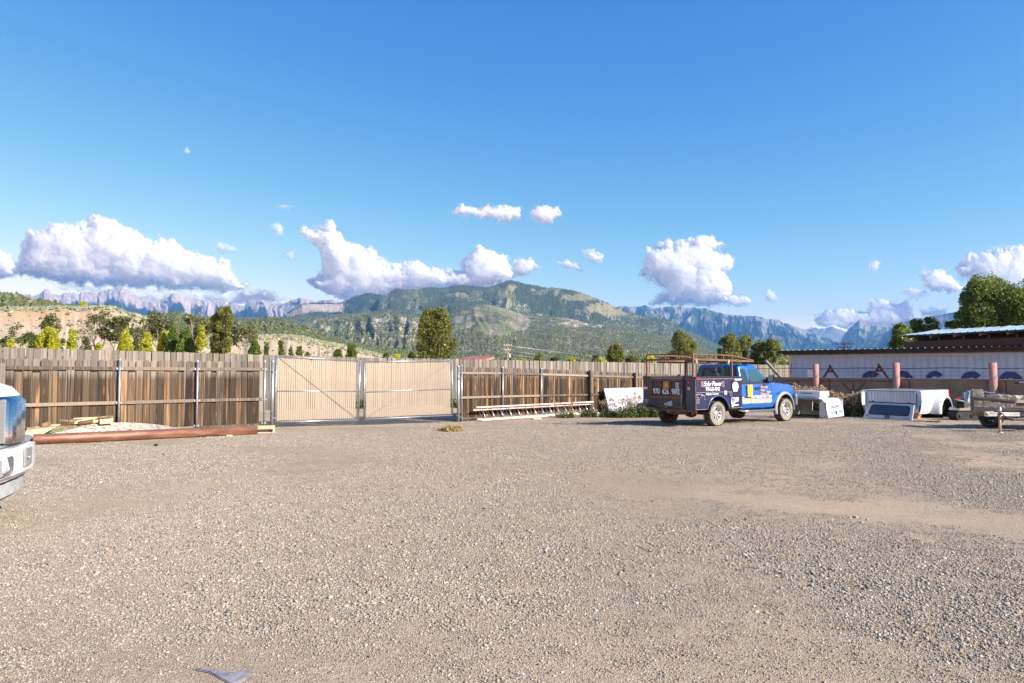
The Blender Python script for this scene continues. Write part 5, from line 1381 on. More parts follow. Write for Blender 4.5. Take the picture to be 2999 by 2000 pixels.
# broken pallets and loose boards
def pallet(loc, rz, label, tilt=(0, 0), m=LUMBER, w=1.2, d=1.0, grp='old wooden pallets'):
    t = empty('pallet', loc, rz, label, 'pallet', grp); t.rotation_euler = (tilt[0], tilt[1], rz)
    for k in range(7): MB().box((0, 0, 0), (w, .085, .018)).build('deck_board', m, t, (0, k * (d - .09) / 6, .118))
    for k in range(3): MB().box((0, 0, 0), (.04, d, .09)).build('stringer', m, t, (k * (w - .04) / 2, 0, .027))
    for k in range(3): MB().box((0, 0, 0), (w, .085, .018)).build('bottom_board', m, t, (0, k * (d - .09) / 2, .008))
    return t
p = G(742, 1273); pallet(p + Vector((-.75, .12, 0)), R(18), 'pale pallet with yellow ends sticking out beside the pipe end', m=LUMBER)
p = on_line(s_of(200)) + NRM * .95; pallet(Vector((p.x, p.y, .0)), FA, 'pallet half hidden under the bowed chipboard', m=LUMBER, d=.75)
yl_ = MB(); q = G(796, 1271) + Vector((-.02, .1, 0)); yl_.box((-.02, -.04, .02), (.03, .35, .125)); 
rs = random.Random(12)
deb = [((122, 1247), (148, 1238), OLDWOOD, .10), ((172, 1230), (220, 1233), OLDWOOD, .03), ((195, 1237), (330, 1228), LUMBER, .09), ((215, 1226), (300, 1222), LUMBER, .03), ((282, 1222), (330, 1219), OLDWOOD, .04), ((292, 1235), (328, 1232), LUMBER, .12), ((200, 1233), (225, 1229), OLDWOOD, .05), ((238, 1229), (282, 1223), LUMBER, .04)]
for i, ((x0, y0), (x1, y1), m, th) in enumerate(deb):
    a = P(x0, y0, fy(x0, .22 + .035 * i)); b = P(x1, y1, fy(x1, .22 + .035 * i))
    c = (a + b) / 2; bb = MB().bar(a - c, b - c, .10, th); o = bb.build('loose_board', m, None, c)
    tag(o, ['split dark offcut at the left end of the lumber pile', 'thin brown slat resting on the chipboard edge', 'long fresh pine plank on the lumber pile', 'thin pine slat on top of the long plank', 'short brown slat at the right top of the lumber pile', 'square cut pine block at the right end of the pile', 'small brown stub lying by the dark offcut', 'middle pine slat of the lumber pile'][i], 'board', 'loose boards on the lumber pile')
support = MB().box((-1.6, -.5, 0), (1.5, .4, .10)); 
for i, px in enumerate((150, 240, 320)):
    p = P(px, 1246, fy(px, .3)); o = MB().box((-.5, -.05, 0), (.5, .05, max(.08, p.z - .02))).build('timber_block', OLDWOOD, None, (p.x, p.y, 0), (0, 0, FA)); tag(o, ['dark timber block under the plywood sheet', 'dark timber block under the middle of the lumber pile', 'dark timber block under the right of the lumber pile'][i], 'block', 'timber blocks carrying the lumber pile')
for px, py, w, lb, m, h in ((1573, 1229, .34, 'pale wood block lying below the ladder', LUMBER2, .085), (1490, 1227, .18, 'small round pale stone beside the ladder foot', LUMBER2, .06), (672, 1279, .14, 'small splinter of wood against the pipe', LUMBER, .05)):
    p = G(px, py); o = MB().box((-w / 2, -.06, 0), (w / 2, .06, h)).build('wood_block', m, None, p, (0, 0, R(8)), bevel=.012); tag(o, lb, 'block')
p = G(640, 1985); sl = MB().prism([(-.20, .10), (-.07, .045), (.02, -.03), (.12, -.11), (.17, -.05), (.165, .055), (.05, .04), (-.06, .085)][::-1], 0, .022, 'z').build('slate_slab', mat('slate', (.15, .14, .155), .8, 0, (.25, .235, .25), 14, bump=.4), None, p - Vector((0, 0, .006)), (R(2), R(-2), 0), bevel=.005); tag(sl, 'flat pointed grey slate stone in the bottom foreground', 'stone')
for px, py, s_, lb in ((457, 1306, .05, 'black scrap of rubber on the gravel below the pipe'), (478, 1332, .03, 'smaller black scrap on the gravel')):
    p = G(px, py); o = MB().loft([[(math.cos(t) * s_ * k, math.sin(t) * s_ * k * .6, z) for t in np.linspace(0, 2 * PI, 7)[:-1]] for k, z in ((1, 0), (1.1, s_ * .5), (.5, s_ * .9))]).build('rubber_scrap', BLACK, None, p); tag(o, lb, 'scrap')
# ladder lying on its edge against the fence
FIB = mat('faded_orange_fibreglass', (.48, .27, .20), .6, 0, (.66, .50, .43), 3, .3, .7)
ALU = mat('ladder_aluminium', (.50, .51, .53), .35, .8)
def ladder(label, a, b, off_top, hgt, wid_gap, n, m=None):
    """a, b: ground ends of the lower rail"""
    t = empty('extension_ladder', a, 0, label, 'ladder', 'ladder sections leaning on the fence'); d = b - a; u = d.normalized(); back = Vector((-u.y, u.x, 0))
    up = back * off_top + Vector((0, 0, hgt))
    rails = ((Vector((0, 0, .05)), 'rail'), (up + Vector((0, 0, .05)), 'rail'))
    for o_, nm in rails:
        r = MB(); nrm = up.normalized()
        r.bar(o_, o_ + d, .028, .062, up=nrm if abs(nrm.z) > .2 else (0, 0, 1)); r.build(nm, FIB, t)
    for k in range(n):
        q = d * ((k + .55) / n); MB().tube([q + Vector((0, 0, .05)), q + up + Vector((0, 0, .05))], .015, 8).build('rung', m or ALU, t)
    return t
la = on_line(s_of(1380)) + NRM * .62; lb_ = on_line(s_of(1722)) + NRM * .62
la.z = gzf(la.x, la.y); lb_.z = gzf(lb_.x, lb_.y)
ladder('orange fibreglass ladder section lying on its side against the fence', la, lb_, .30, .47, .4, 15)
la2 = on_line(s_of(1374)) + NRM * .50; lb2 = on_line(s_of(1716)) + NRM * .50; la2.z = gzf(*la2.xy) + .03; lb2.z = gzf(*lb2.xy) + .03
ladder('rear ladder section nested behind the front one', la2, lb2, .24, .34, .4, 15, mat('dull_rungs', (.10, .10, .11), .5, .5))
# white panel leaning on the post
pa = on_line(s_of(1753)) + NRM * .62; pb = on_line(s_of(1905)) + NRM * .62; d = (pb - pa); dl = d.length; d.normalize(); back = Vector((-d.y, d.x, 0))
g0 = gzf(*pa.xy)
pt_ = empty('framed_board', (pa.x, pa.y, g0), math.atan2(d.y, d.x), 'white framed panel leaning against the fence behind the weeds', 'panel')
pt_.rotation_euler = Euler((R(-17), 0, math.atan2(d.y, d.x)))
MB().box((.03, 0, .03), (dl - .03, .03, 1.10)).build('sheet', mat('white_panel_face', (.46, .47, .50), .5), pt_)
fr = MB(); fr.box((0, -.012, 1.10), (dl, .08, 1.16)); fr.box((0, -.012, 0), (.04, .05, 1.0985)); fr.box((dl - .04, -.012, 0), (dl, .05, 1.0985)); fr.box((.04, -.012, 0), (dl - .04, .05, .03)); fr.build('panel_frame', GALV, pt_); MB().box((.0, .055, .0), (dl, .10, 1.09)).build('shadow_backing', BLACK, pt_)  # black slab added as the shadow gap behind the leaning panel

# ================================================================== WALL, POSTS AND CONTAINER ON THE RIGHT
WA = P(2240, 1107, 33.6); WB = P(3000, 1115.7, 25.3); WB2 = WA + (WB - WA) * 1.5
WA = WA - (WB - WA).normalized() * 1.0
wd = (WB2 - WA).xy.length; wang = math.atan2(WB2.y - WA.y, WB2.x - WA.x)
CONC = NT('brown_stained_concrete'); c1 = CONC.noise(1.3, None, 7, .7); c2 = CONC.noise(18, None, 5, .7); c3 = CONC.noise(1, CONC.mapping((.5, 1, 5)), 5)
CONC.col(CONC.mix(.6, CONC.ramp(c1, [(.3, (.155, .105, .075)), (.5, (.225, .155, .115)), (.7, (.30, .215, .165))]), CONC.ramp(c2, [(.3, .6), (.6, 1.1)]), 'MULTIPLY')); CONC.set(Roughness=.9); CONC.bump(c2, .4, .01); CONC = CONC.m
wl = empty('concrete_wall', (WA.x, WA.y, 0), wang, 'low brown concrete panel wall in front of the container', 'wall')
zt_ = 1.36; pw = 3.37; k = 0; x = 0
seams = [0, .9]; 
while seams[-1] < wd: seams.append(seams[-1] + pw)
for a0, a1 in zip(seams[:-1], seams[1:]):
    MB().box((a0 + .012, -.09, -.4), (a1 - .012, .09, zt_)).build('wall_panel', CONC, wl, bevel=.012)
    MB().box((a0 + .01, -.115, zt_), (a1 - .01, .115, zt_ + .028)).build('coping', mat('pale_coping', (.33, .25, .2), .9) if k == 0 else bpy.data.materials['pale_coping'], wl, bevel=.006); k += 1
WMI = (Matrix.Translation((WA.x, WA.y, 0)) @ Matrix.Rotation(wang, 4, 'Z')).inverted()
def wp(px, py, y=-.10): return loc_on(px, py, 1, y, WMI)
rl = MB()
for (x0, y0), (x1, y1) in (((2466, 1122), (2492, 1145)), ((2499, 1122), (2499, 1143)), ((2533, 1122), (2508, 1145)), ((2492, 1145), (2508, 1145)), ((2484, 1151), (2518, 1151)), ((2300, 1114.5), (2614, 1116.5)), ((2322, 1119), (2342, 1119))):
    rl.bar(wp(x0, y0), wp(x1, y1), .035, .05, (0, 1, 0))
rl.build('raised_pattern', mat('dark_pattern', (.10, .068, .052), .9), wl)
PINK = mat('faded_red_post_paint', (.33, .15, .125), .8, 0, (.43, .225, .19), 4, .3, .7, bump=.08)
for i, (px, py, w) in enumerate(((2389, 1066, 16), (2624, 1062, 18.5), (2907, 1062, 21))):
    q = wp(px, py, -.26); ww = Matrix.Translation((WA.x, WA.y, 0)) @ Matrix.Rotation(wang, 4, 'Z') @ Vector((q.x, -.26, 0))
    zt2 = P(px, py, ww.y).z
    o = MB().tube([(0, 0, -.3), (0, 0, zt2)], .5 * w / 2000 * ww.y, 24).build('bollard_post', PINK, None, ww); tag(o, ['slim pink round post nearest the blue truck', 'pink round post rising behind the white truck bed', 'pink round post above the trailer spare tyre'][i], 'post', 'pink posts along the brown wall')
# wire fence on top of the wall: thick cable and wide mesh
wf = empty('wire_fence', (WA.x, WA.y, 0), wang, 'wide wire mesh strung above the brown wall between the pink posts', 'fence')
wz = [1.50, 1.66, 1.80]
m_ = MB()
for z in wz: m_.bar((-2.2, -.14, z), (wd, -.14, z), .006, .006)
for k in range(int((wd + 2.2) / .21)): m_.bar((-2.2 + k * .21, -.14, zt_ + .03), (-2.2 + k * .21, -.14, 1.80), .005, .005)
m_.build('wire_mesh', mat('rusty_wire', (.10, .07, .06), .7), wf, recalc=False)
cb = MB(); pts = [Vector((x, -.15, 1.80 - .02 * math.sin(x * 1.9))) for x in np.linspace(-2.2, wd, 40)]; cb.tube(pts, .014, 6); cb.build('top_cable', BLACK, wf)
# leaning steel beam
a = P(2241, 1056, 32.2); b = P(2288, 1108, 33.0); ubm = MB(); dv = (b - a); b2 = a + dv * 2.2; b2.z = max(b2.z, 0)
ubm.bar(Vector((0, 0, 0)), b2 - a, .12, .05); ubm.bar(Vector((.05, 0, .01)), b2 - a + Vector((.05, 0, .01)), .02, .09)
o = ubm.build('steel_beam', GALV, None, a); tag(o, 'grey steel channel leaning on the wall behind the blue truck', 'beam')
DRUST = mat('dark_rust', (.045, .022, .016), .8, .1, (.11, .05, .033), 7)
# trestles behind the wall
for i, (px, top, w) in enumerate(((2432, 1072, 35), (2575, 1069, 41))):
    Y = 34.5 - i * 1.6; t = P(px, top, Y); hw = w / 2 / 2000 * Y
    e = empty('steel_trestle', (t.x, t.y, 0), R(-30), ['small rusty A frame trestle nearer the blue truck', 'larger rusty A frame trestle beside the middle pink post'][i], 'trestle', 'rusty A frames behind the wall')
    H = t.z; k = hw / (H - 1.37) * 1.1
    for sg in (-1, 1): MB().bar((0, 0, H - .05), (sg * k * H, 0, 0), .10, .09, (0, 1, 0)).build('leg', DRUST, e)
    MB().bar((-k * .25, 0, H - .27), (k * .25, 0, H - .27), .05, .10).build('cross_plate', DRUST, e)
    kn = MB(); kn.lathe([(0, -.08), (.07, -.08), (.085, 0), (.07, .08), (0, .08)], 14, 'y', (0, 0, H)); kn.build('pivot_knob', DRUST, e)
# shipping container
CW = NT('white_container_shade_blue'); n1 = CW.noise(1, CW.mapping((5, 5, .5)), 6, .75); n2 = CW.noise(2.2, None, 5); n3 = CW.noise(1, CW.mapping((9, 9, .7)), 4, .6)
cc = CW.ramp(n2, [(.35, (.29, .40, .62)), (.65, (.36, .47, .68))]); cc = CW.mix(CW.ramp(n1, [(.68, 0.0), (.72, .9)]), cc, (.16, .06, .03)); CW.col(CW.mix(CW.ramp(n3, [(.64, 0.0), (.72, .35)]), cc, (.35, .30, .27))); CW.set(Roughness=.5); CW = CW.m  # white steel tinted blue: skylight on its shaded side is in the colour
CA = P(2311, 1040, 38.5); CB = P(3000, 1030.5, 31.6); cang = math.atan2(CB.y - CA.y, CB.x - CA.x)
cn = empty('shipping_container', (CA.x, CA.y, gzf(CA.x, CA.y)), cang, 'white corrugated shipping container with big blue letters behind the wall', 'container')
CL_ = 12.19; CH_ = 2.60 - 0; cz_ = CA.z - cn.location.z
cor = []; x = .16
while x < CL_ - .2: cor += [(x, 0), (x + .05, 0), (x + .115, .04), (x + .20, .04), (x + .265, 0)]; x += .32
cor = [(.12, 0)] + cor + [(CL_ - .12, 0)]
sd = MB(); vs = [(x, y + .0, .16) for x, y in cor] + [(x, y + .0, cz_ - .12) for x, y in cor]; n_ = len(cor)
sd.add(vs, [(i, i + 1, n_ + i + 1, n_ + i) for i in range(n_ - 1)]); sd.build('corrugated_side', CW, cn, recalc=False)
MB().box((0, .06, .0), (CL_, 2.44, cz_)).build('container_body', CW, cn)
fr = MB(); fr.box((0, -.012, cz_ - .12), (CL_, .049, cz_)); fr.box((0, -.012, 0), (CL_, .049, .16)); fr.build('side_rail', CW, cn)
for x in (0, CL_ - .13): MB().box((x, -.016, 0), (x + .13, .048, cz_)).build('corner_post', mat('rusty_corner_post', (.50, .51, .54), .6, 0, (.16, .06, .03), 3, .48, .6, vec=(6, 6, 1)) if x == 0 else bpy.data.materials['rusty_corner_post'], cn)
MB().box((.95, -.004, 1.45), (1.42, .018, 1.95)).build('sticker', mat('pale_blue_square', (.72, .78, .88), .6), cn)
CMI = cn.matrix_basis.inverted(); BLU = mat('faded_blue_lettering', (.006, .022, .15), .6, 0, (.012, .04, .20), 6)
def cp(px, py): return loc_on(px, py, 1, -.018, CMI)
def bigletter(px0, px1, pytop, ch):
    a = cp(px0, pytop); b = cp(px1, pytop); w = b.x - a.x; c = Vector(((a.x + b.x) / 2, 0, a.z - w * .56))
    pr = MB(); R0, R1 = w / 2, w / 2 * .42; sy = 1.1
    t0, t1 = (0, 2 * PI) if ch == 'O' else (R(38), R(322)) if ch == 'C' else (R(30), R(200))
    n = 40; ang = np.linspace(t0, t1, n); vs = []
    for t in ang:
        for r in (R0, R1): vs.append((c.x + r * math.cos(t), -.018, c.z + r * sy * math.sin(t)))
    pr.add(vs, [(2 * i, 2 * i + 1, 2 * i + 3, 2 * i + 2) for i in range(n - 1)])
    if ch == 'S':
        vs = []
        for t in np.linspace(R(200), R(385), 30):
            for r in (R0, R1): vs.append((c.x + r * math.cos(t - PI) * 1.0 + .0, -.018, c.z - (R0 + R1) * sy - r * sy * math.sin(t - PI) * 1.0 * -1))
    pr.build('letter', BLU, cn, recalc=False)
for x0, x1, y, ch in ((2523, 2580, 1085, 'C'), (2612, 2674, 1085, 'O'), (2711, 2764, 1086, 'S'), (2811, 2880, 1086.5, 'C'), (2921, 2997, 1087, 'O')): bigletter(x0, x1, y, ch)
# its lean-to roof: ribbed sheet on rafters
RB = mat('roof_sheet', (.50, .60, .68), .35, .5, (.62, .70, .76), 3); UND = mat('roof_underside', (.022, .018, .016), .8)
za = P(2295, 1026, 37.6).z - cn.location.z; 
rf = empty('shed_roof', cn.location, cang, 'ribbed metal roof carried by dark rafters above the container', 'roof')
Lr = CL_ + 1.0
sh_ = MB(); ribs = []; x = -.35
while x < Lr: ribs += [(x, 0), (x + .16, 0), (x + .175, .035), (x + .215, .035), (x + .23, 0)]; x += .30
y0, y1 = -.85, 3.4
zr0, zr1 = za, za + .10 - .35
vs = [(x, y0, zr0 + z) for x, z in ribs] + [(x, y1, zr1 + z) for x, z in ribs]; n_ = len(ribs)
sh_.add(vs, [(i, i + 1, n_ + i + 1, n_ + i) for i in range(n_ - 1)]); sh_.add([(x, y, z - .012) for x, y, z in vs], [(i + 1, i, n_ + i, n_ + i + 1) for i in range(n_ - 1)])
sh_.build('roof_sheet', RB, rf, recalc=False)
MB().box((-.35, y0 + .05, za - .16), (Lr, y0 + .09, za - .02)).build('fascia_board', UND, rf)
MB().box((-.30, -.10, cz_ + .0), (Lr, -.06, cz_ + .10)).build('wall_plate', mat('grey_brown_beam', (.14, .10, .08), .9), rf)
for k in range(17): MB().box((0, 0, 0), (.05, 4.0, .12)).build('rafter', UND, rf, (-.2 + k * .8, y0 + .10, za - .16), (-.06, 0, 0))
MB().box((-.3, y0 + .1, za - .035), (Lr, 3.2, za - .03)).build('roof_lining', UND, rf)
# brown building with pale blue metal roof farther back
BA = P(2632, 1000, 46.0); BB = P(3000, 991, 39.0); bang = math.atan2(BB.y - BA.y, BB.x - BA.x)
bd = empty('barn', (BA.x, BA.y, 0), bang, 'dark brown barn with pale ribbed metal roof and exposed rafters', 'building')
LB = 16.0; zb0 = BA.z
MB().box((0, .9, 0), (LB, 9, zb0 - .35)).build('wall', mat('dark_maroon_cladding', (.035, .012, .014), .7, 0, (.06, .022, .022), 4), bd)
MB().box((-.1, .70, zb0 - .42), (LB, .88, zb0 + .0)).build('fascia_board', mat('dark_maroon_fascia', (.05, .017, .018), .6), bd)
z0 = P(2642, 981, 45.3).z; z1 = z0 + .30
rs_ = MB(); ribs = []; x = .1
while x < LB: ribs += [(x, 0), (x + .38, 0), (x + .395, .05), (x + .435, .05), (x + .45, 0)]; x += .45
yy0, yy1 = .0, 3.4; rise = z1 - z0
vs = [(x, yy0, z0 + z) for x, z in ribs] + [(x + .3, yy1, z0 + rise * 1.35 + z) for x, z in ribs] + [(x + .3, 9, z0 - .8 + z) for x, z in ribs]; n_ = len(ribs)
rs_.add(vs, [(r * n_ + i, r * n_ + i + 1, (r + 1) * n_ + i + 1, (r + 1) * n_ + i) for r in (0, 1) for i in range(n_ - 1)])
rs_.build('roof_sheet', mat('pale_blue_roof', (.13, .22, .31), .8, 0, (.19, .29, .38), 3), bd, recalc=False)
MB().box((.1, .05, z0 - .10), (LB, .12, z0 - .01)).build('gutter_edge', mat('dark_gutter', (.03, .03, .035), .6), bd)
MB().box((.4, 1.4, zb0), (LB, 1.5, z0 + .08)).build('clerestory_screen', UND, bd)
RAFT = mat('grey_rafter', (.24, .185, .14), .85)
for k in range(10):
    x = .55 + k * 1.55
    MB().bar((x, .1, z0 - .13), (x, 3.2, z0 + rise * 1.7 - .15), .10, .24).build('rafter', RAFT, bd)
    MB().box((x + .16, .72, zb0), (x + .20, .80, zb0 + .24)).build('bracket', GALV_D, bd)
# shed and gable roofs beyond the far fence
RR = mat('red_roof_sheet', (.30, .075, .045), .5, 0, (.38, .11, .07), 6, vec=(2, 2, 2))
q0 = [P(1336, 1054, 66), P(1450, 1046, 74), P(1447, 1041, 86), P(1392, 1041, 88)]
c = q0[0].copy(); sh = empty('small_shed', (c.x, c.y, 0), 0, 'low shed with rusty red roof beyond the far fence', 'shed')
A, B, C, D = [q - Vector((c.x, c.y, 0)) for q in (P(1330, 1051, 70), P(1410, 1052, 66), P(1448, 1042.5, 78), P(1385, 1042.5, 82))]
def slab4(name, q, t, m, par): MB().add([p for p in q] + [p - Vector((0, 0, t)) for p in q], [(0, 1, 2, 3), (7, 6, 5, 4), (0, 4, 5, 1), (1, 5, 6, 2), (2, 6, 7, 3), (3, 7, 4, 0)]).build(name, m, par)
slab4('roof', (A, B, C, D), .12, RR, sh); slab4('eave_board', [p - Vector((0, 0, .125)) for p in (A, B, C, D)], .18, mat('tan_eave', (.36, .24, .15), .8), sh)
cm = (A + B + C + D) / 4; lo = [cm + (p - cm) * .9 - Vector((0, 0, .31)) for p in (A, B, C, D)]; slab4('wall', lo, min(p.z for p in lo), mat('red_shed_wall', (.28, .07, .04), .8), sh)
g0_ = P(2292, 1062, 95); gb_ = empty('gable_house', (g0_.x, g0_.y, 0), R(-20), 'distant house with maroon gable roof beside the container', 'house')
MB().box((-1, -3, 0), (7, 3, 2.2)).build('wall', mat('brown_house_wall', (.12, .075, .06), .8), gb_)
MB().prism([(-1.3, 2.1), (7.3, 2.1), (3.2, 3.9)], -3.3, 3.3).build('roof', mat('maroon_roof', (.12, .045, .045), .8, 0, (.17, .07, .065), 4), gb_)
# utility poles and wires
PW = mat('weathered_pole', (.22, .16, .12), .9, 0, (.36, .28, .22), 6)
def pole(px, top, Y, label, arms, h0=0.0, m=PW):
    t = P(px, top, Y); e = empty('utility_pole', (t.x, t.y, 0), 0, label, 'utility pole'); MB().tube([(0, 0, 0), (0, 0, t.z)], [.17, .11], 10).build('pole_shaft', m, e)
    for z, w, ay in arms:
        MB().bar((-w / 2, -.1, t.z - z), (w / 2, -.1 + ay, t.z - z), .10, .12).build('cross_arm', m, e)
        for k in (-1, -.4, .4, 1): MB().lathe([(0, .14), (.04, .12), (.06, .03), (.03, 0)], 8, 'z', (k * w / 2 * .92, -.1 + ay * (k + 1) / 2, t.z - z + .06)).build('insulator', WHITE if m is PW else BLACK, e)
    return e, t
e1, t1 = pole(1487, 1005, 88, 'weathered wooden utility pole standing beyond the far fence', ((.35, 1.0, 0), (.95, .8, 0)))
for z in (1.5, 1.75): 
    o = MB().lathe([(0, -.12), (.09, -.12), (.09, .12), (0, .12)], 10, 'z', (.24, -.1, t1.z - z)); o.build('insulator', WHITE, e1)
e2, t2 = pole(2473, 1002, 96, 'dark utility pole with twin crossarms above the container roof', ((.25, 2.6, 0), (.75, 2.0, 0)), m=mat('dark_pole', (.03, .025, .025), .9))
wr = MB()
for k, (x, z) in enumerate(((-.4, .3), (.0, .3), (.4, .3), (.3, 1.0), (.1, 1.45))):
    a = t1 + Vector((x, -.1, -z)); b = P(2290 + 15 * k, 1040 + 5 * k, 240)
    wr.tube([a.lerp(b, u) - Vector((0, 0, 5.0 * 4 * u * (1 - u) * .5)) for u in np.linspace(0, 1, 14)], .011, 4)
o = wr.build('power_lines', mat('bright_wire', (.45, .45, .45), .4, .5), None, recalc=False); tag(o, 'thin power lines sagging right from the wooden pole', 'wires', kind='stuff')
wr = MB(); a = t1 + Vector((0, 0, -1.2)); wr.tube([a, P(1445, 1060, 84)], .009, 4); o = wr.build('guy_wire', GALV_D, None); tag(o, 'guy wire slanting left from the wooden pole', 'wire')
# ================================================================== WHITE TRUCK PARTS ON THE GROUND
WP = mat('faded_white_bodywork', (.50, .51, .53), .35, 0, (.60, .60, .61), 2, coat=.3)
WPB = mat('white_sheet_metal', (.50, .53, .58), .4, 0, (.60, .62, .66), 2)
bo = P(2696, 1218, 24.2); bo.z = 0
bed = empty('pickup_bed', (bo.x, bo.y, 0), HEAD + R(1.5), 'white dual wheel pickup bed resting on timber beside the wall', 'truck bed')
BMI = bed.matrix_basis.inverted()
def bp_(px, py, axis=0, val=0.0): return loc_on(px, py, axis, val, BMI)
W2 = 2.0; zt2, zb2 = 1.0, .28
outl = [(0, zt2), (0, zb2 + .02)]
# ribbed front wall of the bed
rb = []; y = .16
while y < W2 - .2: rb += [(y, 0), (y + .055, 0), (y + .07, -.035), (y + .09, -.035), (y + .105, 0)]; y += .112
rb = [(.06, 0)] + rb + [(W2 - .06, 0)]
m_ = MB(); vs = [(x, y, .46) for y, x in rb] + [(x, y, .94) for y, x in rb]; n_ = len(rb); m_.add(vs, [(i, i + 1, n_ + i + 1, n_ + i) for i in range(n_ - 1)])
m_.box((.006, .06, .20), (.03, W2 - .06, .96)); m_.build('front_wall', WPB, bed, recalc=False)
MB().box((-.02, .04, .94), (.05, W2 - .04, 1.0)).build('top_rail', WPB, bed, bevel=.012); MB().box((-.024, .14, .955), (-.018, W2 - .16, .972)).build('rail_slot', BLACK, bed)
for y in (.10, W2 - .16): MB().box((-.022, y, .36), (-.012, y + .022, .90)).build('dark_slot', BLACK, bed)
for y in (.36, 1.62): MB().lathe([(0, -.02), (.038, -.02), (.038, 0)], 14, 'x', (0, y, .56)).build('plug', BLACK, bed)
# side skins, curved, with bulging dual wheel fender
def skin(sg):
    y_ = 0 if sg < 0 else W2
    prof = [(.10, 1.0), (.02, 1.0), (-.03, .97), (-.045, .85), (-.05, .60), (-.035, .45), (.01, .26), (.06, .16)]
    L2 = 2.35; m_ = MB(); m_.smooth = True; secs = []
    for x in np.linspace(0, L2, 24):
        k = smooth(1.0, 1.25, x) * (1 - smooth(2.0, 2.3, x)); cut = 0
        secs.append([(x, y_ + sg * (-oy), z) for oy, z in prof])
    n_ = len(prof)
    for q in secs: m_.v += q
    xc, rr = 1.55, .46
    for i in range(len(secs) - 1):
        for k in range(n_ - 1):
            xm = (secs[i][0][0] + secs[i + 1][0][0]) / 2; zm = (prof[k][1] + prof[k + 1][1]) / 2
            if math.hypot(xm - xc, (zm - .22)) < rr - .03: continue
            m_.f.append((i * n_ + k, i * n_ + k + 1, (i + 1) * n_ + k + 1, (i + 1) * n_ + k)); m_.mi.append(0); m_.sm.append(True)
    m_.build('bed_side', WP, bed, recalc=False)
    # fender
    f_ = MB(); f_.smooth = True; ts = np.linspace(-.05, PI + .1, 28); secs = []
    for t in ts:
        c, s_ = math.cos(t), math.sin(t); q = []
        for r_, oy in ((.60 + .04 * abs(c), -.02), (.585, .10), (.56, .20), (.52, .27), (.47, .29), (.445, .285), (.44, .02)): q.append((xc + c * r_ * (1.1 if c < 0 else .98), y_ + sg * oy, .22 + s_ * r_ * 1.12))
        secs.append(q)
    f_.loft(secs, closed=False, cap=False); f_.build('dual_fender', WP, bed, recalc=False)
    w_ = MB(); w_.lathe([(.43, y_ - sg * .45), (.43, y_ + sg * .27)], 28, 'y', (xc, 0, .24)); w_.add([], []); w_.build('wheel_arch_liner', VOID, bed)
    return
skin(-1); skin(1)
MB().box((1.02 - .05, -.25, .12), (1.14, -.02, .40)).build('mud_flap', mat('grey_stone_guard', (.15, .16, .17), .6), bed, bevel=.02)
MB().box((1.1, -.315, .62), (1.16, -.29, .645)).build('amber_marker', mat('amber_lens', (.7, .13, .02), .3), bed)
MB().box((.03, .06, .44), (2.33, W2 - .06, .48)).build('bed_floor', WPB, bed); MB().box((2.30, .02, .45), (2.36, W2 - .02, 1.0)).build('tailgate', WP, bed, bevel=.01)
MB().box((2.28, -.05, .62), (2.37, .02, .95)).build('tail_light', REDL, bed, bevel=.01)
ORW = mat('orange_timber', (.42, .19, .07), .8, 0, (.60, .36, .17), 5)
for i, (x, y, z, l, h) in enumerate(((.25, .15, 0, .9, .10), (.25, .12, .10, .8, .10), (.3, 1.2, 0, .7, .28), (1.9, .4, 0, .9, .28))):
    q = bed.matrix_basis @ Vector((x, y, z)); o = MB().box((-.1, 0, 0), (.1, l, h)).build('timber_block', ORW, None, q, (0, 0, HEAD)); tag(o, ['orange timber on the gravel under the front of the white bed', 'upper orange timber under the front of the white bed', 'timber block under the middle of the white bed', 'timber block under the tail of the white bed'][i], 'block', 'timbers under the white truck bed')
# lid with long window leaning on the bed
ld = empty('canopy_lid', (0, 0, 0), 0, 'white canopy door with dark rounded window leaning on the truck bed', 'canopy door')
c0 = P(2672, 1230, 23.3); c1 = P(2528, 1225, 24.9); c0.z = c1.z = 0
un = (c1 - c0).normalized(); wid = (c1 - c0).length; ang = math.atan2(un.y, un.x)
# local x runs from image right to left, y points to the viewer
ld.location = c0; ld.rotation_euler = Euler((R(24), 0, ang))
wy = wid
LH = .60
MB().prism([(0, 0), (wy, 0), (wy - .10, LH), (.06, LH)], -.01, .03).build('lid_shell', WP, ld, bevel=.008)
wn_ = rnd([(.16, .165), (wy - .20, .165), (wy - .25, .50), (.19, .50)], .09, 5)
MB().prism(rnd([(.135, .14), (wy - .17, .14), (wy - .225, .525), (.165, .525)], .10, 5), .03, .042).build('window_rubber', BLACK, ld)
MB().prism(wn_, .042, .048).build('window_pane', glass_mat('dark_lid_glass', (.05, .05, .055), .08, .1), ld)
MB().box((.0, .0, LH), (wy - .06, .05, LH + .028)).build('hinge_strip', BLACK, ld)
MB().box((wy * .50 - .09, .03, .02), (wy * .50 + .09, .05, .135)).build('lock_plate', GALV_D, ld, bevel=.006)
MB().prism([(wy * .38 - .05, .03), (wy * .38 + .05, .03), (wy * .38, .12)], .03, .036).build('warning_triangle', ORG, ld)
text('lettering', 'PV', BLACK, ld, (wy - .17, .036, .09), (PI / 2, 0, PI), .09)
text('lettering', 'ATRE', BLACK, ld, (.22, .036, .055), (PI / 2, 0, PI), .06, 1.4, .3)
# canopy
KO = P(2425, 1223, 24.8); KO.z = 0
ca = empty('truck_canopy', KO, HEAD + R(8), 'white truck canopy on the ground with open front and box on top', 'truck canopy')
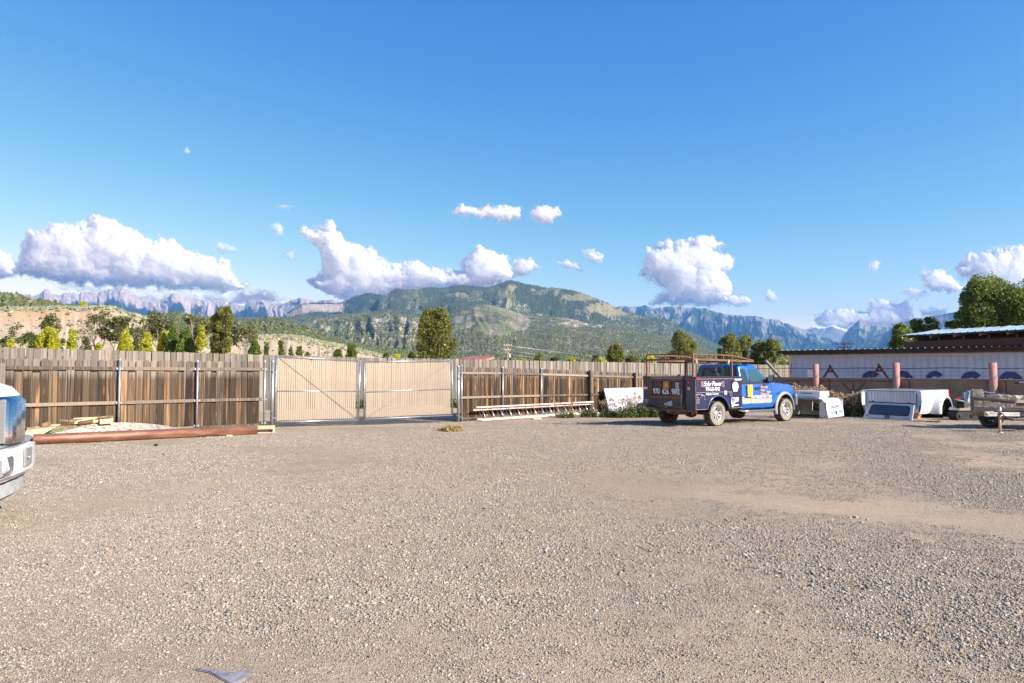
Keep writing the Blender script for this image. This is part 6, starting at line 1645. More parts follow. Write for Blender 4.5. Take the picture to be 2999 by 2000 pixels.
# x along its side, y across the opening
W3, L3, H3 = 1.70, 1.55, .68
m_ = MB()
def kring(x, s_=1.0): # outline in y,z of the shell
    i_ = .13 * 1.0; out = [(0 + .0, 0), (i_ * .85, H3 * .80), (i_ + .07, H3 * .95), (i_ + .18, H3), (W3 - i_ - .18, H3), (W3 - i_ - .07, H3 * .95), (W3 - i_ * .85, H3 * .80), (W3, 0)]
    return [(x, y, z) for y, z in out]
q0, q1 = kring(0), kring(L3)
inn0 = [(p[0], p[1] + (.03 if p[1] < W3 / 2 else -.03), p[2] - (.03 if p[2] > .1 else 0)) for p in q0]; inn1 = [(L3, p[1], p[2]) for p in inn0]
m_.v = q0 + q1 + inn0 + inn1
for k in range(7): 
    for f in ((k, k + 1, 8 + k + 1, 8 + k), (16 + k + 1, 16 + k, 24 + k, 24 + k + 1), (k + 1, k, 16 + k, 16 + k + 1), (8 + k, 8 + k + 1, 24 + k + 1, 24 + k)): m_.f.append(f); m_.mi.append(0); m_.sm.append(False)
m_.build('canopy_shell', WP, ca, recalc=False)
MB().box((L3 - .03, .06, 0), (L3, .62, H3 - .06)).box((L3 - .03, W3 - .5, 0), (L3, W3 - .06, H3 - .06)).box((L3 - .03, .62, .0), (L3, W3 - .5, .14)).box((L3 - .03, .62, H3 - .16), (L3, W3 - .5, H3 - .06)).build('back_wall', WPB, ca)
MB().box((-.004, .05, 0), (.012, .30, H3 * .8)).build('front_flange', WP, ca)
sl_ = MB(); sl_.tube([(-.004, *p[1:]) for p in q0], .010, 6); sl_.build('rubber_seal', BLACK, ca)
i_ = .11; ln = math.atan2(i_, H3 * .80)
def canside(x, z, d=.004): return Vector((x, z / (H3 * .80) * i_ - d, z))
dr = MB(); vs = [canside(x, z, .012) for x, z in ((.22, .02), (L3 - .05, .02), (L3 - .10, .50), (.22, .50))]; dr.add(vs + [v + Vector((0, .01, 0)) for v in vs], [(0, 1, 2, 3), (0, 4, 5, 1), (1, 5, 6, 2), (2, 6, 7, 3), (3, 7, 4, 0)]); dr.build('side_door', WP, ca)
trm = MB(); trm.bar(canside(.02, .54, .02), canside(L3, .54, .02), .03, .03); trm.build('drip_rail', WPB, ca)
text('lettering', '970-626-9842', mat('black_print', (.02, .02, .05), .6), ca, canside(.80, .37, .016), (PI / 2 - ln, 0, 0), .155, .85, sp=.95)
text('lettering', 'SOLAR', mat('blue_print', (.05, .20, .50), .6), ca, canside(.50, .17, .016), (PI / 2 - ln, 0, 0), .17, .75, off=.004)
text('lettering', 'POWER', bpy.data.materials['blue_print'], ca, canside(1.15, .17, .016), (PI / 2 - ln, 0, 0), .17, .75, off=.004)
MB().box((.74, .0, .08), (.82, .03, .22)).build('door_latch', BLACK, ca)
kb = ca.matrix_basis @ Vector((.35, .42, H3))
tb = empty('tool_box', kb, HEAD + R(8), 'white metal box with dark handle standing on the canopy roof', 'box')
MB().box((0, 0, .06), (.85, 1.05, .26)).build('box_body', WP, tb, bevel=.008); MB().box((.04, .04, 0), (.80, 1.0, .06)).build('box_base', WPB, tb); MB().box((-.012, .28, .17), (.0, .72, .195)).build('handle', BLACK, tb); MB().box((-.008, .92, .10), (.0, 1.0, .18)).build('rusty_latch', RUST, tb)
# ================================================================== TRAILER AND SLEDS AT THE RIGHT EDGE
DUSTP = mat('dusty_black_steel', (.05, .05, .055), .7, .2, (.36, .28, .19), 7, .47, .66, vec=(2.2, 3, 5))
DKBL = mat('dark_blue_steel', (.012, .016, .035), .5, .2, (.05, .05, .06), 6)
tp = P(2849, 1192, 20.0); tr_ = empty('utility_trailer', (tp.x, tp.y, 0), R(-6), 'low dusty utility trailer with white coupler and jack at the right edge', 'trailer')
TM2 = tr_.matrix_basis.inverted()
def tl(px, py, y): return loc_on(px, py, 1, y, TM2)
q = [tl(2849, 1165, 0), tl(2849, 1191, 0), tl(2975, 1195, 0), tl(2975, 1177, 0)]
pn = MB(); pn.prism([(p.x, p.z) for p in q], -.012, .012); pn.build('side_board', DUSTP, tr_)
e = MB(); e.bar(q[0] + Vector((0, -.02, .02)), q[3] + Vector((0, -.02, .02)), .05, .05); e.box((q[0].x, -.03, q[1].z), (q[0].x + .03, .03, q[0].z)); e.build('board_rail', DKBL, tr_)
MB().box((0, -.05, .54), (3.6, .05, .645)).box((.6, .85, .54), (3.6, .95, .645)).box((.6, .05, .54), (.66, .85, .64)).build('deck_beam', DKBL, tr_)
MB().box((.66, .05, .60), (3.6, .85, .635)).build('deck', OLDWOOD, tr_)
MB().box((3.3, -.05, .30), (3.4, .9, .54)).build('rear_support', DKBL, tr_)
a = tl(2884, 1213, -.85); b = tl(2985, 1213, -.85)
MB().bar(a, b, .07, .11).build('coupler_bar', mat('scuffed_white_bar', (.55, .55, .56), .5, .2, (.25, .22, .2), 14, .45, .7), tr_)
MB().bar(b, b + Vector((1.6, .1, 0)), .08, .10).bar(b + Vector((.3, 0, .03)), (2.6, .0, .58), .08, .08).build('tongue_beam', DKBL, tr_)
cp_ = MB(); cp_.lathe([(0, -.06), (.055, -.04), (.06, .02), (.03, .05), (0, .055)], 12, 'y', tuple(a + Vector((.05, 0, .02)))); cp_.bar(a + Vector((.0, 0, .05)), a + Vector((.22, 0, .06)), .09, .05); cp_.build('coupler', mat('rusty_pale_coupler', (.45, .33, .27), .6, .3, (.6, .57, .54), 18), tr_)
MB().box((b.x - .52, a.y - .045, b.z - .04), (b.x - .30, a.y - .034, b.z + .04)).build('sticker', WHITE, tr_)
j = tl(2929, 1268, -1.0); J0 = TM2 @ G(2929, 1268); J0.z = 0
jk = MB(); jk.tube([J0, J0 + Vector((0, 0, .52))], .033, 12); jk.lathe([(.02, 0), (.075, .005), (.075, .02), (.03, .03)], 14, 'z', tuple(J0)); jk.build('jack_post', mat('pale_dusty_jack', (.42, .36, .28), .6, .3, (.55, .50, .42), 6), tr_)
jk = MB(); jk.tube([J0 + Vector((0, 0, .5)), J0 + Vector((0, 0, .72))], .045, 12); jk.tube([J0 + Vector((-.02, 0, .70)), J0 + Vector((.10, -.02, .74)), J0 + Vector((.12, -.02, .66))], .012, 6); jk.build('jack_head', GALV, tr_)
rs = random.Random(8); cw = MB(); c = J0 + Vector((.0, -.06, .50))
for k in range(9):
    r_ = rs.uniform(.05, .11); ph = rs.uniform(0, 6); cw.tube([c + Vector((rs.uniform(-.02, .02) + r_ * math.cos(t), rs.uniform(-.02, .02), r_ * math.sin(t) - .03)) for t in np.linspace(ph, ph + 4.4, 9)], .006, 5)
cw.build('safety_chain', RUST, tr_)
tw, rw_, dw = wheel_meshes(.31, .20, .17)
p = G(2904, 1252); t = link('wheel', mesh_with(tw, BLACK), tr_, TM2 @ (p + Vector((.05, .1, .31))), (0, 0, R(-58))); t.data.materials.append(BLACK); link('rim', mesh_with(rw_, BLACK), t)  # rim coloured black to stand for the shade it sits in
MB().box((-.06, -.04, .22), (.30, .05, .58)).build('hanger', DKBL, tr_, TM2 @ (p + Vector((.1, .2, 0)))) 
# spare tyre standing on its mount
p = P(2862, 1178.5, 20.35)
sp_, sr_, _ = wheel_meshes(.385, .30, .20)
s_ = empty('spare_tyre', (p.x, p.y, p.z), 0, 'worn mud tyre with yellow rim standing at the trailer end', 'tyre')
t = link('tyre', mesh_with(sp_, TYRE), s_, (0, 0, 0), (0, R(0), R(62))); 
t.data.materials.clear(); [t.data.materials.append(m) for m in (mat('sandy_tyre_tread', (.10, .088, .07), .9, 0, (.33, .28, .21), 7, .3, .65), TYRE_SIDE)]
link('rim', mesh_with(sr_, mat('pale_yellow_rim', (.50, .38, .18), .6)), s_, (0, 0, 0), (0, 0, R(62)))
MB().box((-.04, -.03, -.30), (.30, .03, -.24)).build('mount_arm', DKBL, s_)
# snowmobile on the deck
SB = paint('sled_blue_paint', (.01, .045, .20), amt=.3, rough=.3); SEATT = mat('sun_faded_seat', (.05, .045, .04), .7, 0, (.40, .34, .27), 2.6, .54, .62)
def sled(label, loc, rz, cowl, loaded=True, grp='old snowmobiles'):
    e = empty('snowmobile', loc, rz, label, 'snowmobile', grp)
    t = MB(); tk = [(-1.5 + .15 + .15 * math.cos(a), .16 + .16 * math.sin(a)) for a in np.linspace(PI / 2, 3 * PI / 2, 8)] + [(.1 + .13 * math.cos(a), .16 + .15 * math.sin(a)) for a in np.linspace(-PI / 2, PI / 2, 7)]
    t.prism(tk, -.19, .19); t.build('track', mat('track_rubber', (.016, .016, .016), .8) if 'track_rubber' not in bpy.data.materials else bpy.data.materials['track_rubber'], e)
    lg = MB()
    for k in range(20): x = -1.42 + k * .08; lg.box((x, -.19, -.012), (x + .02, .19, 0)); lg.box((x, -.19, .32), (x + .02, .19, .335))
    for x in (-1.35, -.9, -.4, .05): lg.lathe([(0, -.2), (.07, -.2), (.07, -.185), (0, -.185)], 12, 'y', (x, 0, .15))
    lg.build('track_lugs', bpy.data.materials['track_rubber'], e)
    MB().prism([(-1.45, .34), (.2, .34), (.25, .42), (-1.4, .44)], -.23, .23).build('tunnel', mat('tunnel_metal', (.30, .31, .33), .4, .7) if 'tunnel_metal' not in bpy.data.materials else bpy.data.materials['tunnel_metal'], e, bevel=.01)
    st = MB(); prof = [(-1.35, .44, .13), (-1.30, .56, .15), (-1.0, .62, .17), (-.6, .59, .16), (-.25, .56, .15), (.02, .60, .13), (.12, .50, .10)]; secs = []
    for x, z, w in prof: secs.append([(x, -w, .42), (x, -w * 1.0, z - .05), (x, -w * .7, z), (x, w * .7, z), (x, w, z - .05), (x, w, .42)])
    st.smooth = True; st.loft(secs); st.build('seat', SEATT, e, bevel=.012)
    hd = MB(); secs = [[(x, -w, z0), (x, -w, z1 - .06), (x, -w * .6, z1), (x, w * .6, z1), (x, w, z1 - .06), (x, w, z0)] for x, w, z0, z1 in ((.05, .16, .35, .62), (.25, .30, .22, .72), (.6, .36, .15, .66), (1.0, .32, .15, .50), (1.28, .18, .2, .34))]
    hd.smooth = True; hd.loft(secs); hd.build('cowl', cowl, e, bevel=.02)
    sw = MB(); sw.prism([(.20, .28), (.55, .42), (.95, .44), (.62, .38), (.85, .34), (.45, .33), (.5, .28)], -.385, -.37); sw.build('yellow_flash', YEL, e)
    MB().prism([(.25, .70), (.52, .68), (.34, .95)], -.18, .18).build('windshield', GLASS_C, e)
    MB().tube([(.18, 0, .6), (.02, 0, .92)], .022, 8).tube([(-.08, -.36, .93), (.0, -.20, .97), (.02, 0, .94), (.0, .20, .97), (-.08, .36, .93)], .016, 8).build('handlebar', CHROME, e)
    MB().tube([(-.10, -.40, .925), (-.04, -.28, .95)], .024, 8).build('grip', BLACK, e); MB().tube([(-.10, .40, .925), (-.04, .28, .95)], .024, 8).build('grip', BLACK, e)
    for sg in (-1, 1):
        MB().prism([(.4, .0), (1.45, .0), (1.6, .14), (1.56, .15), (1.42, .03), (.4, .03)], sg * .42 - .06, sg * .42 + .06).build('ski', BLACK, e)
        MB().bar((.95, sg * .42, .03), (.9, sg * .28, .36), .04, .04).build('ski_leg', BLACK, e)
    return e
sp0 = P(2888, 1160, 20.8)
sled('dark blue snowmobile with yellow flash and faded seat on the trailer', (sp0.x + 1.25, sp0.y + .0, .40), R(-2), SB)
q = P(2822, 1222, 23.6); s2 = sled('second snowmobile on the ground behind the spare tyre', (q.x + 1.15, q.y + .3, 0), R(8), mat('white_sled_cowl', (.55, .56, .58), .4))
# clutter on the second sled
rb = P(2797, 1169, 22.9); re_ = P(2846, 1181, 22.6); o = MB().bar(Vector((0, 0, 0)), re_ - rb, .30, .02).build('white_board', WP, None, rb); tag(o, 'thin white board sticking out left of the spare tyre', 'board')
for (x0, y0, x1, y1), Y, m, nm, lb, cat in (((2802, 1176, 2823, 1195), 22.8, BLACK, 'black_flap', 'black flap hanging under the thin white board', 'flap'), ((2803, 1163, 2812, 1169), 22.8, REDL, 'red_lamp', 'small red lamp lying on the thin white board', 'lamp'), ((2810, 1160, 2820, 1168), 22.8, BLACK, 'black_bag', 'small black bag next to the red lamp', 'bag'), ((2821, 1149, 2832, 1168), 23.0, mat('grey_blue_crate', (.10, .16, .22), .7), 'crate', 'small grey blue crate behind the blue cowl scrap', 'crate')):
    a = P(x0, y1, Y); b = P(x1, y0, Y); o = MB().box((0, 0, 0), (b.x - a.x, .12, b.z - a.z)).build(nm, m, None, a + Vector((0, -.02, 0)), bevel=.01); tag(o, lb, cat)
sc_ = MB(); pts = [(2826, 1177), (2828, 1160), (2832, 1146), (2840, 1143), (2848, 1147), (2843, 1150), (2838, 1158), (2835, 1177)][::-1]; a = P(2826, 1177, 22.4)
sc_.prism([((P(x, y, 22.4) - a).x, (P(x, y, 22.4) - a).z) for x, y in pts], -.12, .05); o = sc_.build('cowl_scrap', paint('blue_white_scrap', (.03, .10, .32), (.6, .6, .62), .8, .4, low=2), None, a, bevel=.012); tag(o, 'blue and white curved plastic scrap beside the spare tyre', 'scrap')
a = G(2784, 1224) + Vector((0, .1, 0)); o = MB().box((0, 0, 0), (.55, .04, .14)).build('teal_board', mat('teal_board', (.13, .27, .24), .6), None, a, (R(-10), 0, R(-10))); tag(o, 'pale teal board lying between truck bed and snowmobile', 'board')
# ================================================================== TREES AND WEEDS
def leaf_mat(name, a, b, trans=.6):
    s = NT(name); at = s.node('ShaderNodeAttribute'); at.attribute_name = 'lv'
    c = s.ramp(at.outputs['Fac'], [(0, a), (1, b)])
    d = s.node('ShaderNodeBsdfDiffuse'); t = s.node('ShaderNodeBsdfTranslucent'); g = s.node('ShaderNodeBsdfGlossy'); g.inputs['Roughness'].default_value = .38; g.inputs[0].default_value = (.8, .85, .7, 1)
    s.link(c, d.inputs[0]); s.link(c, t.inputs[0])
    m = s.node('ShaderNodeMixShader'); m.inputs[0].default_value = trans; s.link(d.outputs[0], m.inputs[1]); s.link(t.outputs[0], m.inputs[2])
    m2 = s.node('ShaderNodeMixShader'); m2.inputs[0].default_value = .02; s.link(m.outputs[0], m2.inputs[1]); s.link(g.outputs[0], m2.inputs[2])
    s.link(m2.outputs[0], s.out.inputs['Surface']); return s.m
L_OL = leaf_mat('cottonwood_leaf', (.12, .145, .03), (.36, .35, .10))
L_GR = leaf_mat('green_leaf', (.09, .15, .025), (.26, .34, .07))
L_YG = leaf_mat('yellow_green_leaf', (.38, .40, .035), (.74, .70, .08))
L_YE = leaf_mat('yellow_leaf', (.32, .28, .02), (.60, .46, .03))
L_DK = leaf_mat('dark_olive_leaf', (.11, .125, .045), (.30, .29, .12))
L_DEEP = leaf_mat('deep_green_leaf', (.09, .135, .025), (.31, .36, .085))
BARK = mat('pale_bark', (.22, .19, .155), .9, 0, (.46, .42, .36), 8); BARKD = mat('grey_bark', (.12, .10, .085), .9, 0, (.26, .225, .19), 8)
def leaves_mesh(name, C, size, m, rs, aspect=1.0, lv=None, flat=.0):
    n = len(C)
    a = rs.normal(size=(n, 3)); a /= np.linalg.norm(a, axis=1)[:, None]
    b = rs.normal(size=(n, 3)); b -= a * (a * b).sum(1)[:, None]; b /= np.linalg.norm(b, axis=1)[:, None]
    s = size * (.6 + .8 * rs.rand(n, 1)) / 2
    a = a * s * aspect; b = b * s
    c = np.cross(a, b); c = c / (np.linalg.norm(c, axis=1)[:, None] + 1e-9) * s * .25
    V = np.stack([C - a, C + b + c, C + a, C - b + c], 1).reshape(-1, 3)
    F = np.arange(n * 4).reshape(n, 4)
    me = np_mesh(name, V, F, m)
    lv = rs.rand(n) if lv is None else lv
    at = me.attributes.new('lv', 'FLOAT', 'POINT'); at.data.foreach_set('value', np.repeat(lv, 4).astype(np.float32))
    return me
def shape_r(kind, t):
    return {'oval': np.sqrt(np.clip(1 - (2 * t - .95) ** 2 / 1.12, 0, 1)), 'cone': (1 - t) ** .8 * np.clip(t * 8 + .45, 0, 1), 'egg': np.sqrt(np.clip(1 - (1.7 * t - .62) ** 2 / 1.18, 0, 1)), 'column': np.clip(1.0 - .15 * t, 0, 1) * np.clip((1.02 - t) * 5, 0, 1) ** .5, 'broad': np.sqrt(np.clip(1 - np.abs(2 * t - 1.10) ** 2.4, 0, 1)) * (.74 + .36 * t), 'ogive': np.clip(1 - t ** 2.3, 0, 1) ** .8, 'bush': np.sqrt(np.clip(1 - t * t, 0, 1))}[kind]
NTREE = [0]
def tree(label, px, ytop, w, Y, kind, m, group, n=3500, base=None, leaf=.16, lobes=1, bark=None, clumps=60, start=.10, gap=.28, name='tree', gzz=0.0, trunk=True, cat='tree'):
    NTREE[0] += 1; seed = NTREE[0] * 13 + 5; rs = np.random.RandomState(seed); rr = random.Random(seed)
    top = P(px, ytop, Y); H = top.z - gzz; Wd = w / 2000 * Y
    n = int(n * 1.9); leaf *= .78
    if 55 < Y <= 65 and px < 1100: w = w * (2.3 if kind == 'ogive' else 1.6); n = int(n * 2.0)
    e = empty(name, (top.x, top.y, gzz), 0, label, cat, group)
    heads = [(0, 0, 1.0, 1.0)] if lobes == 1 else [((k - (lobes - 1) / 2) / lobes * Wd * .75, rr.uniform(-.15, .15) * Wd, 1.0 if k == lobes // 2 else rr.uniform(.82, .97), 1.25 / lobes) for k in range(lobes)]
    cs = []
    for hx, hy, hs, ws in heads:
        k = int(clumps / len(heads)); t = start + (1 - start) * rs.rand(k) ** .85; r0 = shape_r(kind, t) * Wd / 2 * ws * 1.05
        a = rs.uniform(0, 2 * PI, k); q = rs.rand(k) ** .35 * .95
        cs.append(np.stack([hx + r0 * q * np.cos(a), hy + r0 * q * np.sin(a), t * H * hs], 1))
    cs = np.concatenate(cs)
    rad = (.34 + .38 * rs.rand(len(cs))) * Wd * .5 * (.55 if lobes == 1 else .42) * gap / .28 * .86
    pick = rs.randint(0, len(cs), n)
    d = rs.normal(size=(n, 3)); d /= np.linalg.norm(d, axis=1)[:, None]; d *= (rs.rand(n, 1) ** .5)
    C = cs[pick] + d * rad[pick][:, None] * np.array([1, 1, 1.15])
    # trim to the silhouette
    tt = C[:, 2] / H; keep = (tt < 1.0 - .10 * vnoise(C[:, 0] * 2.5 + seed, C[:, 1] * 2.5)) & (tt > start * .35)
    if True:
        rl = shape_r(kind, np.clip(tt, 0, 1)) * Wd / 2 * (.98 + .62 * (fbm(tt * 6 + seed, np.arctan2(C[:, 1], C[:, 0]) * 1.3 + seed + 5, 3) - .5)) + (0 if lobes == 1 else .06 * Wd * np.sin(C[:, 0] / Wd * 9 + seed))
        keep &= np.hypot(C[:, 0], C[:, 1]) < rl + .05 + .22 * rs.rand(len(C)) ** 3
    C = C[keep]; lvv = np.clip(.5 * rs.rand(len(C)) + .5 * rs.rand(len(cs))[pick[keep]], 0, 1)
    o = link('crown', leaves_mesh('crown', C, leaf, m, rs, lv=lvv), e); o['kind'] = 'stuff'
    if trunk:
        tb = MB(); bk = bark or BARK
        for hx, hy, hs, ws in heads:
            pts = [Vector((hx * .1 * (i == 0) + hx * (i / 6) ** .7, hy * i / 6, H * hs * .86 * i / 6)) + Vector((rr.uniform(-.03, .03), rr.uniform(-.03, .03), 0)) * Wd * .4 * (i > 0) for i in range(7)]
            r0 = max(.05, H * .018); tb.tube(pts, [r0 * (1 - .13 * i) for i in range(7)], 7)
            for k in range(5):
                i = rr.randint(1, 4); p = pts[i]; a = rr.uniform(0, 6.28); L_ = Wd * .36 * ws * (lobes ** .3)
                tb.tube([p, p + Vector((math.cos(a) * L_ * .5, math.sin(a) * L_ * .5, L_ * .7)), p + Vector((math.cos(a) * L_ * .8, math.sin(a) * L_ * .8, L_ * 1.5))], [r0 * .45, r0 * .3, r0 * .12], 5)
        tb.build('trunk', bk, e, recalc=False)
    return e
def bare_tree(label, px, ytop, w, Y, m, group, leafm=None, nleaf=0, seed=1, gzz=0.0, dens=5, leaf=.22):
    rr = random.Random(seed); rs = np.random.RandomState(seed); top = P(px, ytop, Y); H = (top.z - gzz); Wd = w / 2000 * Y
    e = empty('bare_tree', (top.x, top.y, gzz), 0, label, 'tree', group); mb = MB(); tips = []
    def grow_(p, d, L_, r, lv):
        q = p + d * L_; mid = p.lerp(q, .5) + Vector((rr.uniform(-1, 1), rr.uniform(-1, 1), rr.uniform(-.3, .3))) * L_ * .12
        mb.tube([p, mid, q], [r, r * .8, r * .62], 5 if lv < 2 else 3, caps=False)
        if lv >= 4: tips.append(q); return
        for k in range(rr.randint(2, 3) + (lv < 1)):
            a = rr.uniform(0, 6.28); sp_ = rr.uniform(.4, .85)
            nd = (d + Vector((math.cos(a) * sp_, math.sin(a) * sp_, rr.uniform(-.1, .35)))).normalized()
            nd.x *= 1 + .25 * (Wd / H); grow_(q, nd.normalized(), L_ * rr.uniform(.62, .82), r * .6, lv + 1)
        if lv > 1: tips.append(q)
    grow_(Vector((0, 0, 0)), Vector((rr.uniform(-.1, .1), 0, 1)), H * .27, H * .022, 0)
    V = np.array(mb.v); hz = V[:, 2].max(); sx = Wd / (V[:, 0].max() - V[:, 0].min()); sz = H / hz
    mb.v = [(x * sx, y * sx, z * sz) for x, y, z in mb.v]
    mb.build('branches', m, e, recalc=False)
    if nleaf:
        T = np.array([(t.x * sx, t.y * sx, t.z * sz) for t in tips]); k = rs.randint(0, len(T), max(4, len(T) // 3)); 
        C = T[k[rs.randint(0, len(k), nleaf)]] + rs.normal(size=(nleaf, 3)) * np.array([.22, .22, .16]) * H * .16
        o = link('crown', leaves_mesh('crown', C, leaf, leafm, rs), e); o['kind'] = 'stuff'
    return e
YGp = 'young yellow cottonwoods beyond the far fence'; DKp = 'half bare cottonwoods under the bluff'; GNp = 'leafy trees beyond the far fence'; RTp = 'tall trees behind the barn'
Yf = 62
# olive half-bare cottonwoods, left
bare_tree('dark half bare tree at the very left edge above the fence', 22, 955, 95, 84, BARKD, DKp, L_DK, 900, 3)
bare_tree('second dark half bare tree from the left', 90, 975, 85, 80, BARKD, DKp, L_DK, 1500, 4)
tree('dark olive bushy tree behind the first big yellow tree', 155, 915, 62, 88, 'oval', L_DK, DKp, 2200, leaf=.24, clumps=22, bark=BARKD, start=.3, gap=.4)
bare_tree('grey leafless tree between two yellow trees', 245, 950, 62, 82, BARK, DKp, L_DK, 120, 8)
bare_tree('tall open tree with dark leaf tufts left of centre gap', 285, 918, 75, 90, BARKD, DKp, L_DK, 900, 6)
bare_tree('widest dark tufted tree with crooked branches', 342, 924, 92, 86, BARKD, DKp, L_DK, 2600, 7, leaf=.26)
bare_tree('thin leaning tree with few dark tufts', 408, 938, 50, 84, BARKD, DKp, L_DK, 700, 12)
bare_tree('tangled olive tree behind the green and yellow group', 478, 922, 90, 90, BARKD, DKp, L_DK, 3200, 14, leaf=.26)
bare_tree('tangled olive tree left of the tall olive cottonwood', 535, 925, 90, 90, BARKD, DKp, L_DK, 3200, 15, leaf=.26)
bare_tree('white bare snag beside the tall olive cottonwood', 575, 930, 40, 88, BARK, DKp, None, 0, 16)
bare_tree('grey green open tree right of the tall olive cottonwood', 716, 950, 74, 86, BARK, DKp, L_DK, 1500, 17)
# yellow ones
tree('small yellow tree at the left edge above the fence', 33, 987, 42, Yf, 'ogive', L_YG, YGp, 2600, clumps=40, gap=.42)
tree('biggest yellow green tree with several heads', 143, 944, 92, Yf, 'ogive', L_YG, YGp, 9000, lobes=3, clumps=110, gap=.42)
tree('upright yellow tree right of the biggest yellow one', 213, 956, 42, Yf, 'ogive', L_YG, YGp, 4200, clumps=50, gap=.42)
tree('low round yellow bush tree below the crooked dark tree', 289, 1000, 33, Yf, 'ogive', L_YG, YGp, 1700, clumps=30, gap=.42)
tree('yellow tree right of the crooked dark tree', 369, 962, 50, Yf, 'ogive', L_YG, YGp, 4800, clumps=55, gap=.42)
tree('yellow tree standing alone in the middle of the row', 431, 965, 45, Yf, 'ogive', L_YG, YGp, 4400, clumps=55, gap=.42)
tree('yellow tree at the left of the green group', 482, 964, 48, Yf, 'ogive', L_YG, YGp, 4000, clumps=55, gap=.42)
tree('bright yellow narrow tree in the green group', 532, 948, 26, Yf + 1, 'cone', L_YE, YGp, 1800, clumps=30, gap=.5)
tree('slim yellow tree just left of the tall olive cottonwood', 591, 942, 40, Yf, 'ogive', L_YG, YGp, 4000, clumps=50, gap=.42)
tree('light green tree in front of the narrow yellow one', 545, 955, 66, Yf - 2, 'ogive', L_GR, GNp, 6000, clumps=60, gap=.42)
tree('smaller light green tree at the left of the green group', 505, 950, 45, Yf - 1, 'ogive', L_GR, GNp, 3600, clumps=45, gap=.42)
tree('tall olive cottonwood with two ragged heads', 650, 894, 62, 58, 'broad', L_OL, GNp, 17000, lobes=2, clumps=150, gap=.46, leaf=.15, start=.06)
tree('yellow green tree filling the gap left of the biggest yellow one', 100, 975, 36, Yf + 2, 'ogive', L_GR, YGp, 2400, clumps=40, gap=.42)
tree('dusty olive tree between second and third yellow tree', 253, 978, 40, Yf + 6, 'ogive', L_DK, YGp, 2200, clumps=40, gap=.42)
tree('olive tree filling the row behind two lone yellow trees', 400, 985, 40, Yf + 7, 'ogive', L_DK, YGp, 2200, clumps=40, gap=.42)
tree('light green tree with white dead top', 745, 986, 46, Yf, 'ogive', L_GR, GNp, 3600, clumps=45, gap=.42)
tree('dark green pointed tree right of the light green one', 782, 996, 28, Yf, 'cone', L_DEEP, GNp, 1700, clumps=36, gap=.5)
tree('dark green pointed tree near the left gate leaf', 823, 993, 32, Yf, 'cone', L_DEEP, GNp, 2000, clumps=36, gap=.5)
tree('tiny shrub behind the middle of the left gate leaf', 853, 1016, 24, Yf + 6, 'bush', L_DK, GNp, 900, clumps=20, gap=.5)
tree('round dark shrub tree behind the left gate leaf', 877, 1007, 30, Yf + 2, 'ogive', L_DEEP, GNp, 1800, clumps=30, gap=.45)
tree('small round shrub right of the round dark one', 903, 1020, 26, Yf + 2, 'bush', L_DEEP, GNp, 1300, clumps=24, gap=.5)
tree('round green tree above the right half of the left gate leaf', 991, 1016, 42, Yf, 'ogive', L_GR, GNp, 2400, clumps=36, gap=.45)
tree('taller green tree above the gap of the gate', 1032, 999, 46, Yf, 'ogive', L_DEEP, GNp, 3600, lobes=2, clumps=46, gap=.5)
tree('big round cottonwood standing alone in the centre', 1272, 890, 116, 60, 'oval', L_OL, GNp, 20000, lobes=2, clumps=190, gap=.48, leaf=.16, start=.05)
tree('low dark shrub right of the red roofed shed', 1581, 1031, 44, 78, 'bush', L_DEEP, GNp, 1800, clumps=30, gap=.5)
tree('small round tree on a white stem', 1804, 1001, 50, 70, 'oval', L_OL, GNp, 3600, clumps=56, gap=.40, start=.28, leaf=.18)
tree('round tree above the rear of the service truck', 1998, 963, 82, 66, 'oval', L_OL, GNp, 7500, clumps=110, gap=.34, start=.16)
tree('leftmost tree of the row above the truck cab', 2136, 972, 66, 66, 'oval', L_OL, GNp, 5600, clumps=80, gap=.36, start=.08)
tree('second tree of the row above the truck cab', 2182, 976, 62, 68, 'oval', L_OL, GNp, 5200, clumps=76, gap=.36, start=.08)
tree('third tree of the row above the truck cab', 2226, 992, 52, 67, 'oval', L_OL, GNp, 4200, clumps=60, gap=.38, start=.08)
tree('rightmost tree of the row beside the container', 2266, 986, 62, 66, 'oval', L_OL, GNp, 5200, clumps=76, gap=.36, start=.08)
tree('lone juniper on the crest of the left bluff', 245, 880, 30, 236, 'bush', L_YG, 'junipers on the bluff', 700, clumps=16, gap=.5, leaf=.6, gzz=21.2, trunk=True, name='juniper')
tree('dark round juniper at the left edge of the bluff', 8, 886, 34, 225, 'bush', L_DEEP, 'junipers on the bluff', 900, clumps=18, gap=.5, leaf=.6, gzz=20.5, trunk=False, name='juniper')
# trees behind the barn
tree('leftmost dark tree behind the barn roof', 2640, 938, 66, 54, 'oval', L_DEEP, RTp, 6500, clumps=90, gap=.36, leaf=.15)
tree('second tree behind the barn roof', 2685, 930, 60, 56, 'oval', L_DEEP, RTp, 5200, clumps=76, gap=.36, leaf=.15)
tree('rounded tree in the middle behind the barn roof', 2724, 922, 66, 56, 'oval', L_DEEP, RTp, 5600, clumps=80, gap=.36, leaf=.15)
tree('small tree left of the tall ones behind the barn', 2782, 932, 46, 55, 'oval', L_DEEP, RTp, 4000, clumps=60, gap=.38, leaf=.15)
tree('medium tree leaning on the tallest one', 2832, 895, 100, 54, 'oval', L_DEEP, RTp, 7500, clumps=110, gap=.36, leaf=.15)
tree('tallest tree behind the barn at the right', 2905, 790, 185, 53, 'egg', L_DEEP, RTp, 19000, lobes=2, clumps=200, gap=.5, leaf=.15)
tree('tall tree cut off by the right edge', 3005, 795, 165, 52, 'egg', L_DEEP, RTp, 16000, lobes=2, clumps=170, gap=.5, leaf=.15)
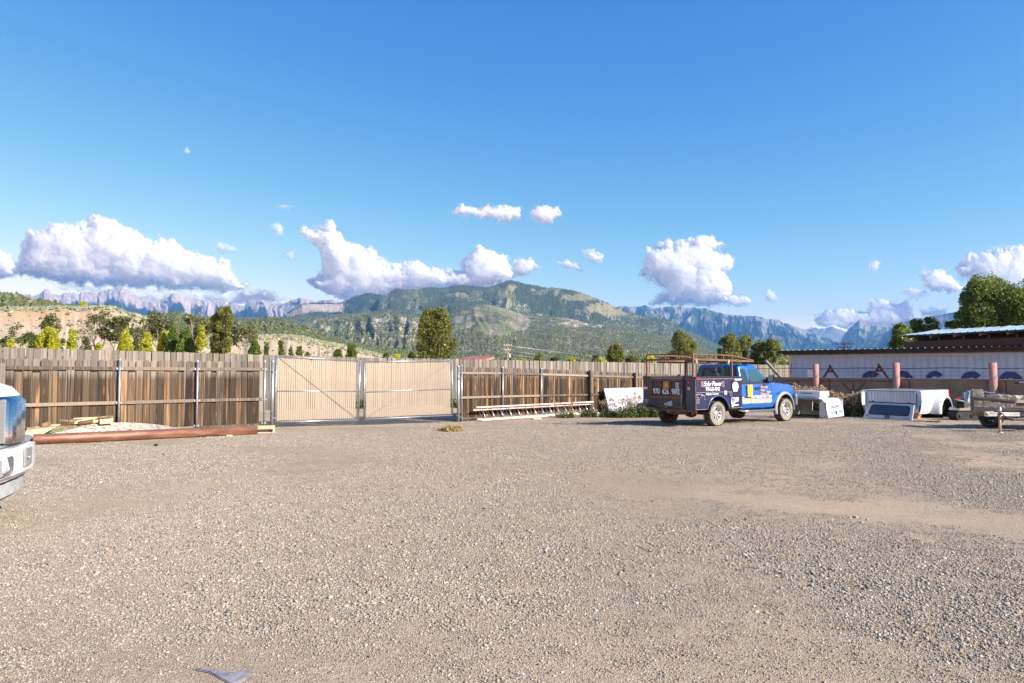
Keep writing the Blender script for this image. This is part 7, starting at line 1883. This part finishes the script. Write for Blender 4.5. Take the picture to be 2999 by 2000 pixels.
# band of yellowish shrubs along the far field
def field_shrub(i, px, top, w, Y, m):
    tree('', px, top, w, Y, 'bush', m, 'low shrubs in the far field', int(30 * w), clumps=max(10, int(w / 3)), gap=.55, leaf=.28, trunk=False, name='shrub', cat='shrub')
FS = [(1128, 1028, 30, L_DK, 'dull shrub left of the big round cottonwood'), (1165, 1034, 34, L_YG, 'yellowish shrub left of the big round cottonwood'), (1208, 1029, 36, L_GR, 'green shrub at the foot of the big round cottonwood'), (1375, 1046, 40, L_DEEP, 'dark shrub behind the red roofed shed'), (1530, 1048, 30, L_YG, 'low yellow shrub right of the wooden pole'), (1625, 1042, 44, L_DK, 'grey shrub right of the low dark shrub'), (1672, 1043, 46, L_YG, 'bright yellowish shrub near the dirt pile'), (1760, 1046, 50, L_YG, 'yellowish shrub left of the small round tree'), (1745, 1036, 30, L_DK, 'thin grey shrub behind the dirt pile'), (1850, 1038, 60, L_DK, 'olive shrub right of the small round tree'), (1900, 1036, 60, L_YG, 'yellow olive shrub behind the ladder rack'), (1950, 1040, 60, L_DK, 'olive shrub left of the tree above the truck'), (2060, 1044, 60, L_DK, 'olive shrub between tree and tree row'), (2300, 1050, 50, L_YG, 'straw coloured shrub beside the container')]
for i, (px, top, w, m, lb) in enumerate(FS):
    tree(lb, px, top, w, 92 + (i * 7) % 11, 'bush', m, 'low shrubs in the far field', int(46 * w), clumps=max(12, int(w / 3)), gap=.5, leaf=.30, trunk=False, name='shrub', cat='shrub')
dpl = P(1700, 1049, 80); d_ = MB(); rs = random.Random(4)
for k in range(26):
    c = Vector((rs.gauss(0, .5), rs.gauss(0, .3), 0)); h = max(.1, dpl.z * (1 - abs(c.x) / 1.5)); s_ = rs.uniform(.25, .55)
    d_.loft([[(c.x + s_ * k2 * math.cos(t + k), c.y + s_ * k2 * math.sin(t), z) for t in np.linspace(0, 2 * PI, 7)[:-1]] for k2, z in ((1.3, 0), (1, h * .7), (.35, h))])
o = d_.build('debris_pile', mat('dark_debris', (.07, .055, .05), .9, 0, (.22, .18, .15), 5), None, (dpl.x, dpl.y, 0)); tag(o, 'dark heap of debris in the field beyond the far fence', 'pile')

# ------------------------------------------------------------------ weeds in the yard
STEM = mat('dry_stem', (.22, .16, .09), .9); STEMG = mat('green_stem', (.12, .15, .05), .9)
W_G = leaf_mat('weed_leaf', (.055, .085, .02), (.20, .24, .07)); W_T = leaf_mat('dry_flower', (.33, .21, .13), (.66, .50, .36)); W_O = leaf_mat('rabbitbrush_leaf', (.12, .13, .05), (.34, .32, .14))
def weed(label, px, py, top, w, group, Y=None, heads=.5, nst=26, seed=1, leafn=900, lm=None, hn=700, hs=.035, low=.55, ls=.045):
    rs = np.random.RandomState(seed); rr = random.Random(seed)
    g = G(px, py) if Y is None else P(px, py, Y); g.z = gzf(g.x, g.y); t = P(px, top, g.y); H = t.z - g.z; Wd = w / 2000 * g.y
    e = empty('weed_clump', g, 0, label, 'plant', group); st = MB(); tips = []; mids = []
    for k in range(nst):
        bx, by = rs.uniform(-.42, .42) * Wd, rs.uniform(-.25, .25) * Wd; h = H * rs.uniform(.5, 1.0) * (1 - .35 * (abs(bx) / (Wd / 2)) ** 2); lx = bx * .3 + rs.normal() * .06 * H
        pts = [Vector((bx, by, 0)), Vector((bx + lx * .3, by, h * .5)), Vector((bx + lx, by + rs.normal() * .05, h))]
        st.tube(pts, [.006, .004, .002], 3, caps=False); tips.append(pts[2]); mids += [(pts, rr.random()) for _ in range(1)]
        for q in range(3):
            p = pts[1].lerp(pts[2], rr.uniform(.2, .9)); d = Vector((rr.uniform(-1, 1), rr.uniform(-1, 1), 1.2)).normalized() * H * rr.uniform(.08, .18)
            st.tube([p, p + d], [.003, .0015], 3, caps=False); tips.append(p + d)
    st.build('stems', STEM, e, recalc=False)
    n = leafn; k = rs.randint(0, len(mids), n); C = np.zeros((n, 3))
    for i in range(n):
        p = mids[k[i]][0]; u = rr.random() ** 1.3 * low * 2
        q = p[0].lerp(p[1], min(u, 1)) if u < 1 else p[1].lerp(p[2], u - 1); C[i] = q
    C += rs.normal(size=(n, 3)) * np.array([.05, .05, .03]) * (H / .6); C[:, 2] = np.abs(C[:, 2])
    o = link('leaves', leaves_mesh('leaves', C, ls, lm or W_G, rs, 1.5), e); o['kind'] = 'stuff'
    if hn:
        T = np.array([tuple(q) for q in tips]); T = T[T[:, 2] > H * (1 - heads)]
        if len(T):
            C = T[rs.randint(0, len(T), hn)] + rs.normal(size=(hn, 3)) * .022 * (H / .6)
            o = link('seed_heads', leaves_mesh('seed_heads', C, hs, W_T, rs), e); o['kind'] = 'stuff'
    return e
WG = 'weeds growing along the fence by the white panel'
weed('weed clump tangled in the right end of the ladder', 1655, 1224, 1168, 52, WG, seed=1, heads=.35, hn=160, leafn=900, low=.3)
weed('low green weed at the foot of the wooden post', 1722, 1222, 1190, 56, WG, seed=2, hn=0, leafn=900, low=.8)
weed('tall thin weed in front of the left part of the white panel', 1782, 1222, 1156, 50, WG, seed=3, heads=.6, hn=420, leafn=1000, low=.4, nst=20)
weed('tall weed with tan heads before the middle of the white panel', 1822, 1223, 1150, 48, WG, seed=4, heads=.6, hn=520, leafn=1200, low=.45, nst=24)
weed('bushy weed hiding the right part of the white panel', 1858, 1222, 1144, 56, WG, seed=5, heads=.6, hn=800, leafn=2300, low=.55, nst=36)
weed('dense green weed behind the rear step of the truck', 1902, 1222, 1172, 62, WG, seed=6, heads=.3, hn=120, leafn=2200, low=.8, nst=30)
weed('green weed left of the truck rear wheel', 1938, 1221, 1178, 52, WG, seed=7, heads=.2, hn=60, leafn=1800, low=.9, nst=24)
WR2 = 'rabbitbrush growing along the brown wall'
for i, (px, top, w, Y, lb) in enumerate(((2335, 1127, 76, 28.0, 'big tan flowered bush right in front of the blue truck'), (2375, 1140, 60, 27.6, 'tan flowered bush behind the white canopy box'), (2402, 1126, 46, 27.9, 'tall tan flowered bush left of the first pink post'), (2455, 1147, 52, 27.2, 'short bush right behind the white metal box'), (2492, 1156, 48, 26.6, 'green stemmed bush right of the canopy'), (2518, 1147, 42, 26.2, 'tan tipped bush touching the white truck bed'), (2428, 1165, 60, 26.8, 'olive bush seen through the open canopy'))):
    weed(lb, px, 1215, top, w, WR2, Y=Y, seed=20 + i, heads=.5, hn=1500, leafn=1500, lm=W_O, hs=.06, low=.8, nst=44, ls=.05)
p = G(1322, 1262); rs = np.random.RandomState(5); n = 500
C = np.stack([rs.normal(size=n) * .13, rs.normal(size=n) * .10, np.abs(rs.normal(size=n)) * .05], 1)
o = link('dry_grass_tuft', leaves_mesh('dry_grass_tuft', C, .07, leaf_mat('straw', (.35, .26, .10), (.62, .48, .22)), rs, 2.5), None, p); tag(o, 'small yellow tuft of dry grass on the open gravel', 'plant')
for px, py, w, lb in ((790, 1188, 30, 'strip of green weeds at the far fence left of the gate'), (1058, 1196, 16, 'green weeds seen through the gap of the gate'), (1330, 1196, 16, 'green weeds at the far fence right of the gate')):
    p = P(px, py, 30.5 - (px - 1055) * -.004); p.z = gzf(p.x, p.y); n = 700; C = np.stack([rs.uniform(-.5, .5, n) * w / 2000 * 31 * 1.6, rs.normal(size=n) * .15, np.abs(rs.normal(size=n)) * .12 + .02], 1)
    o = link('green_weeds', leaves_mesh('green_weeds', C, .09, W_G, rs, 2.0), None, p); tag(o, lb, 'plant')
p = G(2738, 1236); n = 160; C = np.stack([rs.normal(size=n) * .10, rs.normal(size=n) * .06, np.abs(rs.normal(size=n)) * .015], 1); o = link('green_weeds', leaves_mesh('green_weeds', C, .03, W_G, rs, 2.0), None, p); tag(o, 'tiny green weed on the gravel before the white truck bed', 'plant')
